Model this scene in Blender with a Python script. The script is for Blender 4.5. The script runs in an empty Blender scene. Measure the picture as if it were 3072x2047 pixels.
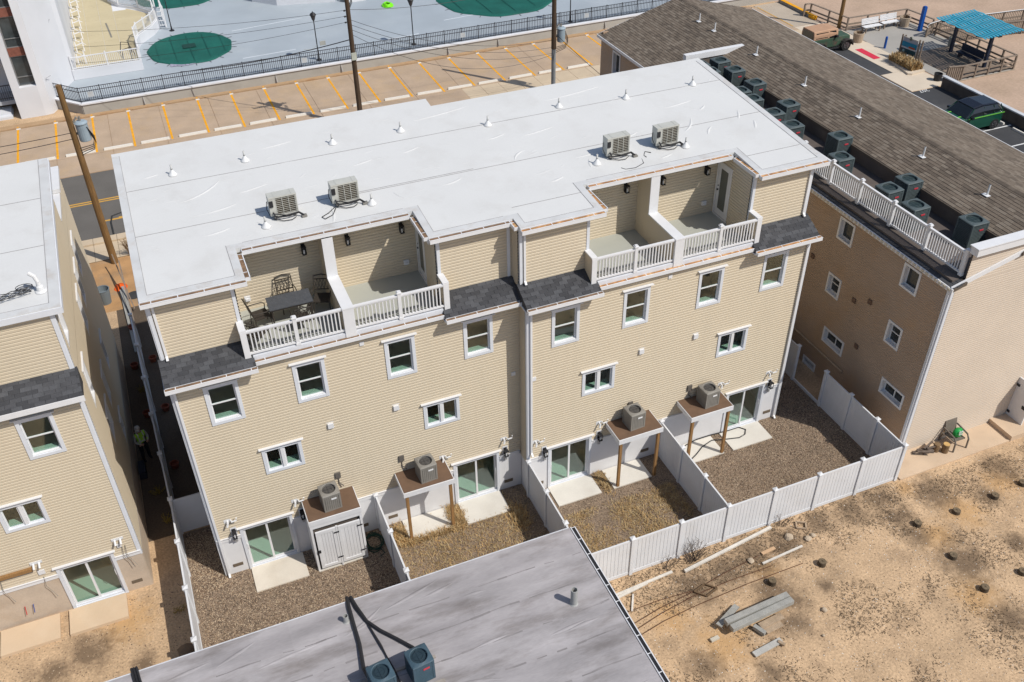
import bpy, math, random
from mathutils import Vector, Matrix
random.seed(11)
SC = bpy.context.scene
COL = SC.collection
# ------------------------------------------------------------------ camera
cam_d = bpy.data.cameras.new('camera')
cam = bpy.data.objects.new('camera', cam_d)
COL.objects.link(cam)
_y, _p, _r = 0.3802, -0.657, -0.0188
_f = Vector((math.sin(_y) * math.cos(_p), math.cos(_y) * math.cos(_p), math.sin(_p)))
_rt = Vector((math.cos(_y), -math.sin(_y), 0)); _up = _rt.cross(_f)
_R = math.cos(_r) * _rt + math.sin(_r) * _up
_U = math.cos(_r) * _up - math.sin(_r) * _rt
cam.matrix_world = Matrix(((_R.x, _U.x, -_f.x, 1.4575), (_R.y, _U.y, -_f.y, -23.1997), (_R.z, _U.z, -_f.z, 26.1478), (0, 0, 0, 1)))
cam_d.sensor_width = 36; cam_d.lens = 2842.5 / 3072 * 36
cam_d.clip_start = 0.5; cam_d.clip_end = 2000
SC.camera = cam
# ------------------------------------------------------------------ world, sun, exposure
W = bpy.data.worlds.new('World'); SC.world = W; W.use_nodes = True
nt = W.node_tree
sky = nt.nodes.new('ShaderNodeTexSky'); sky.sky_type = 'NISHITA'; sky.sun_disc = False
sky.sun_elevation = math.radians(50); sky.sun_rotation = math.radians(140.6)
bg = nt.nodes['Background']; bg.inputs['Strength'].default_value = 0.10
nt.links.new(sky.outputs[0], bg.inputs[0])
sun_d = bpy.data.lights.new('sun', 'SUN'); sun_d.energy = 3.85; sun_d.angle = math.radians(0.5); sun_d.color = (1.0, 0.955, 0.88)
sun = bpy.data.objects.new('sun', sun_d); COL.objects.link(sun); sun.location = (30, -30, 60)
_e = math.radians(50)
sun.rotation_euler = Vector((-0.635 * math.cos(_e), 0.773 * math.cos(_e), -math.sin(_e))).to_track_quat('-Z', 'Y').to_euler()
SC.view_settings.view_transform = 'Standard'; SC.view_settings.look = 'None'
SC.view_settings.exposure = 0.0; SC.view_settings.gamma = 1.0
SC.view_settings.use_curve_mapping = False
# ------------------------------------------------------------------ materials
MT = {}
def mat(name, col, rough=0.6, var=0.10, scale=2.0, metal=0.0, bump=0.0, bscale=30.0, spec=0.3, stain=None, stain_scale=1.0, stain_amt=0.5, stretch=None, fine=0.0, fscale=60):
    if name in MT: return MT[name]
    m = bpy.data.materials.new(name); m.use_nodes = True
    n = m.node_tree.nodes; l = m.node_tree.links
    b = n['Principled BSDF']
    b.inputs['Roughness'].default_value = rough; b.inputs['Metallic'].default_value = metal
    b.inputs['Specular IOR Level'].default_value = spec
    g = n.new('ShaderNodeNewGeometry'); vec = g.outputs['Position']
    if stretch:
        mp = n.new('ShaderNodeMapping'); mp.inputs['Scale'].default_value = stretch
        l.new(vec, mp.inputs['Vector']); vec = mp.outputs[0]
    t = n.new('ShaderNodeTexNoise'); t.inputs['Scale'].default_value = scale; t.inputs['Detail'].default_value = 5
    l.new(vec, t.inputs['Vector'])
    r = n.new('ShaderNodeMapRange'); r.inputs[1].default_value = 0.3; r.inputs[2].default_value = 0.7
    r.inputs[3].default_value = 1 - var; r.inputs[4].default_value = 1 + var
    l.new(t.outputs['Fac'], r.inputs[0])
    mx = n.new('ShaderNodeVectorMath'); mx.operation = 'SCALE'
    src = None
    if stain:
        t2 = n.new('ShaderNodeTexNoise'); t2.inputs['Scale'].default_value = stain_scale; t2.inputs['Detail'].default_value = 6
        t2.inputs['Roughness'].default_value = 0.65
        l.new(vec, t2.inputs['Vector'])
        cr = n.new('ShaderNodeMapRange'); cr.inputs[1].default_value = 0.5; cr.inputs[2].default_value = 0.72
        cr.inputs[3].default_value = 0; cr.inputs[4].default_value = stain_amt
        l.new(t2.outputs['Fac'], cr.inputs[0])
        mm = n.new('ShaderNodeMix'); mm.data_type = 'RGBA'
        mm.inputs['A'].default_value = (*col, 1); mm.inputs['B'].default_value = (*stain, 1)
        l.new(cr.outputs[0], mm.inputs['Factor']); src = mm.outputs['Result']
    else:
        c = n.new('ShaderNodeRGB'); c.outputs[0].default_value = (*col, 1); src = c.outputs[0]
    l.new(src, mx.inputs[0]); l.new(r.outputs[0], mx.inputs['Scale'])
    out = mx.outputs[0]
    if fine > 0:
        t3 = n.new('ShaderNodeTexNoise'); t3.inputs['Scale'].default_value = fscale; t3.inputs['Detail'].default_value = 3
        l.new(vec, t3.inputs['Vector'])
        r3 = n.new('ShaderNodeMapRange'); r3.inputs[1].default_value = 0.3; r3.inputs[2].default_value = 0.7
        r3.inputs[3].default_value = 1 - fine; r3.inputs[4].default_value = 1 + fine
        l.new(t3.outputs['Fac'], r3.inputs[0])
        m3 = n.new('ShaderNodeVectorMath'); m3.operation = 'SCALE'
        l.new(out, m3.inputs[0]); l.new(r3.outputs[0], m3.inputs['Scale']); out = m3.outputs[0]
    l.new(out, b.inputs['Base Color'])
    if bump > 0:
        tb = n.new('ShaderNodeTexNoise'); tb.inputs['Scale'].default_value = bscale; tb.inputs['Detail'].default_value = 4
        l.new(vec, tb.inputs['Vector'])
        bp = n.new('ShaderNodeBump'); bp.inputs['Strength'].default_value = bump; bp.inputs['Distance'].default_value = 0.03
        l.new(tb.outputs['Fac'], bp.inputs['Height']); l.new(bp.outputs[0], b.inputs['Normal'])
    MT[name] = m
    return m
def glass_mat(name, tint, refl=0.10):
    m = bpy.data.materials.new(name); m.use_nodes = True
    n = m.node_tree.nodes; l = m.node_tree.links
    n.remove(n['Principled BSDF'])
    tr = n.new('ShaderNodeBsdfTransparent'); tr.inputs[0].default_value = (*tint, 1)
    gl = n.new('ShaderNodeBsdfGlossy'); gl.inputs['Roughness'].default_value = 0.03; gl.inputs['Color'].default_value = (0.9, 0.95, 0.95, 1)
    fr = n.new('ShaderNodeLayerWeight'); fr.inputs['Blend'].default_value = 0.5
    pw = n.new('ShaderNodeMath'); pw.operation = 'POWER'; pw.inputs[1].default_value = 4; l.new(fr.outputs['Facing'], pw.inputs[0])
    mr = n.new('ShaderNodeMath'); mr.operation = 'MULTIPLY_ADD'; mr.inputs[1].default_value = 0.8; mr.inputs[2].default_value = refl * 0.35
    l.new(pw.outputs[0], mr.inputs[0])
    mx = n.new('ShaderNodeMixShader'); l.new(mr.outputs[0], mx.inputs[0]); l.new(tr.outputs[0], mx.inputs[1]); l.new(gl.outputs[0], mx.inputs[2])
    l.new(mx.outputs[0], n['Material Output'].inputs[0]); MT[name] = m
    return m
WHITE = mat('white_vinyl', (0.72, 0.72, 0.73), 0.45, 0.03, 3)
TRIM = mat('white_trim', (0.66, 0.68, 0.72), 0.45, 0.03, 3)
FENCEW = mat('fence_vinyl', (0.68, 0.69, 0.71), 0.5, 0.04, 1.5, stain=(0.55, 0.53, 0.5), stain_scale=0.9, stain_amt=0.25)
SIDING = mat('beige_siding', (0.60, 0.515, 0.385), 0.55, 0.035, 0.8, stretch=(2.5, 2.5, .3), stain=(.50, .42, .31), stain_scale=.8, stain_amt=.4)
BSIDING = mat('tan_siding', (0.40, 0.295, 0.215), 0.6, 0.06, 0.8, stain=(0.44, 0.27, 0.14), stain_scale=0.35, stain_amt=0.6)
PSIDING = mat('pinkish_siding', (0.60, 0.51, 0.415), 0.6, 0.05, 0.6)
TPO = mat('white_roof_membrane', (0.645, 0.645, 0.635), 0.55, 0.025, 0.5, bump=0.05, bscale=2.5, stain=(0.56, 0.55, 0.53), stain_scale=0.9, stain_amt=0.5, fine=0.02, fscale=25)
TPOE = mat('roof_membrane_edge', (0.585, 0.59, 0.59), 0.5, 0.07, 1.5, stain=(0.43, 0.37, 0.31), stain_scale=1.6, stain_amt=0.55)
SEAM = mat('roof_seam', (0.30, 0.29, 0.29), 0.7, 0.15, 3)
SHA = mat('charcoal_shingle', (0.066, 0.067, 0.073), 0.9, 0.12, 3, fine=0.25, fscale=80)
SHB = mat('slate_shingle', (0.078, 0.080, 0.087), 0.9, 0.12, 3, fine=0.25, fscale=80)
SHC = mat('dark_shingle', (0.050, 0.051, 0.056), 0.9, 0.12, 3, fine=0.25, fscale=80)
BRA = mat('brown_shingle', (0.165, 0.132, 0.102), 0.95, 0.10, 1, fine=0.22, fscale=45)
BRB = mat('light_brown_shingle', (0.20, 0.165, 0.13), 0.95, 0.10, 1, fine=0.22, fscale=45)
BRC = mat('dark_brown_shingle', (0.125, 0.10, 0.078), 0.95, 0.10, 1, fine=0.22, fscale=45)
GUTIN = mat('gutter_debris', (0.40, 0.20, 0.08), 0.7, 0.35, 6, stain=(0.72, 0.50, 0.26), stain_scale=5, stain_amt=0.9)
FOUND = mat('white_foundation', (0.70, 0.70, 0.71), 0.7, 0.04, 1.5)
RAWC = mat('raw_foundation', (0.52, 0.43, 0.34), 0.85, 0.08, 1.5, stain=(0.42, 0.30, 0.19), stain_scale=1.1, stain_amt=0.5, fine=0.06, fscale=30)
PAD = mat('patio_concrete', (0.66, 0.60, 0.51), 0.85, 0.05, 1.2, stain=(0.54, 0.46, 0.36), stain_scale=0.9, stain_amt=0.4, fine=0.04, fscale=40)
GLASS = glass_mat('window_glass', (0.86, 0.95, 0.915), .26)
GLASS2 = glass_mat('dark_glass', (0.35, 0.45, 0.42))
ROOMF = mat('room_floor', (0.46, 0.56, 0.49), 0.6, 0.05, 2)
ROOMW = mat('room_wall', (0.22, 0.215, 0.20), 0.8, 0.05, 2)
BLACK = mat('black_metal', (0.025, 0.025, 0.028), 0.45, 0.1, 5)
RAILB = mat('bronze_black_rail', (0.035, 0.037, 0.045), 0.5, 0.1, 5)
BRONZE = mat('bronze_furniture', (0.05, 0.042, 0.035), 0.45, 0.1, 6)
SLATE = mat('table_slate', (0.085, 0.09, 0.10), 0.5, 0.1, 8)
GREYAC = mat('grey_ac_metal', (0.24, 0.225, 0.20), 0.5, 0.08, 4)
GREYACD = mat('dark_ac_louver', (0.09, 0.085, 0.08), 0.5, 0.08, 4)
GREENAC = mat('green_grey_ac_metal', (0.085, 0.108, 0.112), 0.5, 0.1, 4)
GREENACD = mat('green_grey_ac_louver', (0.035, 0.055, 0.058), 0.5, 0.1, 4)
BLUEAC = mat('blue_grey_ac_metal', (0.055, 0.095, 0.125), 0.5, 0.1, 4)
BLUEACD = mat('blue_grey_ac_louver', (0.025, 0.045, 0.06), 0.5, 0.1, 4)
FANM = mat('fan_steel', (0.30, 0.30, 0.31), 0.35, 0.1, 4, metal=.4)
FAN = mat('fan_dark', (0.03, 0.032, 0.034), 0.4, 0.1, 4)
CREAMAC = mat('cream_ac_metal', (0.50, 0.50, 0.46), 0.5, 0.05, 4)
COIL = mat('ac_coil', (0.085, 0.068, 0.045), 0.6, 0.2, 20)
GUTD = mat('gutter_brown_shaded', (0.20, 0.125, 0.075), 0.8, 0.3, 6, stain=(0.36, 0.22, 0.12), stain_scale=5, stain_amt=0.7)  # brown lining of the left gutters, darkened: their inner shadow is in the colour
DECKG = mat('deck_coating', (0.40, 0.41, 0.37), 0.75, 0.04, 1, stain=(0.34, 0.34, 0.32), stain_scale=1, stain_amt=0.4)
PLATB = mat('brown_platform_board', (0.155, 0.095, 0.06), 0.8, 0.12, 3)
POSTW = mat('treated_post', (0.30, 0.165, 0.065), 0.8, 0.2, 3, stretch=(8, 8, 1))
RED = mat('red_decal', (0.55, 0.05, 0.07), 0.5, 0.05, 5)
LABELW = mat('white_decal', (0.75, 0.75, 0.75), 0.5, 0.03, 5)
VENTB = mat('vent_grille', (0.16, 0.125, 0.09), 0.7, 0.1, 8)
PIPEW = mat('white_pvc', (0.70, 0.70, 0.70), 0.4, 0.03, 4)
# ------------------------------------------------------------------ mesh builder
WL = {}
SPLIT = {'corner_board', 'foundation_panel', 'water_table_board', 'parapet_cap', 'side_wall', 'siding', 'fascia', 'hinge', 'membrane_edge', 'roof_seam', 'street_wall', 'front_siding', 'foundation_wall', 'edge_trim', 'door_hardware', 'wall_vent', 'insulator', 'rim_joist', 'window_pillar', 'stripe', 'bumper', 'running_board', 'balcony_slab', 'rear_wall', 'roof_deck', 'room_floor', 'fender', 'eave_trim', 'wall_cap', 'rail', 'bar', 'edge_trim', 'core_panel', 'handrail', 'wall'}
class MB:
    def __init__(s): s.v = []; s.f = []; s.m = []; s.ms = []; s.g = []; s.gi = 0; s.hold = False
    def mi(s, m):
        if m is None: return 0
        if m not in s.ms: s.ms.append(m)
        return s.ms.index(m)
    def face(s, pts, m=None):
        i = len(s.v); s.v += [tuple(p) for p in pts]; s.f.append(tuple(range(i, i + len(pts)))); s.m.append(s.mi(m)); s.g.append(s.gi)
    def raw(s, vs, fs, m=None):
        i = len(s.v); s.v += [tuple(p) for p in vs]; k = s.mi(m)
        if not s.hold: s.gi += 1
        for f in fs: s.f.append(tuple(a + i for a in f)); s.m.append(k); s.g.append(s.gi)
    def box(s, x0, x1, y0, y1, z0, z1, m=None):
        if x0 > x1: x0, x1 = x1, x0
        if y0 > y1: y0, y1 = y1, y0
        if z0 > z1: z0, z1 = z1, z0
        s.raw([(x0, y0, z0), (x1, y0, z0), (x1, y1, z0), (x0, y1, z0), (x0, y0, z1), (x1, y0, z1), (x1, y1, z1), (x0, y1, z1)],
              [(0, 3, 2, 1), (4, 5, 6, 7), (0, 1, 5, 4), (1, 2, 6, 5), (2, 3, 7, 6), (3, 0, 4, 7)], m)
    def mbox(s, M, sx, sy, sz, m=None):
        a, b, c = sx / 2, sy / 2, sz / 2
        s.raw([M @ Vector(p) for p in ((-a, -b, -c), (a, -b, -c), (a, b, -c), (-a, b, -c), (-a, -b, c), (a, -b, c), (a, b, c), (-a, b, c))],
              [(0, 3, 2, 1), (4, 5, 6, 7), (0, 1, 5, 4), (1, 2, 6, 5), (2, 3, 7, 6), (3, 0, 4, 7)], m)
    def bar(s, p0, p1, w, h, m=None, up=(0, 0, 1)):
        p0 = Vector(p0); p1 = Vector(p1); d = p1 - p0; L = d.length
        if L < 1e-6: return
        d.normalize(); u = Vector(up)
        if abs(d.dot(u)) > 0.98: u = Vector((0, 1, 0))
        sd = d.cross(u).normalized(); u = sd.cross(d)
        M = Matrix(((d.x, sd.x, u.x, (p0.x + p1.x) / 2), (d.y, sd.y, u.y, (p0.y + p1.y) / 2), (d.z, sd.z, u.z, (p0.z + p1.z) / 2), (0, 0, 0, 1)))
        s.mbox(M, L, w, h, m)
    def cyl(s, p0, p1, r0, r1=None, n=10, m=None, cap=True):
        if r1 is None: r1 = r0
        p0 = Vector(p0); p1 = Vector(p1); d = (p1 - p0).normalized()
        a = d.orthogonal().normalized(); b = d.cross(a)
        vs = []
        for p, r in ((p0, r0), (p1, r1)):
            for k in range(n):
                t = 2 * math.pi * k / n; vs.append(p + (a * math.cos(t) + b * math.sin(t)) * r)
        fs = [(k, (k + 1) % n, n + (k + 1) % n, n + k) for k in range(n)]
        if cap: fs += [tuple(range(n - 1, -1, -1)), tuple(range(n, 2 * n))]
        s.raw(vs, fs, m)
    def tube(s, pts, r, n=6, m=None):
        pts = [Vector(p) for p in pts]; vs = []; fs = []
        for i, p in enumerate(pts):
            d = (pts[min(i + 1, len(pts) - 1)] - pts[max(i - 1, 0)]).normalized()
            u = Vector((0, 0, 1)) if abs(d.z) < 0.95 else Vector((1, 0, 0))
            a = d.cross(u).normalized(); b = d.cross(a)
            for k in range(n):
                t = 2 * math.pi * k / n; vs.append(p + (a * math.cos(t) + b * math.sin(t)) * r)
        for i in range(len(pts) - 1):
            for k in range(n): fs.append((i * n + k, i * n + (k + 1) % n, (i + 1) * n + (k + 1) % n, (i + 1) * n + k))
        fs += [tuple(range(n - 1, -1, -1)), tuple((len(pts) - 1) * n + k for k in range(n))]
        s.raw(vs, fs, m)
    def lathe(s, prof, c, n=14, m=None):
        vs = []; fs = []
        for r, z in prof:
            for k in range(n):
                t = 2 * math.pi * k / n; vs.append((c[0] + r * math.cos(t), c[1] + r * math.sin(t), c[2] + z))
        for i in range(len(prof) - 1):
            for k in range(n): fs.append((i * n + k, i * n + (k + 1) % n, (i + 1) * n + (k + 1) % n, (i + 1) * n + k))
        fs.append(tuple((len(prof) - 1) * n + k for k in range(n)))
        s.raw(vs, fs, m)
    def prism(s, pts, z0, z1, m=None):
        n = len(pts)
        s.raw([(p[0], p[1], z0) for p in pts] + [(p[0], p[1], z1) for p in pts],
              [tuple(range(n - 1, -1, -1)), tuple(range(n, 2 * n))] + [(k, (k + 1) % n, n + (k + 1) % n, n + k) for k in range(n)], m)
    def mesh(s, name, m=None, smooth=False, off=(0, 0, 0)):
        me = bpy.data.meshes.new(name)
        me.from_pydata([(v[0] - off[0], v[1] - off[1], v[2] - off[2]) for v in s.v], [], s.f)
        ms = list(s.ms) if s.ms else []
        if not ms: ms = [m or WHITE]
        elif m is not None and False: pass
        for q in ms: me.materials.append(q)
        if len(ms) > 1: me.polygons.foreach_set('material_index', s.m)
        if smooth:
            me.polygons.foreach_set('use_smooth', [True] * len(me.polygons))
        me.update()
        return me
    def build(s, name, m=None, parent=None, smooth=False, origin=None):
        if name in SPLIT and parent is not None and len(set(s.g)) > 1:
            r = None
            for g in sorted(set(s.g)):
                t = MB(); t.ms = list(s.ms)
                for f, mi, gg in zip(s.f, s.m, s.g):
                    if gg == g: i = len(t.v); t.v += [s.v[j] for j in f]; t.f.append(tuple(range(i, i + len(f)))); t.m.append(mi); t.g.append(0)
                o = t.build(name, m, parent, smooth, origin); r = r or o
            return r
        off = WL[parent.name] if parent is not None else (origin or (0, 0, 0))
        o = bpy.data.objects.new(name, s.mesh(name, m, smooth, off)); COL.objects.link(o)
        if parent is not None: o.parent = parent
        else: o.location = off
        WL[o.name] = tuple(off)
        return o
def tag(o, label=None, cat=None, group=None, kind=None):
    if label: o['label'] = label
    if cat: o['category'] = cat
    if group: o['group'] = group
    if kind: o['kind'] = kind
    return o
def thing(name, loc, label, cat, group=None):
    o = bpy.data.objects.new(name, None); COL.objects.link(o); o.location = loc
    o.empty_display_size = 0.2
    WL[o.name] = tuple(loc)
    return tag(o, label, cat, group)
def inst(name, me, loc, parent=None, rot=(0, 0, 0)):
    o = bpy.data.objects.new(name, me); COL.objects.link(o)
    if parent is not None:
        o.parent = parent; p = WL[parent.name]; o.location = (loc[0] - p[0], loc[1] - p[1], loc[2] - p[2])
        WL[o.name] = tuple(loc)
    else:
        o.location = loc; WL[o.name] = tuple(loc)
    o.rotation_euler = rot
    return o
def copy_tree(o, parent=None):
    c = o.copy(); COL.objects.link(c)
    if parent is not None: c.parent = parent
    for ch in list(o.children): copy_tree(ch, c)
    return c
def place(proto, first, loc, rz, label):
    o = proto if first else copy_tree(proto)
    o.location = loc; o.rotation_euler = (0, 0, rz); o['label'] = label
    return o
def one(mb, name, m, label, cat, group=None, smooth=False, origin=(0, 0, 0)):
    return tag(mb.build(name, m, None, smooth, origin), label, cat, group)
def struct(mb, name, m, smooth=False):
    return tag(mb.build(name, m, None, smooth), kind='structure')
# siding wall: P origin, U horizontal unit, N outward normal; each course has a flat face and a cove above it
def siding(mb, P, U, N, u0, u1, z0, z1, openings=(), h=0.108, d=0.036, m=None, cove=.36):
    P = Vector(P); U = Vector(U); N = Vector(N); mb.gi += 1
    q = lambda u, z, o: P + U * u + N * o + Vector((0, 0, z))
    z = z0
    while z < z1 - 1e-6:
        zl, zh = z, min(z + h, z1); z += h
        zc = zl + h * (1 - cove)
        cuts = {zl, zh}
        if zl < zc < zh: cuts.add(zc)
        for o in openings:
            for c in (o[2], o[3]):
                if zl < c < zh: cuts.add(c)
        cuts = sorted(cuts)
        pr = lambda zz: d if zz <= zc + 1e-7 else d * max(0, 1 - (zz - zc) / (h * cove))
        for za, zb in zip(cuts[:-1], cuts[1:]):
            zm = (za + zb) / 2
            bl = sorted((o[0], o[1]) for o in openings if o[2] < zm < o[3]); cur = u0; spans = []
            for a, b in bl:
                if a > cur: spans.append((cur, min(a, u1)))
                cur = max(cur, b)
            if cur < u1: spans.append((cur, u1))
            for a, b in spans:
                mb.face([q(a, za, pr(za)), q(b, za, pr(za)), q(b, zb, pr(zb)), q(a, zb, pr(zb))], m)
                if abs(za - zl) < 1e-6: mb.face([q(a, za, 0), q(b, za, 0), q(b, za, d), q(a, za, d)], m)
# ------------------------------------------------------------------ ground structure
GROUND = mat('sandy_dirt', (0.52, 0.365, 0.225), 0.95, 0.14, 0.8, stain=(0.24, 0.165, 0.105), stain_scale=0.9, stain_amt=0.6, bump=0.6, bscale=9, fine=0.22, fscale=14)
DARKP = [(24.84, -6.5, .9), (22.91, -6.9, .7), (22.83, -7.89, .6), (23.57, -9.33, 1.0), (28.09, -6.51, .8), (26.54, -7.38, .5), (22.8, -5.93, .8), (21.5, -6.02, .7), (16.98, -6.37, .9), (18.42, -6.29, .8), (15.86, -6.57, .9), (14.5, -6.7, .9), (16.84, -7.78, .8), (17.18, -8.44, .6), (23.18, -11.8, .7), (16.68, -9.15, .6), (15.0, -10.45, .5), (18.56, -8.39, .3), (13.24, -9.43, .6), (20.07, -6.0, .6), (25.83, -9.46, .5), (-4.5, -1.3, .8), (-5.72, -1.76, .6), (-2.95, -2.4, .4)]
ORANP = [(24.07, -5.92, .4), (25.2, -7.58, .8), (23.48, -8.17, .7), (22.9, -10.7, .8), (27.58, -7.03, .7), (14.2, -9.0, .9), (17.08, -7.1, .5), (13.2, -7.4, .7), (-3.4, -.6, .9), (-6, -3.2, .8)]
def ground_extra(m):
    # dark weedy patches and orange sand, each with its own ragged outline
    n = m.node_tree.nodes; l = m.node_tree.links; bs = n['Principled BSDF']
    cur = bs.inputs['Base Color'].links[0].from_socket
    g = n.new('ShaderNodeNewGeometry')
    t = n.new('ShaderNodeTexNoise'); t.inputs['Scale'].default_value = 2.2; t.inputs['Detail'].default_value = 9; t.inputs['Roughness'].default_value = .75
    l.new(g.outputs['Position'], t.inputs['Vector'])
    for lst, col, amt in ((ORANP, (.50, .30, .13, 1), .7), (DARKP, (.135, .092, .058, 1), .82)):
        acc = None
        for x, y, r in lst:
            d = n.new('ShaderNodeVectorMath'); d.operation = 'DISTANCE'; d.inputs[1].default_value = (x, y, 0); l.new(g.outputs['Position'], d.inputs[0])
            k = n.new('ShaderNodeMath'); k.operation = 'DIVIDE'; k.inputs[1].default_value = r; l.new(d.outputs['Value'], k.inputs[0])
            if acc is None: acc = k.outputs[0]
            else:
                mn_ = n.new('ShaderNodeMath'); mn_.operation = 'MINIMUM'; l.new(acc, mn_.inputs[0]); l.new(k.outputs[0], mn_.inputs[1]); acc = mn_.outputs[0]
        ad = n.new('ShaderNodeMath'); ad.operation = 'MULTIPLY_ADD'; ad.inputs[1].default_value = 3.2; l.new(t.outputs['Fac'], ad.inputs[0]); l.new(acc, ad.inputs[2])
        r_ = n.new('ShaderNodeMapRange'); r_.inputs[1].default_value = 2.9; r_.inputs[2].default_value = 1.9; r_.inputs[3].default_value = 0; r_.inputs[4].default_value = amt
        l.new(ad.outputs[0], r_.inputs[0])
        mx = n.new('ShaderNodeMix'); mx.data_type = 'RGBA'; mx.inputs['B'].default_value = col
        l.new(cur, mx.inputs['A']); l.new(r_.outputs[0], mx.inputs['Factor']); cur = mx.outputs['Result']
    l.new(cur, bs.inputs['Base Color'])
ground_extra(GROUND)
ASPH = mat('street_asphalt', (0.135, 0.125, 0.113), 0.9, 0.08, 0.7, stain=(0.14, 0.13, 0.12), stain_scale=0.5, stain_amt=0.6, fine=0.12, fscale=30)
ASPD = mat('dark_asphalt', (0.055, 0.056, 0.06), 0.85, 0.10, 0.6, stain=(0.10, 0.10, 0.10), stain_scale=0.4, stain_amt=0.6, fine=0.1, fscale=25)
PARKC = mat('parking_concrete', (0.44, 0.33, 0.235), 0.9, 0.09, 0.7, stain=(0.50, 0.35, 0.20), stain_scale=0.45, stain_amt=0.55, fine=0.07, fscale=20)
RUST = mat('rust_stained_concrete', (0.43, 0.29, 0.17), 0.9, 0.15, 0.9, stain=(0.28, 0.14, 0.06), stain_scale=0.9, stain_amt=0.9, fine=0.1)
SIDEW = mat('tan_sidewalk', (0.56, 0.45, 0.32), 0.9, 0.07, 0.8, fine=0.06, fscale=25)
PAVE = mat('cream_paving', (0.62, 0.53, 0.42), 0.85, 0.06, 0.7, fine=0.05)
PLAZA = mat('grey_plaza', (0.36, 0.34, 0.31), 0.9, 0.06, 0.5, fine=0.06)
SAND = mat('beach_sand', (0.47, 0.34, 0.25), 0.95, 0.10, 0.4, stain=(0.36, 0.26, 0.18), stain_scale=0.3, stain_amt=0.6, bump=0.3, bscale=2, fine=0.1, fscale=6)
POOLD = mat('pool_deck_blue_grey', (0.36, 0.405, 0.445), 0.6, 0.06, 0.35, stain=(0.42, 0.46, 0.49), stain_scale=0.3, stain_amt=0.6)
YEL = mat('yellow_paint', (0.80, 0.36, 0.008), 0.7, 0.12, 3, stain=(0.55, 0.36, 0.12), stain_scale=4, stain_amt=0.5)
YELD = mat('worn_yellow_paint', (0.62, 0.34, 0.06), 0.75, 0.15, 3, stain=(0.3, 0.2, 0.1), stain_scale=3, stain_amt=0.6)
ROADW = mat('white_paint', (0.72, 0.72, 0.72), 0.6, 0.06, 3)
STOPW = mat('white_concrete_stop', (0.72, 0.69, 0.63), 0.8, 0.07, 3, stain=(0.5, 0.46, 0.4), stain_scale=3, stain_amt=0.4)
GRAV = mat('brown_gravel', (0.235, 0.175, 0.125), 0.95, 0.15, 1.2, bump=1.0, bscale=35, fine=0.45, fscale=22)
b = MB(); b.box(-300, 500, -200, 700, -0.6, 0.0); struct(b, 'ground', GROUND)
b = MB(); b.box(51.75, 400, 24.0, 44.5, 0.0, 0.004); b.box(51.75, 400, -60, 23.99, 0.0, 0.004); b.box(49.6, 400, 44.51, 300, 0, .004); struct(b, 'beach_sand', SAND)
b = MB()
for x0, x1, y0, y1 in ((-1.2, 5.44, -5.6, -0.0), (5.48, 10.98, -5.6, 0.0), (11.02, 16.45, -5.35, -0.58), (16.49, 23.95, -5.35, -0.58), (21.95, 23.95, -0.57, 5.0), (-1.2, 0.0, 0.01, 2.5)):
    b.box(x0, x1, y0, y1, 0, 0.012)
struct(b, 'yard_gravel', GRAV)
b = MB(); b.box(-120, 49.0, 25.2, 33.35, 0, 0.008); struct(b, 'street', ASPH)
b = MB(); b.box(-120, 46, 29.42, 29.54, 0.008, 0.012); b.box(-120, 46, 29.66, 29.78, 0.008, 0.012); struct(b, 'yellow_centre_line', YELD)
b = MB(); b.box(-2.6, -1.2, 27.05, 27.2, 0.008, 0.011); b.box(-1.55, -0.9, 27.15, 27.3, 0.008, 0.0115); struct(b, 'worn_road_marking', YELD)
b = MB()
b.tube([(-1.95, 25.4, 0.009), (-2.0, 26.8, 0.009), (-1.9, 27.5, 0.009), (-1.4, 27.7, 0.009), (-0.3, 27.8, 0.009)], 0.05, 6); struct(b, 'tar_patch_line', mat('tar', (0.03, 0.03, 0.03), 0.6))
b = MB(); b.box(-120, 49.0, 33.36, 42.6, -0.05, 0.005)
pk = struct(b, 'parking_lot', RUST)
# concrete slabs of the parking lot, one by one, with recessed joints
xs = -14.0; widths = [3.28] * 16
def slab_piece(x0, x1, y0, y1, m, par, name='slab', zt=0.03):
    q = MB(); q.box(x0, x1, y0, y1, 0.006, zt, m); return q.build(name, m, par)
xx = -14.35
while xx < 49:
    slab_piece(xx + 0.012, xx + 3.27, 35.98, 41.75, PARKC, pk)
    if xx > 20.8: pass
    else: slab_piece(xx + 0.012, xx + 3.27, 33.4, 35.95, PARKC, pk)
    xx += 3.28
xx = 21.7
while xx < 49:
    slab_piece(xx + 0.01, xx + 1.34, 34.55, 35.95, SIDEW, pk, 'sidewalk_flag'); slab_piece(xx + .01, xx + 1.34, 33.4, 34.53, SIDEW, pk, 'sidewalk_flag'); xx += 1.35
b = MB(); b.box(-14, 49, 41.78, 41.98, 0.006, 0.10); b2 = b.build('curb', RUST, pk)
for k in range(19):
    x = -6.72 + 2.268 * k
    q = MB(); q.box(x - 0.065, x + 0.065, 36.0 + (0.12 if k % 3 else 0), 41.78, 0.03, 0.034); q.build('stall_line', YEL, pk)
    q = MB(); q.box(x - 0.1, x + 0.16, 41.62, 41.8, 0.034, 0.06); q.build('stall_block', STOPW, pk)
    q = MB(); q.box(x - 0.055, x + 0.055, 41.79, 41.97, 0.10, 0.104); q.build('curb_paint', YEL, pk)
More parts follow.
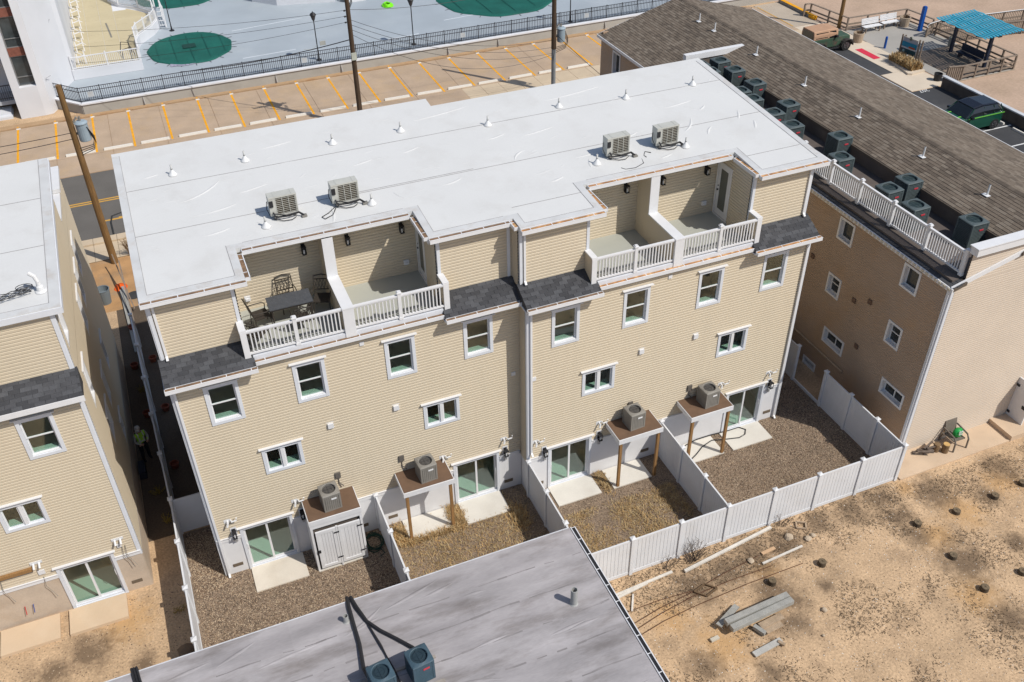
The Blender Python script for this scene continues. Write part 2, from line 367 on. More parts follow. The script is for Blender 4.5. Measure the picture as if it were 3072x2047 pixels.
q = MB(); q.raw([(34.2, 41.75, 0.03), (34.3, 41.75, 0.03), (37.4, 40.2, 0.03), (37.3, 40.2, 0.03), (34.2, 41.75, .035), (34.3, 41.75, .035), (37.4, 40.2, .035), (37.3, 40.2, .035)], [(4, 5, 6, 7), (0, 1, 5, 4)]); q.build('stall_line', YEL, pk)
# parking stops
q = MB()
q.raw([(-0.87, -0.08, 0), (0.87, -0.08, 0), (0.87, 0.08, 0), (-0.87, 0.08, 0), (-0.85, -0.05, 0.13), (0.85, -0.05, 0.13), (0.85, 0.05, 0.13), (-0.85, 0.05, 0.13)],
      [(0, 1, 5, 4), (1, 2, 6, 5), (2, 3, 7, 6), (3, 0, 4, 7), (4, 5, 6, 7)])
stop_me = q.mesh('parking_stop', STOPW)
ords = ['first', 'second', 'third', 'fourth', 'fifth', 'sixth', 'seventh', 'eighth', 'ninth', 'tenth', 'eleventh', 'twelfth', 'thirteenth', 'fourteenth', 'fifteenth', 'sixteenth', 'seventeenth', 'eighteenth']
for k in range(17):
    x = -5.42 + 2.262 * k
    if x > 32: break
    o = inst('parking_stop', stop_me, (x + random.uniform(-.06, .06), 36.25, 0.03), None, (0, 0, random.uniform(-0.02, 0.02)))
    tag(o, 'white concrete parking stop, %s from the left along the yellow stalls' % ords[k], 'parking stop', 'parking stops of the striped lot')
# sidewalk on the near side of the street
sw = MB(); sw.box(-16, 25, 22.9, 25.18, -.05, 0.02); swo = struct(sw, 'sidewalk', mat('joint_dirt', (0.2, 0.16, 0.12), 0.95))
xx = -9.0
while xx < 24:
    for y0, y1, z in ((24.62, 25.18, 0.13), (23.75, 24.60, 0.045), (22.9, 23.73, 0.045)):
        slab_piece(xx + .01, xx + 1.19, y0, y1, SIDEW, swo, 'sidewalk_flag', z)
    xx += 1.2
# dark asphalt lot on the far right, plaza and paving
b = MB(); b.box(34, 51.55, -60, 22.9, 0, 0.008); b.box(34, 49.25, 22.9, 42, 0, .009); b.box(49.25, 50.3, 26.1, 31.5, 0, .0085); struct(b, 'side_lot_asphalt', ASPD)
b = MB(); b.box(49.3, 52.4, 22.95, 26.05, 0, 0.03); b.box(50.32, 52.55, 26.07, 31.6, 0, 0.035); b.box(49.6, 52.5, 31.62, 36.5, 0, 0.031); pv = struct(b, 'cream_pavement', PAVE)
b = MB(); b.box(52.57, 58.4, 23.0, 34.2, 0, 0.03); struct(b, 'plaza_floor', PLAZA)
b = MB()
for yy in (16.3, 14.0, 11.7, 18.6): b.box(48.4, 51.35, yy - .05, yy + .05, .008, .012)
struct(b, 'white_stall_lines', ROADW)
b = MB(); b.box(49.5, 51.88, 36.55, 42.0, -.1, .04); struct(b, 'concrete_apron', mat('apron_concrete', (.45, .38, .3), .9, .08, .6, fine=.06))
b = MB(); b.bar((49.6, 41.6, .046), (49.58, 36.7, .046), .1, .006); struct(b, 'apron_yellow_line', YELD)
b = MB(); b.box(51.9, 52.25, 37.3, 42.0, 0, 0.28); kc = struct(b, 'apron_kerb', mat('kerb_conc', (.3, .27, .24), .9))
b = MB(); b.box(51.88, 52.2, 37.25, 42.0, .282, .30); b.box(51.86, 52.2, 37.2, 37.9, .05, .29); b.build('kerb_paint', YEL, kc)
b = MB(); b.box(50.75, 51.35, 28.6, 30.7, .035, .045); one(b, 'red_mat', mat('red_tactile', (.62, .035, .07), .7, .05, 2), 'red rectangular warning mat set in the cream pavement near the jeep', 'mat')

# ------------------------------------------------------------------ parts shared by the buildings
def gutter(root, a0, a1, cin, cout, zt, axis='x', hang=0.72, lm=None):
    """open gutter between cin (wall side) and cout (outer lip); runs a0..a1 along axis"""
    s = 1 if cout > cin else -1
    w = MB(); li = MB()
    def B(mb, u0, u1, v0, v1, z0, z1):
        if axis == 'x': mb.box(u0, u1, v0, v1, z0, z1)
        else: mb.box(v0, v1, u0, u1, z0, z1)
    B(w, a0, a1, cout - s * .018, cout, zt - .125, zt)
    B(w, a0, a1, cout - s * .026, cout + s * .004, zt - .010, zt + .004)
    B(w, a0 + .002, a1 - .002, cin, cout - s * .020, zt - .123, zt - .105)
    B(w, a0 + .001, a0 + .016, cin, cout - s * .021, zt - .103, zt - .004); B(w, a1 - .016, a1 - .001, cin, cout - s * .021, zt - .103, zt - .004)
    u = a0 + .3
    while u < a1 - .1:
        B(w, u, u + .025, cin, cout - s * .033, zt - .03, zt - .008); u += hang
    g = w.build('gutter', WHITE, root)
    B(li, a0 + .018, a1 - .018, cin + s * .002, cout - s * .022, zt - .103, zt - .012)
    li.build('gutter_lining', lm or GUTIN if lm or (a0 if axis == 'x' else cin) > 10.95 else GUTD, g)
    return g
sh_meshes = []
for nm, m, w in (('shingle', SHA, .295), ('shingle', SHB, .295), ('shingle', SHC, .295)):
    q = MB(); q.box(-w / 2, w / 2, -0.085, 0.085, -0.006, 0.007, m); sh_meshes.append(q.mesh(nm, m))
def pent(root, xa, xb, Y0, slots=True, gut=True):
    y1, z1, y2, z2 = Y0 + .55, 9.13, Y0 - .30, 8.70
    q = MB()
    q.raw([(xa, y2, z2), (xb, y2, z2), (xb, y1, z1), (xa, y1, z1), (xa, y2, z2 - .14), (xb, y2, z2 - .14), (xb, Y0 + .1, z2 - .14), (xa, Y0 + .1, z2 - .14), (xa, y1, z2 - .14), (xb, y1, z2 - .14)],
          [(0, 1, 2, 3), (0, 4, 5, 1), (4, 8, 9, 5), (0, 3, 8, 4), (1, 5, 9, 2)])
    r = q.build('pent_roof', SHC, root)
    f = MB(); f.box(xa + .01, xb - .01, y2 - .02, y2 - .002, z2 - .16, z2 - .01); f.box(xa - .03, xa - .002, y2 - .01, y1, z2 - .16, z2 - .12); f.build('fascia', TRIM, r)
    L = math.hypot(y1 - y2, z1 - z2); ang = math.atan2(z1 - z2, y1 - y2)
    rows = 7
    for k in range(rows):
        t = (k + .5) / rows
        yc = y2 + (y1 - y2) * t; zc = z2 + (z1 - z2) * t + .009
        x = xa + (.0 if k % 2 else -.15)
        while x < xb:
            a = max(x, xa); c = min(x + .295, xb)
            if c - a > .2:
                me = random.choice(sh_meshes)
                o = inst('shingle', me, ((a + c) / 2, yc, zc + random.uniform(0, .004)), r, (ang - .035, 0, 0))
                o.scale = ((c - a) / .30, 1, 1)
            x += .30
    if gut: gutter(root, xa - .02, xb + .02, y2 - .021, y2 - .17, z2 - .01)
    else:
        f = MB(); f.box(xa - .03, xb + .03, y2 - .05, y2 - .021, z2 - .17, z2 + .01); f.build('fascia', WHITE, root)
def casing_win(root, x0, x1, z0, z1, Y, kind='hung', lab=None):
    """white cased window in a wall that faces -y; x0..x1, z0..z1 outer casing"""
    c = .105
    w = MB()
    w.box(x0, x0 + c, Y - .06, Y + .08, z0, z1); w.box(x1 - c, x1, Y - .06, Y + .08, z0, z1)
    w.box(x0 + c, x1 - c, Y - .058, Y + .08, z0, z0 + c); w.box(x0 + c, x1 - c, Y - .058, Y + .08, z1 - c, z1)
    wo = w.build('window', TRIM, root)
    if lab: wo['label'] = lab
    h = MB()
    h.box(x0 - .02, x1 + .02, Y - .075, Y + .0, z1 + .002, z1 + .045, TRIM); h.box(x0 - .08, x1 + .08, Y - .13, Y + .0, z1 + .047, z1 + .072, WHITE)
    h.build('head_cap', WHITE, wo)
    a0, a1, b0, b1 = x0 + c, x1 - c, z0 + c, z1 - c
    s = MB(); t = .045
    def rect(u0, u1, v0, v1, ya, yb, t=t):
        s.box(u0, u0 + t, ya, yb, v0, v1); s.box(u1 - t, u1, ya, yb, v0, v1); s.box(u0 + t, u1 - t, ya + .001, yb, v0, v0 + t); s.box(u0 + t, u1 - t, ya + .001, yb, v1 - t, v1)
    ps = []
    if kind == 'hung':
        zm = (b0 + b1) / 2
        rect(a0 + .002, a1 - .002, zm - .01, b1 - .002, Y + .012, Y + .035); rect(a0 + .002, a1 - .002, b0 + .002, zm + .02, Y + .037, Y + .062)
        s.box(a0 + .003, a1 - .003, Y - .03, Y + .07, b0 + .002, b0 + .03)
        ps = [(a0 + t, a1 - t, zm + .02, b1 - t, Y + .024), (a0 + t, a1 - t, b0 + t, zm - .01, Y + .05)]
    elif kind == 'pair':
        xm = (a0 + a1) / 2
        s.box(xm - .05, xm + .05, Y - .03, Y + .07, b0, b1)
        rect(a0 + .002, xm - .052, b0 + .002, b1 - .002, Y + .012, Y + .04); rect(xm + .052, a1 - .002, b0 + .002, b1 - .002, Y + .012, Y + .04)
        ps = [(a0 + t, xm - .05 - t, b0 + t, b1 - t, Y + .026), (xm + .05 + t, a1 - t, b0 + t, b1 - t, Y + .026)]
    s.build('sash', WHITE, wo)
    q = MB(); q.box(a0 + .0, a1 - .0, Y + .085, Y + (.30 if kind == 'hung' else .36), b0 - .02, b0 + .035); q.build('inner_sill', ROOMF, wo)
    for u0, u1, v0, v1, y in ps:
        p = MB(); p.box(u0 - .005, u1 + .005, y, y + .008, v0 - .005, v1 + .005); p.build('pane', GLASS, wo)
    return (a0, a1, b0, b1)
def sliding_door(root, x0, x1, Y, z0=.06, z1=2.06, flip=False):
    c = .10
    w = MB()
    w.box(x0, x0 + c, Y - .06, Y + .1, z0, z1); w.box(x1 - c, x1, Y - .06, Y + .1, z0, z1)
    w.box(x0 + c, x1 - c, Y - .058, Y + .1, z1 - c, z1); w.box(x0 - .0, x1 + .0, Y - .07, Y + .1, z0 - .05, z0 - .002); w.box(x0 + c, x1 - c, Y - .02, Y + .1, z0, z0 + .05)
    d = w.build('sliding_door', TRIM, root)
    h = MB(); h.box(x0 - .02, x1 + .02, Y - .075, Y, z1 + .002, z1 + .045, TRIM); h.box(x0 - .08, x1 + .08, Y - .13, Y, z1 + .047, z1 + .072, WHITE); h.build('head_cap', WHITE, d)
    xm = (x0 + x1) / 2
    for i, (u0, u1, y) in enumerate(((x0 + c + .002, xm + .035, Y + .012), (xm - .035, x1 - c - .002, Y + .052))):
        s = MB(); t = .07; v0, v1 = z0 + .052, z1 - c - .002
        s.box(u0, u0 + t, y, y + .03, v0, v1); s.box(u1 - t, u1, y, y + .03, v0, v1); s.box(u0 + t, u1 - t, y + .001, y + .03, v0, v0 + t); s.box(u0 + t, u1 - t, y + .001, y + .03, v1 - t, v1)
        s.build('sash', WHITE, d)
        p = MB(); p.box(u0 + t - .004, u1 - t + .004, y + .011, y + .02, v0 + t - .004, v1 - t + .004); p.build('pane', GLASS, d)
    q = MB(); hx = (x1 - c - .05) if flip else (x0 + c + .04)
    q.tube([(hx, Y + .01, 1.0), (hx, Y - .05, 1.02), (hx, Y - .05, 1.2), (hx, Y + .01, 1.22)], .012, 5); q.build('handle', WHITE, d)
    return (x0 + c - .02, x1 - c + .02, 0, z1 - c + .02)
def downspout(root, x, y, ztop, zbot, kick=(0, -.12), m=None, face=-1):
    q = MB()
    q.box(x - .035, x + .035, y - .06, y, zbot + .12, ztop - .18)
    q.bar((x, y - .03, ztop - .17), (x, y - .17, ztop - .06), .07, .055); q.bar((x, y - .17, ztop - .06), (x, y - .18, ztop), .07, .055)
    q.bar((x, y - .03, zbot + .13), (x + kick[0], y - .03 + kick[1], zbot + .03), .07, .055)
    return q.build('downspout', WHITE, root)
def lantern_mb():
    q = MB()
    q.box(-.06, .06, -.02, 0, -.02, .30, BLACK); q.box(-.015, .015, -.12, -.02, .24, .27, BLACK)
    q.box(-.075, .075, -.20, -.05, .22, .25, BLACK); q.box(-.07, .07, -.195, -.055, -.02, .0, BLACK)
    for sx in (-.062, .062):
        for sy in (-.19, -.062): q.box(sx - .008, sx + .008, sy - .008, sy + .008, 0, .22, BLACK)
    q.cyl((0, -.125, .0), (0, -.125, .13), .028, .028, 8, LABELW)
    return q
LANT = lantern_mb().mesh('wall_lantern', None)
def railing(root, x0, x1, y, z0, posts, name='deck_railing', axis='x', h=.9):
    q = MB()
    def B(u0, u1, v0, v1, za, zb):
        if axis == 'x': q.box(u0, u1, y + v0, y + v1, za, zb)
        else: q.box(y + v0, y + v1, u0, u1, za, zb)
    B(x0, x1, -.045, .045, z0 + h - .05, z0 + h); B(x0, x1, -.03, .03, z0 + h - .085, z0 + h - .051)
    B(x0, x1, -.03, .03, z0 + .06, z0 + .12)
    for p in posts:
        B(p - .055, p + .055, -.058, .058, z0, z0 + h + .06); B(p - .075, p + .075, -.075, .075, z0 + h + .061, z0 + h + .10); B(p - .05, p + .05, -.05, .05, z0 + h + .101, z0 + h + .13)
        B(p - .07, p + .07, -.07, .07, z0, z0 + .09)
    r = q.build(name, WHITE, root)
    bm = MB(); bm.box(-.018, .018, -.018, .018, 0, h - .21); me = bm.mesh('baluster', WHITE)
    n = int((x1 - x0) / .112)
    for k in range(1, n):
        u = x0 + (x1 - x0) * k / n
        if any(abs(u - p) < .08 for p in posts): continue
        inst('baluster', me, (u, y, z0 + .122) if axis == 'x' else (y, u, z0 + .122), r)
    return r
WD = 10.92
def half(root, X0, Y0, units=(0, 1), gut=True, foot=FOUND, roofz=lambda y: 11.28 + .069 * (y - .4), screens=(), inner_end=False):
    X1 = X0 + WD
    xa = X0 if 0 in units else X0 + 5.46
    op = []
    def xo(u, o): return X0 + o if u == 0 else X1 - o
    def rng(u, a, b2): p, r_ = xo(u, a), xo(u, b2); return (min(p, r_), max(p, r_))
    for u in units:
        for a, b2, z0, z1, kd in ((.88, 1.89, 6.68, 8.19, 'hung'), (3.52, 4.51, 6.68, 8.19, 'hung'), (2.08, 3.35, 4.12, 5.19, 'pair')):
            x0, x1 = rng(u, a, b2)
            if kd == 'pair' and (u == 1 and Y0 == 0): x0, x1 = x0 - .10, x1 - .10
            i = casing_win(root, x0, x1, z0, z1, Y0, kd); op.append((i[0] - X0, i[1] - X0, i[2], i[3]))
        x0, x1 = rng(u, .80, 2.56)
        i = sliding_door(root, x0, x1, Y0, flip=(u == 1)); op.append((i[0] - X0, i[1] - X0, i[2], i[3]))
    q = MB(); siding(q, (X0, Y0, 0), (1, 0, 0), (0, -1, 0), xa - X0 + .07, WD - (-.09 if inner_end else .07), 1.80, 8.66, op); q.build('siding', SIDING, root)
    q = MB()
    for cx in ((xa, xa + .10), (X1 - .10, X1))[:1 if inner_end else 2]: q.box(cx[0], cx[1], Y0 - .05, Y0 + .06, 1.81, 8.66)
    q.build('corner_board', TRIM, root)
    # foundation panels and water table between the doors
    ed = sorted([rng(u, .80, 2.56) for u in units]); cur = xa; segs = []
    for a, b2 in ed: segs.append((cur, a)); cur = b2
    segs.append((cur, X1))
    f = MB(); wt = MB()
    for a, b2 in segs:
        f.box(a, b2, Y0 - .02, Y0 + .12, 0, 1.63); wt.box(a, b2, Y0 - .05, Y0 + .05, 1.632, 1.795); wt.gi -= 1; wt.box(a, b2, Y0 - .085, Y0 - .02, 1.797, 1.82)
    f.build('foundation_panel', foot, root); wt.build('water_table_board', WHITE, root)
    for u in units:
        for o in ((.46, 4.9) if u == 0 else (.44, 4.93)):
            x = xo(u, o); v = MB(); v.box(x - .17, x + .17, Y0 - .035, Y0 - .018, .32, .46); v.box(x - .15, x + .15, Y0 - .04, Y0 - .035, .34, .44, VENTB); v.build('foundation_vent', VENTB, root)
    # rooms behind the windows
    r = MB()
    for z in (.0, 3.42, 6.12): r.box(xa + .05, X1 - .05, Y0 + .13, Y0 + 6, z, z + .06)
    r.build('room_floor', ROOMF, root)
    r = MB(); r.box(xa + .05, X1 - .05, Y0 + 4.5, Y0 + 4.6, .07, 8.7); r.box(xa + .05, X1 - .05, Y0 + .13, Y0 + 6, 2.7, 3.41); r.box(xa + .05, X1 - .05, Y0 + .13, Y0 + 6, 5.6, 6.11)
    r.box(X0 + 5.4, X0 + 5.52, Y0 + .13, Y0 + 4.49, .07, 8.7)
    for a, b2, y, z in screens: r.box(a, b2, y, y + .08, z, z + 2.4)
    r.build('room_wall', ROOMW, root)
    # upper storey: corner rooms, recessed decks, partition
    d = MB(); d.box(max(xa, X0 + 2.0), X1 - (2.0 if 1 in units else 0), Y0 + .0, Y0 + 2.8, 8.58, 8.70); d.build('deck_floor', DECKG, root)
    fc = MB()
    a = X0 + 2.5 if 0 in units else X0 + 5.46
    fc.box(a, X1 - 2.5, Y0 - .06, Y0 - .002, 8.67, 8.88); fc.box(a, X1 - 2.5, Y0 - .001, Y0 + .12, 8.71, 8.88); fc.build('deck_fascia', TRIM, root)
    if gut: gutter(root, a, X1 - 2.5, Y0 - .04, Y0 - .20, 8.74)
    for u in units:
        x0, x1 = rng(u, 0.0, 2.42)
        q = MB(); siding(q, (0, Y0 + .55, 0), (1, 0, 0), (0, -1, 0), x0 + .07, x1 - .07, 9.0, 11.24); q.build('siding', SIDING, root)
        q = MB()
        for cx in ((x0, x0 + .10), (x1 - .10, x1)): q.box(cx[0], cx[1], Y0 + .50, Y0 + .6, 9.0, 11.2)
        q.build('corner_board', TRIM, root)
        inner = xo(u, 2.42); sgn = 1 if u == 0 else -1
        q = MB(); siding(q, (inner, Y0, 0), (0, 1, 0), (sgn, 0, 0), .6, 2.68, 8.7, 11.2, [(1.72, 2.58, 8.7, 10.78)]); q.build('siding', SIDING, root)
        # glazed deck door in the side of the corner room
        q = MB(); t = .09; ya, yb = Y0 + 1.70, Y0 + 2.60
        for p, r_ in ((ya, ya + t), (yb - t, yb)): q.box(inner - .05, inner + sgn * .035, p, r_, 8.7, 10.80)
        q.box(inner - .05, inner + sgn * .034, ya + t, yb - t, 10.71, 10.80); q.box(inner - .05, inner + sgn * .036, ya + t, yb - t, 8.7, 8.76)
        dd = q.build('deck_door', WHITE, root)
        q = MB(); q.box(inner - .03, inner + sgn * .012, ya + t + .002, ya + t + .14, 8.765, 10.705); q.box(inner - .03, inner + sgn * .012, yb - t - .14, yb - t - .002, 8.765, 10.705); q.box(inner - .03, inner + sgn * .011, ya + t + .14, yb - t - .14, 8.765, 9.0); q.box(inner - .03, inner + sgn * .011, ya + t + .14, yb - t - .14, 10.56, 10.705); q.build('door_leaf', WHITE, dd)
        q = MB(); q.box(inner - .02, inner + sgn * .004, ya + t + .14, yb - t - .14, 9.0, 10.56); q.build('pane', mat('frosted_dark_glass', (.13, .135, .12), .25, .05, 2), dd)
        q = MB(); q.cyl((inner, yb - t - .07, 9.7), (inner + sgn * .07, yb - t - .07, 9.7), .03, .03, 8); q.cyl((inner, yb - t - .07, 9.86), (inner + sgn * .04, yb - t - .07, 9.86), .026, .026, 8); q.build('handle', BLACK, dd)
        # parapet at the end of the railing
        p0, p1 = rng(u, 2.27, 2.45)
        q = MB(); q.box(p0 + .015, p1 - .015, Y0 - .02, Y0 + .51, 8.74, 9.78); q.build('deck_parapet', SIDING, root)
        q = MB(); q.box(p0 - .01, p1 + .01, Y0 - .045, Y0 + .52, 9.782, 9.83); q.box(p0, p1, Y0 - .05, Y0 - .021, 8.78, 9.78); q.build('parapet_trim', WHITE, root)
        pent(root, *rng(u, -.10, 2.52), Y0, gut=gut)
        # outlet box on the deck side of the corner room back wall
    # recess back wall and partition
    x0 = X0 + 2.42 if 0 in units else X0 + 5.46
    q = MB(); siding(q, (0, Y0 + 2.68, 0), (1, 0, 0), (0, -1, 0), x0, X1 - 2.42, 8.7, 11.28); q.build('siding', SIDING, root)
    q = MB()
    q.raw([(X0 + 5.31, Y0 + .0, 8.7), (X0 + 5.31, Y0 + 0, 9.75), (X0 + 5.31, Y0 + 1.79, 9.75), (X0 + 5.31, Y0 + 1.79, 11.16), (X0 + 5.31, Y0 + 2.66, 11.16), (X0 + 5.31, Y0 + 2.66, 8.7),
           (X0 + 5.61, Y0 + .0, 8.7), (X0 + 5.61, Y0 + 0, 9.75), (X0 + 5.61, Y0 + 1.79, 9.75), (X0 + 5.61, Y0 + 1.79, 11.16), (X0 + 5.61, Y0 + 2.66, 11.16), (X0 + 5.61, Y0 + 2.66, 8.7)],
          [(0, 1, 2, 3, 4, 5), (6, 11, 10, 9, 8, 7)]); 
    q.build('deck_partition', SIDING, root)
    q = MB(); q.box(X0 + 5.29, X0 + 5.63, Y0 - .085, Y0 - .0, 8.69, 9.752); q.box(X0 + 5.28, X0 + 5.64, Y0 - .095, Y0 + 1.80, 9.755, 9.80); q.box(X0 + 5.29, X0 + 5.63, Y0 + 1.755, Y0 + 1.788, 9.802, 11.17); q.build('partition_trim', WHITE, root)
    if 0 in units: railing(root, X0 + 2.45, X0 + 5.29, Y0 - .0, 8.88, [X0 + 3.86])
    railing(root, X0 + 5.63, X1 - 2.45, Y0 - .0, 8.88, [X1 - 3.86])
    for u in units:
        for o in ((4.82,) if u == 0 else (2.92, 4.70)):
            lo = inst('wall_lantern', LANT, (xo(u, o), Y0 + 2.64, 10.36), root)
        x = xo(u, 2.85); q = MB(); q.box(x - .09, x + .09, Y0 + 2.58, Y0 + 2.675, 9.06, 9.22); q.box(x - .06, x + .06, Y0 + 2.54, Y0 + 2.58, 9.08, 9.16); q.build('outlet_box', WHITE, root)
# ------------------------------------------------------------------ the main row of townhouses
main = thing('townhouse_row', (10.95, 0, 0), 'long four storey beige sided townhouse row with a flat white roof and four recessed decks', 'townhouse')
half(main, 0.0, 0.0, inner_end=True)
half(main, 11.01, -0.58, screens=((18.55, 19.15, .15, 5.9), (20.0, 20.6, .1, 5.9)))
# walls at the sides and the street front
q = MB(); siding(q, (0, 0, 0), (0, -1, 0), (-1, 0, 0), -8.7, -.06, 1.6, 8.7); siding(q, (0, 0, 0), (0, -1, 0), (-1, 0, 0), -8.7, -.6, 8.7, 11.25)
siding(q, (11.01, 0, 0), (0, -1, 0), (-1, 0, 0), .0, .52, 1.6, 8.66); siding(q, (11.01, 0, 0), (0, -1, 0), (-1, 0, 0), -.6, -.02, 9.0, 11.2)
siding(q, (21.94, 0, 0), (0, 1, 0), (1, 0, 0), -.52, 8.0, 1.6, 8.7); siding(q, (21.94, 0, 0), (0, 1, 0), (1, 0, 0), 0, 8.0, 8.7, 11.2)
q.build('siding', SIDING, main)
q = MB(); q.box(.05, 10.95, 8.55, 8.7, 0, 11.5); q.box(10.96, 21.9, 8.0, 8.1, 0, 11.5); q.build('street_wall', SIDING, main)
q = MB(); q.box(10.9, 11.0, -.03, .3, 0, 1.64); q.build('foundation_panel', FOUND, main)
q = MB(); siding(q, (10.85, .55, 0), (1, 0, 0), (0, -1, 0), 0, .16, 9.0, 11.24); q.build('siding', SIDING, main)
q = MB(); q.box(0.002, .1, .05, 8.6, 0, 1.6); q.box(21.84, 21.93, -.5, 8.0, 0, 1.6); q.box(11.012, 11.1, -.56, .0, 0, 1.63); q.build('foundation_panel', FOUND, main)
q = MB(); q.box(10.985, 11.01, -.615, -.50, .02, 8.66); q.box(-.03, -.002, -.03, .09, 0.02, 8.66); q.box(21.942, 21.97, -.61, -.49, 0.02, 8.66); q.box(-.03, -.002, .52, .64, 9, 11.2); q.build('corner_board', TRIM, main)
rz = lambda y: 11.28 + .069 * (y - .4)
def roof_piece(mb, x0, x1, y0, y1, th=.14, dz=0, f=None):
    f = f or rz
    mb.raw([(x0, y0, f(y0) - th), (x1, y0, f(y0) - th), (x1, y1, f(y1) - th), (x0, y1, f(y1) - th), (x0, y0, f(y0) + dz), (x1, y0, f(y0) + dz), (x1, y1, f(y1) + dz), (x0, y1, f(y1) + dz)],
           [(0, 3, 2, 1), (4, 5, 6, 7), (0, 1, 5, 4), (1, 2, 6, 5), (2, 3, 7, 6), (3, 0, 4, 7)])
RP = [(-.11, 2.79, .4, 8.86), (2.79, 8.25, 1.93, 8.86), (8.25, 11.0, .4, 8.86), (11.0, 13.84, -.18, 8.25), (13.84, 19.6, 1.35, 8.25), (19.6, 22.3, -.18, 8.25)]
q = MB()
for r in RP: roof_piece(q, *r)
roof = q.build('roof', TPO, main)
# membrane edge bands and lap seams
q = MB()
EDG = [(-.11, 2.79, .4, .62), (2.55, 2.79, .62, 2.17), (2.79, 8.25, 1.93, 2.17), (8.25, 8.49, .62, 2.17), (8.25, 11.0, .4, .62), (11.0, 11.24, -.18 + .22, .62), (11.0, 13.84, -.18, .04), (13.6, 13.84, .04, 1.59), (13.84, 19.6, 1.35, 1.59), (19.6, 19.84, .04, 1.59), (19.6, 22.3, -.18, .04), (-.11, .13, .62, 8.64), (22.06, 22.3, .04, 8.03)]
for r in EDG: roof_piece(q, *r, th=-.001, dz=.008)
q.build('membrane_edge', TPOE, roof)
q = MB()
for x0, x1, y in ((.1, 10.9, 3.58), (.1, 22.1, 6.24), (6.3, 22.1, 3.5), (11.2, 22.0, .95 + .02)):
    if y < 1.3: 
        roof_piece(q, 11.2, 13.6, y, y + .018, th=-.003, dz=.007); roof_piece(q, 19.84, 22.0, y, y + .018, th=-.003, dz=.007)
    else: roof_piece(q, x0, x1, y, y + .018, th=-.003, dz=.007)
for r in EDG:
    x0, x1, y0, y1 = r
    if x1 - x0 > y1 - y0: roof_piece(q, x0 + .24, x1 - .24, y1 - .006, y1 + .008, th=-.003, dz=.011)
    else:
        xe = x1 if x0 in (-.11, 8.25, 11.0, 19.6) else x0
        roof_piece(q, xe - .006, xe + .006, y0, y1, th=-.003, dz=.011)
q.build('roof_seam', SEAM, roof)
# wrinkles in the membrane: low welted ridges
rw = random.Random(5)
q = MB()
def ridge(pts, w=.05, hgt=.02):
    P = [Vector((x, y, 0)) for x, y in pts]; n = len(P); vs = []; fs = []
    for i, p in enumerate(P):
        d = (P[min(i + 1, n - 1)] - P[max(i - 1, 0)]).normalized(); sd = Vector((-d.y, d.x, 0))
        k = math.sin(math.pi * (i + .0) / (n - 1)) ** .6 if 0 < i < n - 1 else .05
        for t, hh in ((-1, -.002), (-.45, .75), (0, 1), (.45, .75), (1, -.002)):
            a = p + sd * t * w * k; vs.append((a.x, a.y, rz(a.y) + .001 + hgt * hh * k))
    for i in range(n - 1):
        for j in range(4): fs.append((i * 5 + j, i * 5 + j + 1, (i + 1) * 5 + j + 1, (i + 1) * 5 + j))
    q.raw(vs, fs)
def curve(x, y, a, L, bend, n=9):
    pts = []
    for i in range(n):
        pts.append((x, y)); x += math.cos(a) * L / n; y += math.sin(a) * L / n; a += bend / n
    return pts
for x, y, a, L, bd in ((1.6, 5.0, .25, 2.0, .9), (3.4, 4.9, .2, 1.2, .1), (2.2, 4.1, .1, 1.3, .3), (.7, 6.9, .1, .6, .2), (4.6, 7.4, .1, 1.3, .15), (4.0, 2.4, 2.0, .9, .1), (5.8, 2.2, 1.2, 1.0, .5), (2.0, 2.9, .05, 1.0, .4),
                       (9.6, 3.0, .0, .9, .7), (8.4, 2.6, 2.4, .8, -.6), (12.4, 3.6, 1.2, .9, -1.3), (12.9, 1.9, .1, .7, .5), (14.3, 3.0, 0, 1.2, .2), (13.2, 5.0, .1, 1.6, .2), (10.0, 7.4, .1, 2.6, .15), (9.0, 5.4, .2, .8, .3), (15.0, 7.1, .1, 3.0, .1),
                       (12.0, 5.2, .1, .9, .4), (7.2, 5.2, .2, .9, .1), (18.7, 3.2, .5, 1.3, .9), (19.4, 2.7, 1.2, .8, -.9), (20.2, 4.3, 2.2, .9, .4), (20.0, 4.4, .4, .6, .5), (21.0, 3.3, .9, .8, .4), (18.9, 5.0, .1, 1.5, .15), (21.2, 2.5, 1.0, .7, .2), (16.5, 3.6, .1, .8, .6), (14.6, 2.2, 1.5, .7, -.6), (17.0, 1.9, .2, .7, .2)):
    ridge(curve(x, y, a, L, bd), .05, .018)
for _ in range(110):
    x = rw.uniform(.4, 21.6); y = rw.uniform(2.4, 8.0) 
    ridge(curve(x, y, rw.gauss(.1, .25), rw.uniform(.25, .9), rw.gauss(0, .4), 6), .03, .006)
tag(q.build('membrane_wrinkle', TPO, roof, smooth=True), kind='stuff')
# fascia boards, soffits and gutters of the eaves
def eave_x(x0, x1, y, over=0):
    z = rz(y); q = MB(); q.box(x0, x1, y - .022, y - .002, z - .17, z - .015); q.build('fascia', TRIM, main)
    gutter(main, x0 - .01 - over, x1 + .01 + over, y - .024, y - .18, z - .03)
def eave_y(y0, y1, x, s):
    z = rz((y0 + y1) / 2)
    gutter(main, y0, y1, x + s * .003, x + s * .15, z - .03, axis='y')
eave_x(-.11, 2.79, .4); eave_y(.40, 1.74, 2.79, 1); eave_x(2.95, 8.09, 1.93); eave_y(.40, 1.74, 8.25, -1); eave_x(8.25, 10.9, .4)
eave_x(11.0, 13.84, -.18); eave_y(-.18, 1.16, 13.84, 1); eave_x(14.0, 19.44, 1.35); eave_y(-.18, 1.16, 19.6, -1); eave_x(19.6, 22.3, -.18)
eave_y(-.05, .40, 11.0, -1)
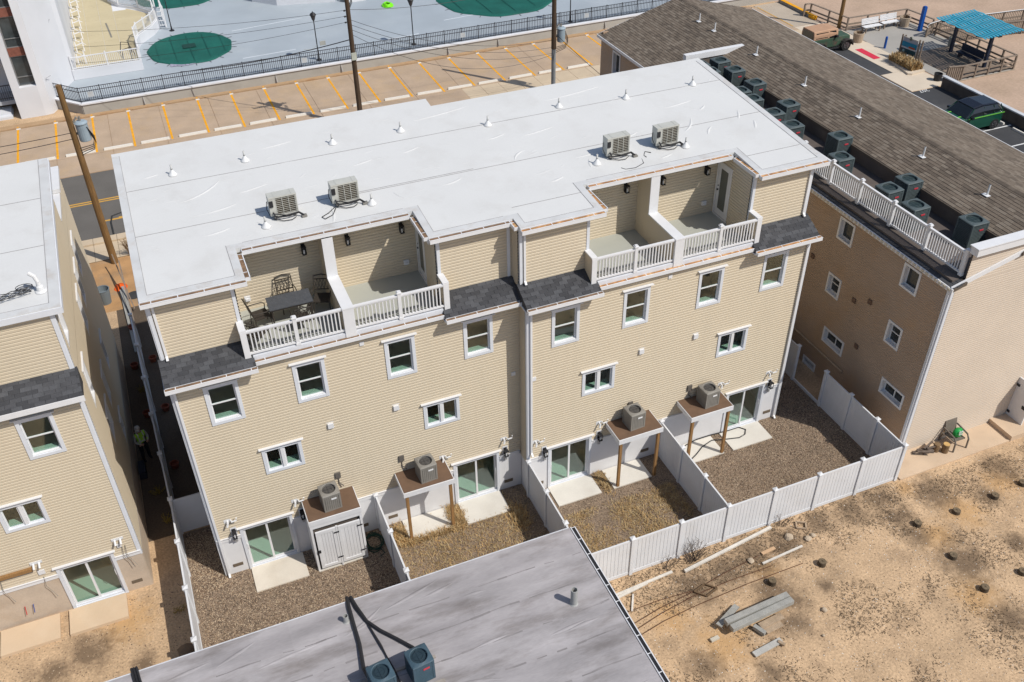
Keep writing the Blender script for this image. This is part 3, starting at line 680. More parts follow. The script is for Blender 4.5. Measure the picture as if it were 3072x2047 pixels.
q = MB(); q.box(2.80, 2.815, .42, 1.9, 11.02, 11.2); q.box(8.235, 8.248, .42, 1.9, 11.02, 11.2); q.box(-.13, -.112, .4, 8.86, 11.13, 11.22); q.box(22.302, 22.32, -.18, 8.25, 11.06, 11.15); q.build('fascia', TRIM, main)
for x, y, zt, zb in ((.17, .52, 11.14, 9.1), (.10, -.05, 8.58, .02), (11.17, -.06, 11.1, 9.1), (11.14, -.63, 8.58, 2.0), (21.82, -.63, 8.56, .02), (21.80, -.06, 11.08, 9.1)):
    downspout(main, x, y, zt, zb)
# things fixed to the wall
def hood(x, Y, z, s=.13):
    q = MB(); q.box(x - s, x + s, Y - .03, Y, z - s, z + s); q.box(x - s * .7, x + s * .7, Y - .1, Y - .03, z - s * .75, z + s * .7); q.build('dryer_vent', WHITE, main)
for x, Y, z in ((4.36, 0, 5.44), (6.56, 0, 5.44), (15.37, -.58, 5.44), (17.57, -.58, 5.44)): hood(x, Y, z)
for x, Y, z, s in ((5.73, 0, 8.35, .07), (16.25, -.58, 8.35, .07), (10.74, 0, 5.49, .07), (11.25, -.58, 5.53, .08)):
    q = MB(); q.box(x - s, x + s, Y - .06, Y, z - s, z + s); q.build('junction_box', WHITE, main)
def pvc(x, Y, z, w=.34):
    q = MB(); q.box(x - w / 2 - .05, x - .02, Y - .04, Y, z - .09, z + .06)
    q.tube([(x - w / 2 + .06, Y - .02, z - .0), (x - w / 2 + .06, Y - .16, z - .01), (x - w / 2 + .02, Y - .2, z - .12)], .035, 6)
    q.tube([(x + .0, Y - .02, z), (x + .02, Y - .14, z), (x + w / 2, Y - .15, z + .02), (x + w / 2 + .02, Y - .16, z + .14)], .03, 6); q.build('flue_pipe', PIPEW, main)
for x, Y, z in ((.62, 0, 2.58), (2.86, 0, 2.60), (10.42, 0, 2.62), (8.1, 0, 2.6), (11.42, -.58, 2.6), (13.95, -.58, 2.6), (21.3, -.58, 2.56), (19.1, -.58, 2.72)): pvc(x, Y, z)
for x, Y, z in ((.62, 0, 1.92), (2.9, 0, 1.88), (10.36, 0, 1.93), (11.66, -.58, 1.93), (13.86, -.58, 1.9), (21.32, -.58, 1.9)):
    q = MB(); q.box(x - .1, x + .1, Y - .05, Y - .04, z - .1, z + .30); q.build('lantern_plate', WHITE, main); inst('wall_lantern', LANT, (x, Y - .05, z - .06), main)
    q = MB(); q.tube([(x - .05, Y - .08, z - .12), (x - .02, Y - .14, z - .3), (x + .04, Y - .12, z - .26), (x + .05, Y - .07, z - .36)], .018, 5); q.box(x - .04, x + .05, Y - .1, Y - .05, z - .35, z - .22); q.build('hose_bib', mat('tap_metal', (.5, .5, .5), .3, .1, 5, metal=.6), main)
for x, Y, z in ((4.31, 0, 3.2), (6.53, 0, 3.12), (15.1, -.58, 3.05), (17.6, -.58, 3.0)):
    q = MB(); q.box(x - .09, x + .09, Y - .09, Y, z - .12, z + .12); q.tube([(x, Y - .04, z - .12), (x + .0, Y - .06, z - .35), (x + .12, Y - .12, z - .5)], .02, 5); q.build('disconnect_box', mat('grey_box', (.14, .125, .11), .6), main)
# ------------------------------------------------------------------ the left townhouse (under construction twin)
left = thing('twin_townhouse', (-2.37, 0.64, 0), 'unfinished beige townhouse with bare concrete foundation and loose wires hanging on its wall', 'townhouse')
half(left, -2.37 - WD, 0.64, units=(1,), gut=False, foot=RAWC)
def win_x(root, X, s, y0, y1, z0, z1, bars='v', reveal=.10, cap=True, c=.09):
    """window in a wall that faces s*x"""
    w = MB()
    a, b2 = X + s * .04, X - s * .02
    w.box(a, b2, y0, y0 + c, z0, z1); w.box(a, b2, y1 - c, y1, z0, z1); w.box(a - s * .001, b2, y0 + c, y1 - c, z0, z0 + c); w.box(a - s * .001, b2, y0 + c, y1 - c, z1 - c, z1)
    wo = w.build('window', WHITE, root)
    y0 += c; y1 -= c; z0 += c; z1 -= c
    q = MB(); ra, rb = X - s * .021, X - s * (.02 + reveal)
    q.box(ra, rb, y0 - .02, y0, z0 - .02, z1 + .02); q.box(ra, rb, y1, y1 + .02, z0 - .02, z1 + .02); q.box(ra, rb, y0, y1, z0 - .02, z0); q.box(ra, rb, y0, y1, z1, z1 + .02); q.build('reveal', WHITE, wo)
    q = MB(); t = .04; sa, sb = X - s * (.0 + reveal), X - s * (.035 + reveal)
    q.box(sa, sb, y0, y0 + t, z0, z1); q.box(sa, sb, y1 - t, y1, z0, z1); q.box(sa, sb, y0 + t, y1 - t, z0, z0 + t); q.box(sa, sb, y0 + t, y1 - t, z1 - t, z1)
    if bars == 'h': q.box(sa, sb, y0 + t, y1 - t, (z0 + z1) / 2 - .02, (z0 + z1) / 2 + .02)
    if bars == 'v': q.box(sa, sb, (y0 + y1) / 2 - .025, (y0 + y1) / 2 + .025, z0 + t, z1 - t)
    q.build('sash', WHITE, wo)
    q = MB(); q.box(X - s * (.02 + reveal), X - s * (.03 + reveal), y0 + t - .01, y1 - t + .01, z0 + t - .01, z1 - t + .01); q.build('pane', mat('dark_pane', (.035, .04, .042), .12, .1, 3, spec=.6), wo)
    if cap:
        h = MB(); h.box(X + s * .09, X, y0 - c - .06, y1 + c + .06, z1 + c + .002, z1 + c + .06); h.build('head_cap', WHITE, wo)
    return (y0 - .02, y1 + .02, z0 - .02, z1 + .02)
X = -2.37; ops = []
for y0, y1, z0, z1 in ((1.55, 2.45, 9.55, 10.9), (2.2, 3.1, 6.7, 8.2), (3.4, 4.6, 4.1, 5.3), (6.2, 7.2, 6.7, 8.2), (5.5, 6.5, 4.0, 5.4), (8.0, 9.0, 6.7, 8.2), (9.8, 10.8, 6.9, 8.3), (8.3, 9.2, 3.6, 4.9), (6.0, 6.9, 1.9, 2.9)):
    ops.append(win_x(left, X, 1, y0, y1, z0, z1, 'h', .06))
q = MB(); siding(q, (X, 0, 0), (0, 1, 0), (1, 0, 0), .72, 13.4, 1.62, 8.7, ops); siding(q, (X, 0, 0), (0, 1, 0), (1, 0, 0), 1.24, 9.4, 8.7, 11.3, ops); siding(q, (X, 0, 0), (0, 1, 0), (1, 0, 0), 9.4, 13.4, 8.7, 9.5); q.build('siding', SIDING, left)
q = MB(); q.box(X - .15, X + .015, .70, 13.4, 0, 1.58); q.build('foundation_wall', RAWC, left)
q = MB(); q.box(X - .02, X + .03, .60, .72, 1.6, 8.7); q.box(X - .02, X + .03, 1.15, 1.27, 9.0, 11.2); q.box(X + .001, X + .035, .73, 13.4, 1.582, 1.64); q.build('corner_board', TRIM, left)
q = MB(); q.box(-13, X - .05, 13.2, 13.35, 0, 9.5); q.box(-13, X - .1, 9.3, 9.45, 8.7, 11.6); q.box(-13, X - .05, 9.45, 13.2, 8.3, 8.5); q.build('street_wall', SIDING, left)
q = MB(); q.box(X - .25, X + .06, 9.47, 11.45, 9.5, 9.6); q.box(X - .25, X + .10, 11.47, 13.45, 9.6, 9.75); q.build('parapet_cap', WHITE, left)
lz = lambda y: 11.29 + .072 * (y - 1.05)
q = MB(); roof_piece(q, -8.5, -2.10, 1.05, 9.42, f=lz); lroof = q.build('roof', TPO, left)
q = MB(); roof_piece(q, -8.5, -2.10, 1.05, 1.3, th=-.001, dz=.008, f=lz); roof_piece(q, -2.38, -2.10, 1.3, 9.42, th=-.001, dz=.008, f=lz); q.build('membrane_edge', TPOE, lroof)
q = MB()
for y in (4.2, 6.9): roof_piece(q, -8.5, -2.4, y, y + .018, th=-.003, dz=.007, f=lz)
roof_piece(q, -2.395, -2.38, 1.3, 9.4, th=-.003, dz=.011, f=lz); roof_piece(q, -8.5, -2.38, 1.3, 1.312, th=-.003, dz=.011, f=lz); q.build('roof_seam', SEAM, lroof)
q = MB(); q.box(-8.5, -2.08, 1.02, 1.048, 11.08, 11.27); q.raw([(-2.098, 1.05, lz(1.05) - .2), (-2.07, 1.05, lz(1.05) - .2), (-2.07, 9.4, lz(9.4) - .2), (-2.098, 9.4, lz(9.4) - .2), (-2.098, 1.05, lz(1.05) - .02), (-2.07, 1.05, lz(1.05) - .02), (-2.07, 9.4, lz(9.4) - .02), (-2.098, 9.4, lz(9.4) - .02)], [(0, 3, 2, 1), (4, 5, 6, 7), (0, 1, 5, 4), (1, 2, 6, 5), (2, 3, 7, 6), (3, 0, 4, 7)]); q.build('fascia', TRIM, left)
# pipework not yet connected
for x, z in ((-2.9, 2.56), (-5.35, 2.56)):
    q = MB(); q.box(x - .18, x + .18, .58, .63, z - .03, z + .07)
    for dx in (-.09, .08): q.cyl((x + dx, .6, z), (x + dx, .42, z - .10), .035, .035, 8)
    q.box(x - .08, x + .05, .56, .6, z - .35, z - .2) if x > -4 else None; q.build('flue_pipe', PIPEW, left)
q = MB(); q.box(-5.42, -5.22, .57, .62, 2.02, 2.2); q.build('junction_box', WHITE, left)
q = MB(); q.box(-7.2, -5.5, .5, .62, 2.33, 2.45); q.build('ledger_board', POSTW, left)
q = MB()
for x, dz in ((-2.85, 0), (-2.75, .03), (-5.32, -.3), (-6.5, 0)):
    q.tube([(x, .58, 2.2 + dz), (x - .03, .52, 1.8 + dz), (x + .05, .55, 1.5 + dz), (x + .16, .48, 1.25 + dz)], .01, 4)
q.build('loose_wire', mat('wire_grey', (.25, .23, .2), .6), left)
q = MB(); q.tube([(-6.2, .55, .85), (-6.24, .5, .5)], .014, 4); q.build('red_pipe', mat('red_pex', (.55, .05, .05), .5), left)
q = MB(); q.tube([(-5.95, .55, .85), (-6.0, .5, .5)], .014, 4); q.build('blue_pipe', mat('blue_pex', (.05, .1, .35), .5), left)
# roof clutter of the left building
q = MB(); q.lathe([(.17, 0), (.15, .03), (.11, .05), (.10, .16), (.07, .2), (.06, .3)], (-2.56, 1.95, lz(1.95)), 14, PIPEW); q.tube([(-2.56, 1.95, lz(1.95) + .3), (-2.6, 1.98, lz(1.95) + .48), (-2.72, 2.04, lz(1.95) + .58)], .06, 8, PIPEW)
tag(q.build('vent_elbow', None, None, origin=(-2.56, 1.95, lz(1.95))), 'white bent vent pipe at the front corner of the left white roof', 'vent pipe')
q = MB()
rr = random.Random(3)
for k in range(7):
    pts = [(-2.8 - .25 * j + rr.uniform(-.03, .03), 2.0 - .05 * j + .16 * math.sin(k + j * .9), 11.42 + .05 * abs(math.sin(j + k))) for j in range(7)]; q.tube(pts, .012, 4)
pts = [(-2.95 + .22 * math.cos(t), 2.05 + .16 * math.sin(t), 11.45 + .01 * t) for t in [i * .5 for i in range(26)]]; q.tube(pts, .012, 4)
one(q, 'cable_bundle', BLACK, 'tangle of black cables lying on the left white roof beside the bent pipe', 'cables', origin=(-3.2, 2, 11.4))
# ------------------------------------------------------------------ vent pipes on the white roof
def vent_mb(s=1.0):
    q = MB(); q.lathe([(.155, 0), (.15, .012), (.145, .014)], (0, 0, 0), 16, TPOE); q.lathe([(.15, .016), (.128, .05), (.125, .055), (.098, .085), (.095, .09), (.07, .125), (.067, .13), (.045, .165), (.043, .175), (.034, .18)], (0, 0, 0), 14, PIPEW)
    q.lathe([(.032, .17), (.032, .36 * s), (.022, .36 * s), (.022, .30 * s)], (0, 0, 0), 10, mat('weathered_pvc', (.50, .50, .49), .5)); q.lathe([(.037, .205), (.037, .225)], (0, 0, 0), 10, mat('clamp_band', (.16, .16, .16), .5)); return q
vme = vent_mb().mesh('vent', None, True)
def vent_thing(x, y, z, label, sc=1.0, grp='pipe vents on the white roof'):
    o = inst('vent_pipe', vme, (x, y, z)); o.scale = (sc, sc, sc); o.rotation_euler = (0, 0, random.uniform(0, 6)); tag(o, label, 'vent pipe', grp)
for i, (x, y) in enumerate(((1.64, 6.8), (3.99, 6.83), (6.98, 6.89), (9.41, 6.86), (12.42, 6.16), (15.34, 6.48), (17.95, 6.2), (20.85, 6.27))):
    vent_thing(x, y, rz(y), 'white conical vent pipe, %s from the left in the rear line of vents' % ords[i], .98)
for x, y, t in ((3.86, 2.73, 'beside the leftmost roof air conditioner'), (7.19, 2.78, 'right of the second roof air conditioner from the left'), (14.86, 2.38, 'by the third roof air conditioner from the left'), (18.21, 2.28, 'just right of the rightmost roof air conditioner')):
    vent_thing(x, y, rz(y), 'white conical vent pipe ' + t, .98)
# ------------------------------------------------------------------ mini split units on the white roof
sp = thing('roof_air_conditioner', (0, 0, 0), 'x', 'air conditioner', 'flat cream air conditioners on the white roof')
q = MB(); w, d, h = .86, .33, .62
q.box(-w / 2 + .02, w / 2 - .02, -d / 2 + .03, d / 2 - .02, .10, .10 + h - .03, COIL)
q.build('coil', COIL, sp)
q = MB(); q.box(-w / 2, w / 2, -d / 2 - .01, d / 2 + .01, .10 + h - .03, .10 + h + .02); q.box(-w / 2, -w / 2 + .2, -d / 2, d / 2, .10, .10 + h - .031); q.box(w / 2 - .03, w / 2, -d / 2, d / 2, .10, .10 + h - .031); q.box(-w / 2 + .2, w / 2 - .03, d / 2 - .015, d / 2, .10, .10 + h - .031); q.box(-w / 2 + .2, w / 2 - .03, -d / 2, d / 2 - .016, .07, .12)
q.box(-.25, -.15, -d / 2 - .012, d / 2 + .012, .10 + h + .021, .10 + h + .026); q.box(.28, .30, -d / 2 - .012, d / 2 + .012, .10 + h + .021, .10 + h + .026); q.build('casing', CREAMAC, sp)
q = MB()
for k in range(9): z = .15 + k * .062; q.box(-w / 2 + .2, w / 2 - .03, -d / 2 - .004, -d / 2 + .006, z, z + .008)
for k in range(4): x = -w / 2 + .2 + k * .2; q.box(x, x + .014, -d / 2 - .008, -d / 2 + .006, .12, .10 + h - .04)
q.build('grille', CREAMAC, sp)
q = MB(); q.box(-w / 2 - .004, -w / 2 + .12, -d / 2 - .035, -d / 2 - .001, .42, .62); q.build('handle_cover', BLACK, sp)
for x in (-.3, .3):
    q = MB(); q.box(x - .03, x + .03, -.24, .24, 0, .065); q.build('foot', GREYAC, sp)
q = MB()
rr = random.Random(8)
q.tube([(-.35, -.2, .25), (-.3, -.3, .12), (.1, -.32, .1), (.4, -.3, .14), (.52, -.38, .04)], .03, 6); q.tube([(-.34, -.2, .2), (0, -.36, .16), (.4, -.34, .18), (.55, -.36, .05)], .018, 5)
q.tube([(-.45, .1, .5), (-.5, .0, .3), (-.45, -.1, .12)], .012, 5); q.tube([(-.4, -.22, .05), (-.1, -.42, .02), (.15, -.45, .02), (.3, -.36, .04)], .012, 5); q.build('line_set', BLACK, sp)
q = MB(); q.box(.46, .62, -.44, -.3, 0, .05); q.build('roof_boot', GREYAC, sp)
for i, (x, y, t) in enumerate(((4.52, 3.22, 'leftmost of the four'), (6.45, 3.22, 'second of the four from the left'), (15.73, 2.70, 'third of the four'), (17.62, 2.70, 'rightmost of the four'))):
    place(sp, i == 0, (x, y, rz(y - .1) - .005), .02, 'flat cream barred air conditioner on the white roof, ' + t)
q = MB(); z = rz(2) + .02
q.tube([(16.25, 2.42, z), (16.45, 2.2, z - .02), (16.35, 1.85, z - .03), (15.95, 1.68, z - .04), (15.6, 1.72, z - .04), (15.5, 1.85, z - .03)], .014, 5); q.tube([(16.9, 2.35, z + .02), (16.75, 2.5, z + .02), (16.6, 2.3, z), (16.62, 2.15, z)], .014, 5); q.tube([(6.05, 3.0, z + .06), (5.8, 2.75, z + .05), (5.55, 2.6, z + .04), (5.62, 2.45, z + .04), (5.9, 2.6, z + .04), (6.08, 2.95, z + .06)], .014, 5)
one(q, 'loose_cable', BLACK, 'loose black cable loops lying on the white roof near the air conditioners', 'cable', origin=(11, 2, 11.4))
# ------------------------------------------------------------------ condensers with a round fan on top
def condenser(name, w, h, mc, ml, vert, label_m, grp, fan_n=5):
    t = thing(name, (0, 0, 0), 'x', 'air conditioner', grp)
    a = w / 2
    q = MB(); q.box(-a + .035, a - .035, -a + .035, a - .035, .03, h - .05, ml); q.build('core', ml, t)
    q = MB(); q.box(-a, a, -a, a, 0, .05)
    for sx in (-1, 1):
        for sy in (-1, 1): q.box(sx * a, sx * (a - .06), sy * a, sy * (a - .06), .05, h - .05)
    if vert:
        n = 7
        for k in range(n):
            u = -a + .07 + (w - .14) * (k + .5) / n
            for s in (-1, 1): q.box(u - .028, u + .028, s * (a - .02), s * (a - .005), .06, h - .1); q.box(s * (a - .02), s * (a - .005), u - .028, u + .028, .06, h - .1)
        for s in (-1, 1): q.box(-a + .06, a - .06, s * (a - .03), s * (a - .002), h - .1, h - .05); q.box(s * (a - .03), s * (a - .002), -a + .06, a - .06, h - .1, h - .05)
    else:
        n = int(h / .068)
        for k in range(n):
            z = .07 + (h - .14) * k / n
            for s in (-1, 1):
                q.box(-a + .055, a - .055, s * (a - .03), s * (a - .004), z, z + .028); q.box(s * (a - .03), s * (a - .004), -a + .055, a - .055, z, z + .028)
    q.build('casing', mc, t)
    # top with a round opening
    q = MB(); n = 24; r = a * .76; vs = []; 
    for k in range(n):
        th = 2 * math.pi * k / n; c, s = math.cos(th), math.sin(th); m_ = max(abs(c), abs(s)); e = a + .012
        rx, ry = c / m_ * e, s / m_ * e
        if abs(abs(rx) - abs(ry)) < e * .25: rx *= .965; ry *= .965
        vs += [(rx, ry, h - .05), (rx, ry, h - .012), (rx * .96, ry * .96, h), (c * r * 1.08, s * r * 1.08, h + .025), (c * r, s * r, h + .015), (c * r, s * r, h - .16)]
    fs = []
    for k in range(n):
        i, j = k * 6, ((k + 1) % n) * 6
        for p in range(5): fs.append((i + p, j + p, j + p + 1, i + p + 1))
    fs.append(tuple(k * 6 + 5 for k in range(n)))
    q.raw(vs, fs, mc); tp = q.build('top_cover', mc, t, smooth=False)
    q = MB(); q.cyl((0, 0, h - .155), (0, 0, h - .06), .09, .08, 12)
    for k in range(fan_n):
        th = 2 * math.pi * k / fan_n; c, s = math.cos(th), math.sin(th); c2, s2 = math.cos(th + .75), math.sin(th + .75)
        q.face([(c * .07, s * .07, h - .08), (c * r * .93, s * r * .93, h - .07), (c2 * r * .93, s2 * r * .93, h - .13), (c2 * .07, s2 * .07, h - .13)])
    q.build('fan', FANM if vert else FAN, tp)
    q = MB()
    for rr_ in (.6, 1.0):
        pts = [(math.cos(x * math.pi / 10) * r * rr_, math.sin(x * math.pi / 10) * r * rr_, h + .012) for x in range(21)]; q.tube(pts, .005, 4)
    for k in range(2): th = math.pi * k / 2; q.bar((-r * math.cos(th), -r * math.sin(th), h + .014), (r * math.cos(th), r * math.sin(th), h + .014), .008, .008)
    q.build('fan_guard', ml, tp)
    if label_m is not None:
        q = MB(); q.box(-.02, .16, -a - .006, -a + .004, h * .68, h * .68 + .06); q.build('badge', label_m, t)
    return t
SX0, SX1 = 11.01, 21.93
plat_ac = condenser('yard_condenser', .60, .72, GREYAC, GREYACD, True, LABELW, 'condensers on the backyard platforms')
for i, (x, y, t) in enumerate(((3.86, -.58, 'above the white storage shed'), (7.22, -.60, 'on the platform with straw heaps beneath'), (15.01, -1.1, 'on the platform in the middle yard beside the vinyl fence'), (18.12, -1.13, 'on the platform with the black hose beneath'))):
    place(plat_ac, i == 0, (x, y, 2.5), 0.06, 'grey square condenser ' + t)
# platforms
for i, (x0, x1, Y, posts, t) in enumerate(((2.96, 4.74, 0, False, 'roofing the white storage shed'), (6.23, 8.05, 0, True, 'on two wooden posts, straw heaps round its slab'), (14.13, 15.93, -.58, True, 'on two wooden posts, touching the fence post at its right'), (17.12, 18.92, -.58, True, 'on two wooden posts, black hose winding beneath it'))):
    pf = thing('utility_platform', ((x0 + x1) / 2, Y, 0), 'brown topped white edged platform ' + t, 'platform', 'backyard equipment platforms')
    q = MB(); q.box(x0 + .02, x1 - .02, Y - 1.08, Y - .05, 2.42, 2.5); q.build('top_board', PLATB, pf)
    q = MB(); q.box(x0 - .005, x1 + .005, Y - 1.12, Y - 1.082, 2.29, 2.492); q.box(x0 - .004, x0 + .018, Y - 1.08, Y - .06, 2.29, 2.491); q.box(x1 - .018, x1 + .004, Y - 1.08, Y - .06, 2.29, 2.491); q.build('fascia', WHITE, pf)
    q = MB(); q.box(x0 + .03, x1 - .03, Y - 1.07, Y - .06, 2.30, 2.41); q.build('joist_frame', POSTW, pf)
    if posts:
        for x in (x0 + .12, x1 - .13):
            q = MB(); q.box(x - .05, x + .05, Y - 1.07, Y - .97, .02, 2.295); q.build('post', POSTW, pf)
        q = MB(); q.tube([((x0 + x1) / 2 - .1, Y - .06, 2.2), ((x0 + x1) / 2, Y - .1, 1.9), ((x0 + x1) / 2 + .03, Y - .12, 1.5), ((x0 + x1) / 2 + .1, Y - .12, 1.42)], .014, 5); q.build('drain_hose', BLACK, pf)
# storage shed under the first platform
sh = thing('storage_shed', (3.85, -.6, 0), 'white vinyl storage shed with two panelled doors and black hinges', 'shed')
q = MB(); q.box(2.97, 3.05, -1.10, -.03, .0, 2.28); q.box(4.65, 4.73, -1.10, -.03, .0, 2.28); q.build('side_wall', WHITE, sh)
q = MB(); q.box(3.06, 4.64, -1.0, -.95, 0.02, 2.28); q.build('inner_panel', mat('shed_dark', (.12, .10, .085), .8), sh)
q = MB(); q.box(3.051, 4.649, -1.10, -1.02, 2.12, 2.28); q.build('header', WHITE, sh)
for x0, x1 in ((3.10, 3.78), (3.86, 4.62)):
    d = MB(); t = .10
    d.box(x0, x0 + t, -1.17, -1.11, .18, 1.98); d.box(x1 - t, x1, -1.17, -1.11, .18, 1.98); d.box(x0 + t, x1 - t, -1.169, -1.11, .18, .30); d.box(x0 + t, x1 - t, -1.169, -1.11, 1.85, 1.98)
    dr = d.build('shed_door', WHITE, sh)
    n = 5
    for k in range(n):
        q = MB(); a = x0 + t + (x1 - x0 - 2 * t) * k / n; c = x0 + t + (x1 - x0 - 2 * t) * (k + 1) / n; q.box(a + .003, c - .003, -1.15, -1.12, .3, 1.85); q.build('board', WHITE, dr)
q = MB()
for z in (.5, 1.75):
    for x in (3.79, 4.6): q.box(x - .09, x + .09, -1.185, -1.171, z - .025, z + .025)
q.box(3.1, 3.17, -1.20, -1.171, 1.0, 1.12); q.build('hinge', BLACK, sh)
q = MB(); q.box(3.79, 3.85, -1.16, -1.1, 0.02, 2.0); q.build('centre_post', WHITE, sh)
# patio slabs
for i, (x0, x1, y0, y1, t) in enumerate(((.84, 2.63, -1.16, -.055, 'at the sliding door of the leftmost yard'), (8.43, 10.10, -1.15, -.055, 'at the sliding door of the second yard'), (6.28, 7.95, -1.08, -.055, 'under the second equipment platform with straw round it'), (11.81, 13.56, -1.66, -.64, 'at the sliding door of the third yard'), (14.07, 15.67, -1.66, -.64, 'under the third equipment platform'), (19.28, 21.08, -1.68, -.64, 'at the sliding door of the rightmost yard'), (17.2, 18.88, -1.66, -.64, 'under the rightmost equipment platform'), (2.98, 4.72, -1.14, -.05, 'under the white storage shed'))):
    q = MB(); q.box(x0, x1, y0, y1, 0, .06 if i != 7 else .05); one(q, 'patio_slab', PAD if i in (0,) else mat('pale_patio_concrete', (.66, .63, .57), .85, .05, 1.2, stain=(.54, .49, .42), stain_scale=.9, stain_amt=.35, fine=.04, fscale=40), 'pale concrete patio slab ' + t, 'patio', 'backyard patio slabs', origin=((x0 + x1) / 2, (y0 + y1) / 2, 0))
for i, (x0, x1, t) in enumerate(((-5.06, -3.25, 'in front of the sliding door of the unfinished left house'), (-7.15, -5.35, 'below the red and blue pipes'))):
    q = MB(); q.box(x0, x1, -.52, .5, -.05, .12); one(q, 'patio_slab', mat('new_concrete', (.62, .47, .32), .85, .05, 1, stain=(.66, .54, .40), stain_scale=.8, stain_amt=.5, fine=.04), 'raw tan concrete slab ' + t, 'patio', 'raw patio slabs', origin=((x0 + x1) / 2, 0, 0))
# ------------------------------------------------------------------ white vinyl fences
bd_me = {}
def fence(root, p0, p1, n, posts=(True, True), h=1.756, boards=12, skip=()):
    p0 = Vector((*p0, 0)); p1 = Vector((*p1, 0)); d = p1 - p0; L = d.length; u = d.normalized(); ang = math.atan2(u.y, u.x)
    Rm = Matrix.Rotation(ang, 4, 'Z')
    for k in range(n + 1):
        if (k == 0 and not posts[0]) or (k == n and not posts[1]): continue
        p = p0 + u * L * k / n; q = MB(); a = .063
        q.box(p.x - a, p.x + a, p.y - a, p.y + a, 0, h + .05)
        c = a + .025; q.box(p.x - c, p.x + c, p.y - c, p.y + c, h + .051, h + .08)
        q.raw([(p.x - c, p.y - c, h + .08), (p.x + c, p.y - c, h + .08), (p.x + c, p.y + c, h + .08), (p.x - c, p.y + c, h + .08), (p.x, p.y, h + .12)], [(0, 1, 4), (1, 2, 4), (2, 3, 4), (3, 0, 4)])
        q.build('post', FENCEW, root)
    bl = L / n
    for k in range(n):
        if k in skip: 
            q = MB(); q.bar(p0 + u * (bl * k + .07) + Vector((0, 0, .08)), p0 + u * (bl * (k + 1) - .07) + Vector((0, 0, .08)), .06, .12); q.build('bottom_rail', FENCEW, root); continue
        a = p0 + u * (bl * k + .066); c = p0 + u * (bl * (k + 1) - .066)
        q = MB(); q.bar(a + Vector((0, 0, h - .035)), c + Vector((0, 0, h - .035)), .055, .07); q.bar(a + Vector((0, 0, .10)), c + Vector((0, 0, .10)), .055, .14); q.build('rail', FENCEW, root)
        w = (c - a).length / boards; key = round(w, 3)
        if key not in bd_me:
            m = MB(); e = .007
            m.raw([(-w / 2 + .002, -.016 + e, 0), (-w / 2 + e, -.016, 0), (w / 2 - e, -.016, 0), (w / 2 - .002, -.016 + e, 0), (w / 2 - .002, .016 - e, 0), (w / 2 - e, .016, 0), (-w / 2 + e, .016, 0), (-w / 2 + .002, .016 - e, 0)] +
                  [(-w / 2 + .002, -.016 + e, h - .24), (-w / 2 + e, -.016, h - .24), (w / 2 - e, -.016, h - .24), (w / 2 - .002, -.016 + e, h - .24), (w / 2 - .002, .016 - e, h - .24), (w / 2 - e, .016, h - .24), (-w / 2 + e, .016, h - .24), (-w / 2 + .002, .016 - e, h - .24)],
                  [(i, (i + 1) % 8, 8 + (i + 1) % 8, 8 + i) for i in range(8)])
            bd_me[key] = m.mesh('board', FENCEW)
        for j in range(boards):
            p = a + u * w * (j + .5); inst('board', bd_me[key], (p.x, p.y, .171), root, (0, 0, ang))
f1 = thing('vinyl_fence', (-1.2, .7, 0), 'white vinyl fence beside the bare dirt strip, bounding the shed yard', 'fence', 'white vinyl yard fences')
fence(f1, (-1.2, 2.55), (-1.2, -5.7), 4)
f1b = thing('vinyl_fence', (-1.3, 8, 0), 'white vinyl fence in the dark alley beside the standing worker', 'fence', 'white vinyl yard fences')
fence(f1b, (-1.22, 2.65), (-1.55, 14.6), 5, (False, True), boards=10)
f1g = thing('fence_gate', (-.65, 2.53, 0), 'plain white fence gate closing the alley behind the left yard', 'gate')
q = MB(); q.box(-1.13, -.06, 2.50, 2.55, .08, 1.72); q.build('gate_panel', FENCEW, f1g)
f2 = thing('vinyl_fence', (5.46, -2, 0), 'white vinyl fence between the shed yard and the second yard', 'fence', 'white vinyl yard fences')
fence(f2, (5.46, -.1), (5.46, -5.45), 3)
f3 = thing('vinyl_fence', (11.0, -2.5, 0), 'white vinyl fence between the second and third yards, ending at the grey roof', 'fence', 'white vinyl yard fences')
fence(f3, (11.0, -.72), (11.0, -5.45), 3)
f4 = thing('vinyl_fence', (16.47, -2.5, 0), 'white vinyl fence between the straw covered yard and the biggest gravel yard', 'fence', 'white vinyl yard fences')
fence(f4, (16.47, -.72), (16.47, -5.375), 3, (True, False))
f5 = thing('vinyl_fence', (17, -5.375, 0), 'longest white vinyl fence, along the back of the yards, facing the sand lot', 'fence', 'white vinyl yard fences')
fence(f5, (10.9, -5.375), (16.47, -5.375), 3, (False, False)); fence(f5, (16.47, -5.375), (23.97, -5.375), 4, (True, False))
f6 = thing('vinyl_fence', (23.97, -3, 0), 'white vinyl fence beside the tan sided wall, with one panel missing', 'fence', 'white vinyl yard fences')
fence(f6, (23.97, -5.375), (23.97, -.80), 3); fence(f6, (23.97, -.80), (23.97, 1.05), 1, (False, True), skip=(0,)); fence(f6, (23.97, 1.05), (23.97, 8.0), 3, (False, True))
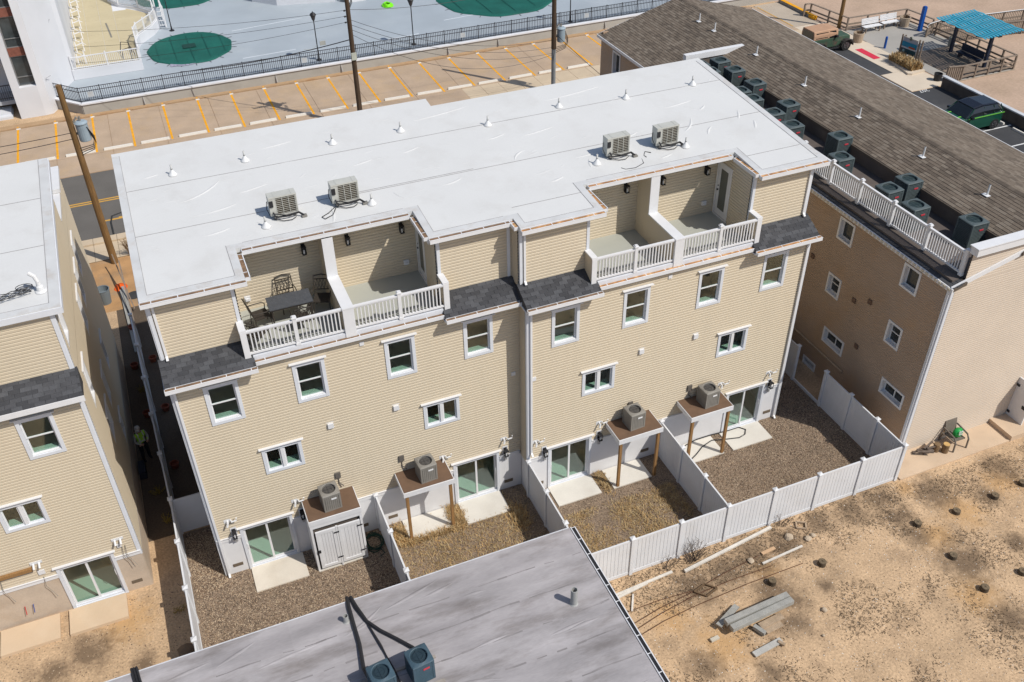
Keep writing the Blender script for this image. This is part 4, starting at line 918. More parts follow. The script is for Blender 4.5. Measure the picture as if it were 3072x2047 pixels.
# ------------------------------------------------------------------ deck furniture
tb = thing('patio_table', (3.98, 1.55, 8.7), 'dark slatted rectangular dining table on the leftmost deck', 'table')
for k in range(9):
    q = MB(); y = 1.22 + k * .083; q.box(3.33, 4.67, y, y + .076, 9.42, 9.45); q.build('slat', SLATE, tb)
q = MB(); q.box(3.35, 4.65, 1.24, 1.27, 9.36, 9.418); q.box(3.35, 4.65, 1.93, 1.96, 9.36, 9.418); q.box(3.35, 3.38, 1.271, 1.929, 9.36, 9.418); q.box(4.62, 4.65, 1.271, 1.929, 9.36, 9.418); q.build('apron', BRONZE, tb)
for x in (3.40, 4.60):
    for y in (1.29, 1.91): q = MB(); q.cyl((x, y, 8.7), (x, y, 9.37), .025, .03, 8); q.build('leg', BRONZE, tb)
ch = thing('patio_chair', (0, 0, 0), 'x', 'chair', 'bronze patio chairs on the deck')
q = MB(); q.box(-.25, .25, -.25, .24, .40, .44); q.build('seat', BRONZE, ch)
q = MB(); r = .016
for s in (-1, 1):
    q.tube([(s * .25, .24, .42), (s * .26, .31, .75), (s * .25, .38, 1.02)], r, 6)
q.tube([(-.25, .38, 1.0), (0, .40, 1.04), (.25, .38, 1.0)], .02, 6); q.bar((-.25, .355, .90), (.25, .355, .90), .02, .03); q.bar((-.25, .28, .56), (.25, .28, .56), .02, .03)
for k in range(5):
    a = -.25 + .1 * k; q.tube([(a, .29, .58), (a + .1, .35, .88)], .009, 4); q.tube([(a + .1, .29, .58), (a, .35, .88)], .009, 4)
q.build('backrest', BRONZE, ch)
for s in (-1, 1):
    q = MB(); q.tube([(s * .26, .31, .68), (s * .29, .1, .66), (s * .29, -.2, .64), (s * .27, -.26, .58), (s * .26, -.24, .42)], .016, 6); q.build('armrest', BRONZE, ch)
    for y in (-.23, .23):
        q = MB(); q.tube([(s * .24, y, .41), (s * .25, y * 1.05, .2), (s * .26, y * 1.15, 0)], .016, 6); q.build('leg', BRONZE, ch)
for i, (x, y, a, t) in enumerate(((4.04, 2.2, 0.05, 'behind the table against the beige wall'), (3.06, 1.62, 1.75, 'at the left end of the table'), (5.03, 1.75, -.35, 'at the right end of the table by the partition'), (4.2, .95, 3.2, 'in front of the table behind the railing'), (2.80, .75, 2.4, 'alone in the left corner of the deck'))):
    place(ch, i == 0, (x, y, 8.7), a, 'bronze lattice back patio chair ' + t)
# ------------------------------------------------------------------ flat grey roofed building at the bottom
gb = thing('grey_roofed_building', (3.3, -10, 0), 'low building with a weathered grey felt flat roof', 'building')
GR = mat('weathered_grey_roof', (0.355, 0.335, 0.342), 0.75, 0.22, 1.0, stretch=(.45, 1.7, 1), stain=(0.165, 0.145, 0.135), stain_scale=.8, stain_amt=.8, bump=.25, bscale=1.6, fine=.05, fscale=14)
GR2 = mat('patched_grey_roof', (0.34, 0.32, 0.327), 0.75, 0.22, 1.0, stretch=(.45, 1.7, 1), stain=(0.16, 0.14, 0.13), stain_scale=.8, stain_amt=.85, bump=.25, bscale=1.6, fine=.05, fscale=14)
GR3 = mat('pale_grey_roof', (0.405, 0.395, 0.405), 0.7, 0.14, 1.0, stretch=(.45, 1.6, 1), stain=(0.24, 0.22, 0.205), stain_scale=.7, stain_amt=.7, bump=.25, bscale=1.6, fine=.05, fscale=14)
q = MB(); q.box(-3.6, 10.1, -30, -5.85, 0, 3.4); q.build('wall', mat('old_stucco', (.45, .43, .4), .85), gb)
q = MB(); q.box(-3.72, 10.28, -30, -5.62, 3.4, 3.69); q.build('roof_deck', GR2, gb)
rr = random.Random(21)
# overlapping membrane sheets, laid in rows
y = -5.62; row = 0
while y > -14.5:
    hgt = .95; x = -3.72 - rr.uniform(0, 2)
    while x < 10.28:
        L = rr.uniform(1.6, 4.2); x0, x1 = max(x, -3.72), min(x + L, 10.28)
        if x1 > x0 + .05:
            dz = .004 * (1 + (row % 2) * .5) + rr.uniform(0, .0018); q = MB(); n = max(2, int((x1 - x0) / .35)); vs = []; fs = []
            y1 = y - hgt - .06
            for i in range(n + 1):
                xx = x0 + (x1 - x0) * i / n; wv = .02 * math.sin(xx * 1.7 + row * 2.1) if row else 0
                vs += [(xx, y + (wv * .5 if row else 0) - .0, 3.69 + dz + .010), (xx, y1 + wv, 3.69 + dz + .002), (xx, y + (wv * .5 if row else 0), 3.69)]
            for i in range(n): fs += [(i * 3, i * 3 + 1, i * 3 + 4, i * 3 + 3), (i * 3 + 2, i * 3, i * 3 + 3, i * 3 + 5)]
            q.raw(vs, fs); q.build('roof_sheet', GR if rr.random() < .75 else GR2, gb)
        x += L
    y -= hgt; row += 1
# dark sealant lines along the laps, then blisters and folds in the felt
LAP = mat('lap_sealant', (.255, .238, .24), .8, .2, 2)
for k in range(1, 9):
    q = MB(); yl = -5.62 - .95 * k - .02
    pts = [(-3.6 + .3 * i, yl + .02 * math.sin(i * .5 + k) + rr.uniform(-.012, .012), 3.704) for i in range(47)]
    for i, (a, c) in enumerate(zip(pts[:-1], pts[1:])):
        if rr.random() < .72: q.bar(a, c, rr.uniform(.02, .07), .006)
    tag(q.build('lap_seam', LAP, gb), kind='stuff')
q = MB()
for _ in range(34):
    x = rr.uniform(-2, 9); y = rr.uniform(-13, -6.2); pts = curve(x, y, rr.gauss(.12, .12), rr.uniform(.6, 2.6), rr.gauss(0, .3), 8)
    P = [Vector((a, b2, 0)) for a, b2 in pts if a < 10.15]; n = len(P)
    if n < 4: continue
    vs = []; fs = []
    for i, p in enumerate(P):
        d = (P[min(i + 1, n - 1)] - P[max(i - 1, 0)]).normalized(); sd = Vector((-d.y, d.x, 0)); k = math.sin(math.pi * i / (n - 1)) if 0 < i < n - 1 else .03
        for t, hh in ((-1, -.01), (-.4, .8), (0, 1), (.4, .8), (1, -.01)): a = p + sd * t * .06 * k; vs.append((a.x, a.y, 3.702 + .022 * hh * k))
    for i in range(n - 1):
        for j in range(4): fs.append((i * 5 + j, i * 5 + j + 1, (i + 1) * 5 + j + 1, (i + 1) * 5 + j))
    q.raw(vs, fs)
tag(q.build('roof_fold', GR, gb, smooth=True), kind='stuff')
q = MB(); q.box(-3.74, 10.26, -5.615, -5.585, 3.58, 3.715); q.box(10.30, 10.33, -30, -5.60, 3.56, 3.715); q.build('edge_trim', mat('pale_edge_metal', (.62, .63, .66), .45, .1, 4), gb)
gutter(gb, -30, -5.62, 10.332, 10.46, 3.70, axis='y', hang=.62, lm=BLACK)
for x, y, h, r, t in ((9.2, -8.2, .62, .10, 'tall grey open pipe near the right edge of the grey roof'), (3.06, -6.25, .26, .075, 'short grey open pipe near the hoses on the grey roof')):
    q = MB(); q.lathe([(r + .03, 0), (r, .04), (r, h), (r * .82, h), (r * .82, .1)], (x, y, 3.70), 16); one(q, 'roof_pipe', mat('pipe_grey', (.35, .35, .34), .6, .1, 4), t, 'pipe', origin=(x, y, 3.7), smooth=False)
gac = condenser('roof_condenser', .60, .80, BLUEAC, BLUEACD, False, RED, 'blue grey condensers on the grey roof')
for i, (x, y, t) in enumerate(((4.47, -8.68, 'with the red badge, right one on the grey roof'), (3.42, -8.74, 'left one on the grey roof, next to its twin'))):
    place(gac, i == 0, (x, y, 3.76), .12, 'blue grey square condenser ' + t)
q = MB(); q.box(2.9, 5.0, -9.15, -9.05, 3.70, 3.76); q.box(2.9, 5.0, -8.35, -8.27, 3.70, 3.76); one(q, 'support_timber', mat('grey_timber', (.3, .27, .24), .9, .2, 3), 'grey timber rails under the two condensers on the grey roof', 'timber', origin=(4, -8.7, 3.7))
q = MB(); z = 3.76
q.tube([(3.27, -5.40, 3.2), (3.27, -5.50, 3.74), (3.24, -5.85, z), (3.22, -6.39, z), (3.20, -7.14, z), (3.10, -7.96, z + .05), (3.14, -8.38, z + .2)], .055, 8); q.tube([(3.37, -5.42, 3.2), (3.38, -5.52, 3.74), (3.44, -5.9, z), (3.58, -6.5, z), (3.85, -6.95, z), (4.2, -7.4, z), (4.52, -7.85, z + .02), (4.58, -8.3, z + .2)], .05, 8)
q.tube([(3.33, -5.5, 3.73), (3.40, -5.95, z), (3.62, -6.75, z - .02), (3.74, -7.4, z - .02), (3.80, -8.1, z), (3.82, -8.9, z)], .022, 6); q.tube([(3.58, -6.6, z), (3.68, -7.2, z), (3.86, -8.3, z), (3.9, -8.9, z)], .018, 6)
one(q, 'insulated_hose', BLACK, 'black insulated refrigerant hoses running over the grey roof edge to the condensers', 'hose', origin=(3.3, -5.5, 3.7))
q = MB()
for dx in (0, .06, .13): q.tube([(-2.68 + dx, -5.42, 3.3), (-2.67 + dx, -5.5, 3.76), (-2.62 + dx, -5.9, z), (-2.5 + dx * 1.5, -7.0, z)], .035, 6)
one(q, 'roof_cable', BLACK, 'short black cables over the grey roof edge beside the bare dirt', 'cable', origin=(-2.6, -5.5, 3.7))
# ------------------------------------------------------------------ tan building with the brown shingle roof on the right
tanb = thing('tan_gabled_building', (25.1, -4.34, 0), 'long tan sided building with a brown shingle gable roof and a row of roof condensers', 'building')
SL = .27
gz_ = lambda x: 7.86 + SL * (x - 25.0) if x <= 29.85 else 9.17 - SL * (x - 29.85)
ops = []
for y0, y1, z0, z1, b_ in ((.62, 1.50, 6.53, 7.50, ''), (.67, 1.46, 4.02, 4.96, 'h'), (-2.95, -2.10, 6.52, 7.52, ''), (-.24, 1.04, 1.80, 2.52, 'v'), (-2.86, -2.10, 3.98, 4.98, 'h'), (-3.80, -2.54, 1.80, 2.52, 'v'), (1.03, 1.86, -.08, .43, ''), (19.72, 20.6, 6.2, 7.5, ''), (5.5, 6.3, 6.5, 7.5, ''), (5.5, 6.3, 4.0, 5.0, 'h')):
    ops.append(win_x(tanb, 25.1, -1, y0, y1, max(z0, .02), z1, b_, .14, cap=False, c=.085))
q = MB(); siding(q, (25.1, 0, 0), (0, -1, 0), (-1, 0, 0), -22, 4.24, 0, 7.72, [(-b2, -a, z0, z1) for a, b2, z0, z1 in ops], h=.10, d=.016); q.build('siding', BSIDING, tanb)
q = MB(); q.box(25.08, 25.2, -4.35, -4.22, 0, 7.74); q.box(25.02, 25.079, -4.30, -4.20, 0.02, 7.7); q.build('corner_board', TRIM, tanb)
q = MB(); siding(q, (0, -4.34, 0), (1, 0, 0), (0, -1, 0), 25.2, 36, 0, 7.86, h=.10, d=.016); siding(q, (0, -4.34, 0), (1, 0, 0), (0, -1, 0), 25.52, 30.5, 7.86, 9.0, h=.10, d=.016)
q.face([(25.14, -4.345, 7.70), (25.53, -4.345, 7.70), (25.53, -4.345, 7.99), (25.14, -4.345, 7.9)], PSIDING); q.build('front_siding', PSIDING, tanb)
q = MB(); q.box(25.5, 30.5, -4.52, -4.20, 9.0, 9.28); q.box(25.45, 30.5, -4.55, -4.17, 9.28, 9.32); q.box(25.98, 29.35, 14.85, 15.12, 8.75, 9.02); q.build('parapet_cap', WHITE, tanb)
q = MB(); q.bar((24.95, -4.40, 7.80), (30.2, -4.40, 9.22), .06, .18); q.build('rake_board', WHITE, tanb)
q = MB(); q.box(25.12, 27.74, -4.2, 14.9, 7.80, 7.99); q.box(27.73, 27.80, -4.3, 15.0, 7.9, 8.58); q.box(25.5, 28.9, 14.9, 15.0, 7.9, 8.75); q.box(25.6, 30.4, -4.30, -4.22, 7.9, 9.0); q.build('roof_deck', mat('plum_roof_membrane', (.115, .095, .085), .85, .12, 1.2, stain=(.19, .16, .13), stain_scale=.7, stain_amt=.7), tanb)
def slab(mb, x0, x1, y0, y1, th=.12):
    mb.raw([(x0, y0, gz_(x0) - th), (x1, y0, gz_(x1) - th), (x1, y1, gz_(x1) - th), (x0, y1, gz_(x0) - th), (x0, y0, gz_(x0)), (x1, y0, gz_(x1)), (x1, y1, gz_(x1)), (x0, y1, gz_(x0))],
           [(0, 3, 2, 1), (4, 5, 6, 7), (0, 1, 5, 4), (1, 2, 6, 5), (2, 3, 7, 6), (3, 0, 4, 7)])
q = MB(); slab(q, 27.7, 29.85, -4.5, 22.2); slab(q, 29.85, 34.75, -4.5, 22.2); slab(q, 24.95, 27.7, 15.0, 22.2); slab(q, 24.95, 25.5, -4.5, 15.0)
rf = q.build('roof', BRC, tanb)
q = MB(); q.box(25.15, 34.6, 21.9, 22.05, 0, 8.0); q.box(34.5, 34.62, -4.2, 21.9, 0, 7.9); q.build('rear_wall', BSIDING, tanb)
rr = random.Random(4)
def tabs(mb, x0, x1, y0, y1, sgn):
    L = abs(x1 - x0) / math.cos(math.atan(SL)); n = int(L / .145)
    for k in range(n):
        xa = x0 + (x1 - x0) * k / n; xb = x0 + (x1 - x0) * (k + 1.25) / n
        if sgn > 0: xb = min(xb, x1)
        else: xb = max(xb, x1)
        y = y0 - rr.uniform(0, .3)
        while y < y1:
            w = .31; ya, yb = max(y, y0), min(y + w - .012, y1)
            if yb - ya > .05:
                t = .016 + rr.uniform(0, .008); za, zb = gz_(xa), gz_(xb); m = rr.choice((BRA, BRA, BRB, BRC))
                mb.raw([(xa, ya, za), (xa, yb, za), (xa, yb, za + t), (xa, ya, za + t), (xb, yb, zb + .004), (xb, ya, zb + .004)], [(0, 1, 2, 3), (3, 2, 4, 5), (0, 3, 5), (1, 4, 2)], m)
            y += w
q = MB(); tabs(q, 27.75, 29.80, -4.5, 14.85, 1); tabs(q, 24.95, 29.80, 15.15, 22.2, 1); tabs(q, 34.75, 29.9, -4.5, 22.2, -1)
tag(q.build('roof_shingle', None, rf), kind='stuff')
q = MB(); tabs(q, 24.95, 25.42, -4.5, 14.85, 1); 
q2 = MB()
for f, mi in zip(q.f, q.m): q2.face([q.v[i] for i in f], SHA if q.ms[mi] is not BRC else SHC)
tag(q2.build('eave_shingle', None, rf), kind='stuff')
q = MB()
y = -4.5
while y < 22.1:
    yb = min(y + .34, 22.2); q.raw([(29.72, y, gz_(29.72) + .03), (29.72, yb, gz_(29.72) + .024), (29.85, yb, 9.205), (29.85, y, 9.212), (29.98, yb, gz_(29.98) + .024), (29.98, y, gz_(29.98) + .03)], [(0, 1, 2, 3), (3, 2, 4, 5)], BRC if int(y * 7) % 3 else BRA); y += .30
q.build('ridge_cap', None, rf)
q = MB(); q.box(24.90, 24.945, -4.5, 22.2, 7.70, 7.85); q.box(34.755, 34.79, -4.5, 22.2, 7.72, 7.87); q.bar((24.95, 22.22, 7.78), (29.85, 22.22, 9.09), .03, .14); q.build('eave_trim', WHITE, rf)
yy = -4.4
q = MB()
while yy < 15: q.box(24.86, 24.90, yy, yy + .1, 7.74, 7.84); yy += .21
q.build('drip_edge_tab', mat('pale_drip', (.55, .5, .4), .6), rf)
railing(tanb, -4.12, 6.6, 25.5, 8.06, [-4.12, -2.35, -.55, 1.25, 2.95, 4.75, 6.6], 'roof_railing', axis='y', h=.92)
gme = MB(); gme.box(-.14, .14, -.14, .14, 0, .012, LABELW); gme.cyl((0, 0, 0), (0, 0, .42), .035, .035, 10, PIPEW); gme.cyl((0, 0, .42), (0, 0, .425), .03, .03, 10, BLACK)
gmesh = gme.mesh('gable_vent', None)
for i, (x, y) in enumerate(((29.14, 18.83), (29.12, 17.32), (29.17, 13.65), (29.08, 9.69), (29.1, 5.95), (29.02, 2.01), (29.01, -1.35))):
    o = inst('vent_pipe', gmesh, (x, y, gz_(x) + .01)); tag(o, 'slim white pipe on the brown shingle roof, %s from the far end' % ords[i], 'vent pipe', 'plumbing pipes along the brown roof')
q = MB()
for k in range(11): q.cyl((25.02, 2.85 - k * .31, 1.26), (25.02, 2.56 - k * .31, 1.26), .045, .045, 8)
q.build('conduit', mat('tan_conduit', (.42, .32, .22), .7), tanb)
q = MB()
for y, z in ((-1.0, 5.05), (-.9, 2.83), (2.55, 5.05), (-.2, 4.6)): q.box(25.03, 25.08, y - .09, y + .09, z - .1, z + .1)
q.build('wall_vent', mat('dark_brown_vent', (.16, .1, .07), .7), tanb)
# front door of the tan building standing open, sill and step
q = MB(); q.bar((30.35, -4.9, .15), (30.35, -4.9, 2.15), .05, .95, up=(1, 0, 0)); 
q = MB(); q.box(30.32, 30.37, -5.15, -4.36, .13, 2.15); dr = q.build('front_door', WHITE, tanb)
q = MB(); q.box(30.30, 30.319, -5.05, -4.9, .95, 1.1); q.box(30.29, 30.319, -4.5, -4.38, .4, .5); q.box(30.29, 30.319, -4.5, -4.38, 1.75, 1.85); q.build('door_hardware', BLACK, dr)
q = MB(); q.box(29.50, 36, -5.52, -4.36, 0, .26); one(q, 'entry_step', mat('sandy_concrete', (.58, .44, .31), .9, .07, 1, stain=(.45, .31, .2), stain_scale=.7, stain_amt=.5, fine=.05), 'raised tan concrete step at the white front door', 'step', origin=(31, -5, 0))
q = MB(); q.box(24.15, 29.49, -5.50, -4.36, 0, .06); one(q, 'concrete_walk', MT['sandy_concrete'], 'narrow tan concrete walk along the foot of the pinkish sided wall', 'walkway', origin=(27, -5, 0))
# condensers on the roof of the tan building
dac = condenser('rooftop_condenser', .74, .92, GREENAC, GREENACD, False, RED, 'dark green condensers on the roof behind the white railing')
lst = [(27.38, y) for y in (14.0, 12.75, 11.05, 8.5, 4.95, .85, -2.45)] + [(26.25, y) for y in (14.0, 13.1, 10.55, 9.6, 8.0, 6.65, 3.42, .6, -.8)]
for i, (x, y) in enumerate(lst):
    row = 'row against the shingles' if i < 7 else 'row beside the railing'
    j = i if i < 7 else i - 7
    o = place(dac, i == 0, (x, y, 7.99), random.uniform(-.05, .05), 'dark green condenser, %s from the far end of the %s' % (ords[j], row))
q = MB()
for x, y in lst: q.tube([(x + .38, y + .1, 8.3), (x + .55, y + .12, 8.15), (x + .6, y + .3, 8.03), (x + .5, y + .6, 8.02)], .02, 5)
one(q, 'refrigerant_line', BLACK, 'short black refrigerant lines trailing from the dark green condensers', 'pipes', origin=(27, 5, 8))
# chair, bag and bits at its foot
pc = thing('garden_chair', (27.3, -4.75, .06), 'grey brown plastic garden chair holding a green bag by the pinkish wall', 'chair')
GC = mat('taupe_plastic', (.17, .145, .12), .5, .08, 5)
q = MB(); q.box(27.02, 27.58, -5.0, -4.5, .44, .48); q.build('seat', GC, pc)
q = MB(); q.raw([(27.04, -4.52, .46), (27.56, -4.52, .46), (27.58, -4.38, 1.02), (27.02, -4.38, 1.02), (27.04, -4.48, .46), (27.56, -4.48, .46), (27.58, -4.34, 1.02), (27.02, -4.34, 1.02)], [(0, 1, 2, 3), (7, 6, 5, 4), (0, 3, 7, 4), (1, 5, 6, 2), (3, 2, 6, 7)]); q.build('backrest', GC, pc)
for x in (26.98, 27.62):
    q = MB(); q.tube([(x, -4.42, .75), (x, -4.7, .72), (x, -5.0, .68), (x, -5.12, .5), (x, -5.14, .07)], .035, 8); q.tube([(x, -4.46, .5), (x, -4.36, .07)], .035, 8); q.build('armrest_leg', GC, pc)
q = MB(); 
vs = []; fs = []; n = 14; m_ = 8
for i in range(m_ + 1):
    ph = math.pi * i / m_
    for k in range(n):
        th = 2 * math.pi * k / n; r = .21 * (math.sin(ph) ** .6) * (1 + .08 * math.sin(3 * th + i)); c = .155 * (math.sin(ph) ** .6)
        vs.append((27.32 + r * math.cos(th), -4.80 + c * math.sin(th), .49 + .20 + -.20 * math.cos(ph)))
for i in range(m_):
    for k in range(n): fs.append((i * n + k, i * n + (k + 1) % n, (i + 1) * n + (k + 1) % n, (i + 1) * n + k))
q.raw(vs, fs); bag = one(q, 'garden_bag', mat('green_bag', (.015, .30, .06), .45, .1, 5), 'bright green plastic bag with white lettering on the garden chair', 'bag', origin=(27.32, -4.8, .49), smooth=True)
def text(body, loc, rot, size, m, parent=None, name='lettering', ext=.004):
    cu = bpy.data.curves.new(name, 'FONT'); cu.body = body; cu.size = size; cu.extrude = ext; cu.align_x = 'CENTER'; cu.resolution_u = 2
    o = bpy.data.objects.new(name, cu); dg = None
    COL.objects.link(o); bpy.context.view_layer.update()
    me = bpy.data.meshes.new_from_object(o.evaluated_get(bpy.context.evaluated_depsgraph_get())); me.name = name; bpy.data.objects.remove(o)
    me.materials.clear(); me.materials.append(m)
    return inst(name, me, loc, parent, rot)
q = MB()
for row, (zz, yy_, k) in enumerate(((.80, -4.947, (.03, .026, .03, .034, .03)), (.70, -4.962, (.028, .03, .036, .03)))):
    x = 27.22
    for j, w in enumerate(k):
        q.box(x, x + .010, yy_ - .008, yy_ + .02, zz, zz + .065); q.box(x + w - .006, x + w, yy_ - .008, yy_ + .02, zz + .01, zz + .055); q.box(x + .01, x + w - .006, yy_ - .008, yy_ + .02, zz + (.05 if j % 2 else .0), zz + (.065 if j % 2 else .014)); x += w + .012
q.build('lettering', LABELW, bag)
LOG = mat('log_wood', (.20, .13, .07), .9, .2, 5); LOGE = mat('log_end', (.52, .33, .13), .85, .15, 6)
for i, (x, y, h, r, t) in enumerate(((26.70, -4.98, .46, .13, 'with a bright cut end beside the garden chair'), (26.42, -4.80, .42, .12, 'dark topped, left of the bright cut log'))):
    q = MB(); q.cyl((x, y, 0.06), (x, y, h), r * 1.03, r, 12, LOG); q.cyl((x, y, h), (x, y, h + .006), r * .96, r * .95, 12, LOGE if i == 0 else LOG); one(q, 'log', None, 'short upright log ' + t, 'log', 'logs by the fence corner', origin=(x, y, 0))
q = MB()
for k in range(9): a = rr.uniform(-.5, .5); x, y = 25.95 + rr.uniform(-.3, .3), -4.72 + rr.uniform(-.15, .15); q.bar((x - .3 * math.cos(a), y - .3 * math.sin(a), .1 + .03 * k), (x + .3 * math.cos(a), y + .3 * math.sin(a), .1 + .03 * k), .07, .05)
one(q, 'firewood_pile', mat('grey_bark', (.14, .11, .09), .95, .25, 6), 'small pile of grey split wood between the fence corner and the logs', 'firewood', origin=(25.95, -4.7, .06))
# ------------------------------------------------------------------ pool deck behind the parking lot
pdk = MB(); pdk.prism([(-2.62, 42.58), (60, 42.58), (60, 140), (-10, 140), (-10, 64), (-2.9, 64), (-2.9, 47), (-4.5, 44.7)], -.02, .75); pool_deck = struct(pdk, 'pool_deck', POOLD)
pw = thing('retaining_wall', (20, 42.5, 0), 'long pale wall with white cap holding up the pool deck above the parking lot', 'wall')
q = MB(); q.box(-2.6, 60, 42.42, 42.575, 0, .66); q.bar((-2.6, 42.5, .33), (-4.5, 44.6, .33), .15, .66); q.build('wall_face', mat('wall_stucco', (.42, .40, .36), .85, .06, .6, stain=(.3, .27, .23), stain_scale=.7, stain_amt=.4), pw)
q = MB(); q.box(-2.65, 60, 42.34, 42.62, .662, .76); q.bar((-2.63, 42.47, .711), (-4.6, 44.66, .711), .26, .098); q.build('wall_cap', mat('cap_white', (.72, .73, .76), .6, .05, 1), pw)
for x in (1.25, 10.2, 14.9, 23.0, 27.0, 36.0):
    q = MB(); q.cyl((x, 42.41, .55), (x + .03, 42.32, .12), .05, .05, 8); q.build('drain_pipe', mat('pipe_grey2', (.4, .38, .36), .6), pw)
br = thing('black_railing', (18, 42.68, .75), 'long black metal picket railing along the edge of the blue grey pool deck', 'railing')
bp_me = MB(); bp_me.box(-.014, .014, -.014, .014, .08, .94); bme = bp_me.mesh('picket', RAILB)
q = MB()
for z in (.80, 1.70, 1.44): q.box(-2.6, 60, 42.66, 42.70, z, z + .035)
for z in (.80, 1.70, 1.44): q.bar((-2.62, 42.68, z + .018), (-4.5, 44.82, z + .018), .04, .034)
q.build('rail', RAILB, br)
pst = [-2.6 + 1.34 * k for k in range(46)]
for x in pst: q = MB(); q.box(x - .028, x + .028, 42.65, 42.71, .762, 1.78); q.build('post', RAILB, br)
for t in (.5, 1.0): q = MB(); x, y = -2.6 - 1.9 * t, 42.68 + 2.14 * t; q.box(x - .028, x + .028, y - .028, y + .028, .762, 1.78); q.build('post', RAILB, br)
x = -2.46; cnt = 0; ex = MB()
while x < 60:
    if min(abs(x - p) for p in pst) > .05:
        if cnt < 280: inst('picket', bme, (x, 42.68, .75), br); cnt += 1
        else: ex.box(x - .011, x + .011, 42.669, 42.691, .83, 1.69)
    x += .134
for k in range(1, 20): t = k / 20; inst('picket', bme, (-2.6 - 1.9 * t, 42.68 + 2.14 * t, .75), br)
tag(ex.build('picket_row', RAILB, br), kind='stuff')
for x in (-1.9, 12.4, 24.3, 34.5):
    q = MB(); q.box(x - .18, x + .18, 42.63, 42.64, 1.05, 1.4); q.build('notice_plate', mat('plate_grey', (.45, .48, .5), .5), br)
# covered pools
PCOV = mat('green_pool_cover', (.009, .10, .078), .7, .14, .8, stain=(.013, .135, .105), stain_scale=.6, stain_amt=.6)
def pool(cx, cy, rx, ry, label, drain=False):
    t = thing('covered_pool', (cx, cy, .75), label, 'pool', 'pools under green covers'); n = 40; vs = [(cx, cy, .80)]; fs = []
    for j, s in enumerate((.5, .8, .97, 1.0)):
        for k in range(n):
            th = 2 * math.pi * k / n; w = 1 + (.02 * math.sin(th * 9) if j == 3 else 0); z = (.80, .815, .83, .765)[j] + .012 * math.sin(th * 5 + j)
            vs.append((cx + rx * s * w * math.cos(th), cy + ry * s * w * math.sin(th), z))
    for k in range(n): fs.append((0, 1 + k, 1 + (k + 1) % n))
    for j in range(3):
        for k in range(n): fs.append((1 + j * n + k, 1 + (j + 1) * n + k, 1 + (j + 1) * n + (k + 1) % n, 1 + j * n + (k + 1) % n))
    q = MB(); q.raw(vs, fs); cv = q.build('cover', PCOV, t)
    q = MB(); m = 5
    for k in range(-2, 3):
        x = cx + rx * k / 2.6; dy = ry * math.sqrt(max(0, 1 - (k / 2.6) ** 2)) * .94
        pts = [(x, cy - dy + 2 * dy * i / 12, .845 if 0 < i < 12 else .8) for i in range(13)]
        for a, c in zip(pts[:-1], pts[1:]): q.bar(a, c, .05, .006)
    q.build('cover_strap', mat('strap_green', (.008, .085, .07), .7), cv)
    q = MB(); q.lathe([(1.0, 0), (1.0, .015)], (0, 0, 0), 4) if False else None
    for k in range(n):
        if k % 2: continue
        th = 2 * math.pi * k / n; q.bar((cx + rx * math.cos(th), cy + ry * math.sin(th), .775), (cx + (rx + .35) * math.cos(th), cy + (ry + .35) * math.sin(th), .77), .035, .012)
    tag(q.build('anchor_strap', BLACK, t), kind='stuff')
    q = MB(); q.box(cx - .5, cx + .45, cy - .1, cy + .75, .84, .852); q.build('drain_mesh', mat('mesh_dark', (.01, .05, .042), .8), t) if drain else None
    return t
p1 = pool(5.35, 49.8, 3.05, 3.35, 'round swimming pool under a sagging green cover in front of the tan patio', True)
q = MB(); pts = [(3.6 + 2.0 * i / 8, 46.62 + .05 * math.sin(i) + .05 * abs(i - 4), .785) for i in range(9)]
for a, c in zip(pts[:-1], pts[1:]): q.bar(a, c, .5, .02)
one(q, 'pool_rim_tile', mat('pale_violet_tile', (.35, .33, .42), .4), 'uncovered pale violet rim of the round pool where the cover sags', 'pool rim', origin=(4.6, 46.6, .78))
pool(6.1, 63.2, 3.6, 3.6, 'green covered pool beyond the white barred gate')
pool(30.4, 51.4, 4.95, 5.1, 'largest green covered pool, close behind the black railing')
q = MB(); 
for k in range(4):
    pts = [(21.45 + (.42 - .05 * k) * math.cos(t), 52.75 + (.5 - .06 * k) * math.sin(t), .80 + .05 * k + .03 * math.sin(3 * t + k)) for t in [i * .4 for i in range(17)]]; q.tube(pts, .06, 6)
one(q, 'hose_coil', mat('lime_green', (.20, .75, .01), .4, .1, 4), 'coil of lime green hose lying on the blue grey pool deck', 'hose', origin=(21.4, 52.7, .75))
# white deck lines
q = MB()
for a, c in (((8.8, 52.2), (14.4, 52.9)), ((8.6, 46.1), (12.5, 46.3)), ((24.5, 47.6), (29, 48)), ((19.0, 45.3), (21.8, 45.6))): q.bar((*a, .752), (*c, .752), .09, .006)
one(q, 'deck_joint_line', mat('pale_line', (.6, .64, .68), .7), 'thin pale straight joint lines across the pool deck', 'lines', origin=(15, 48, .75))
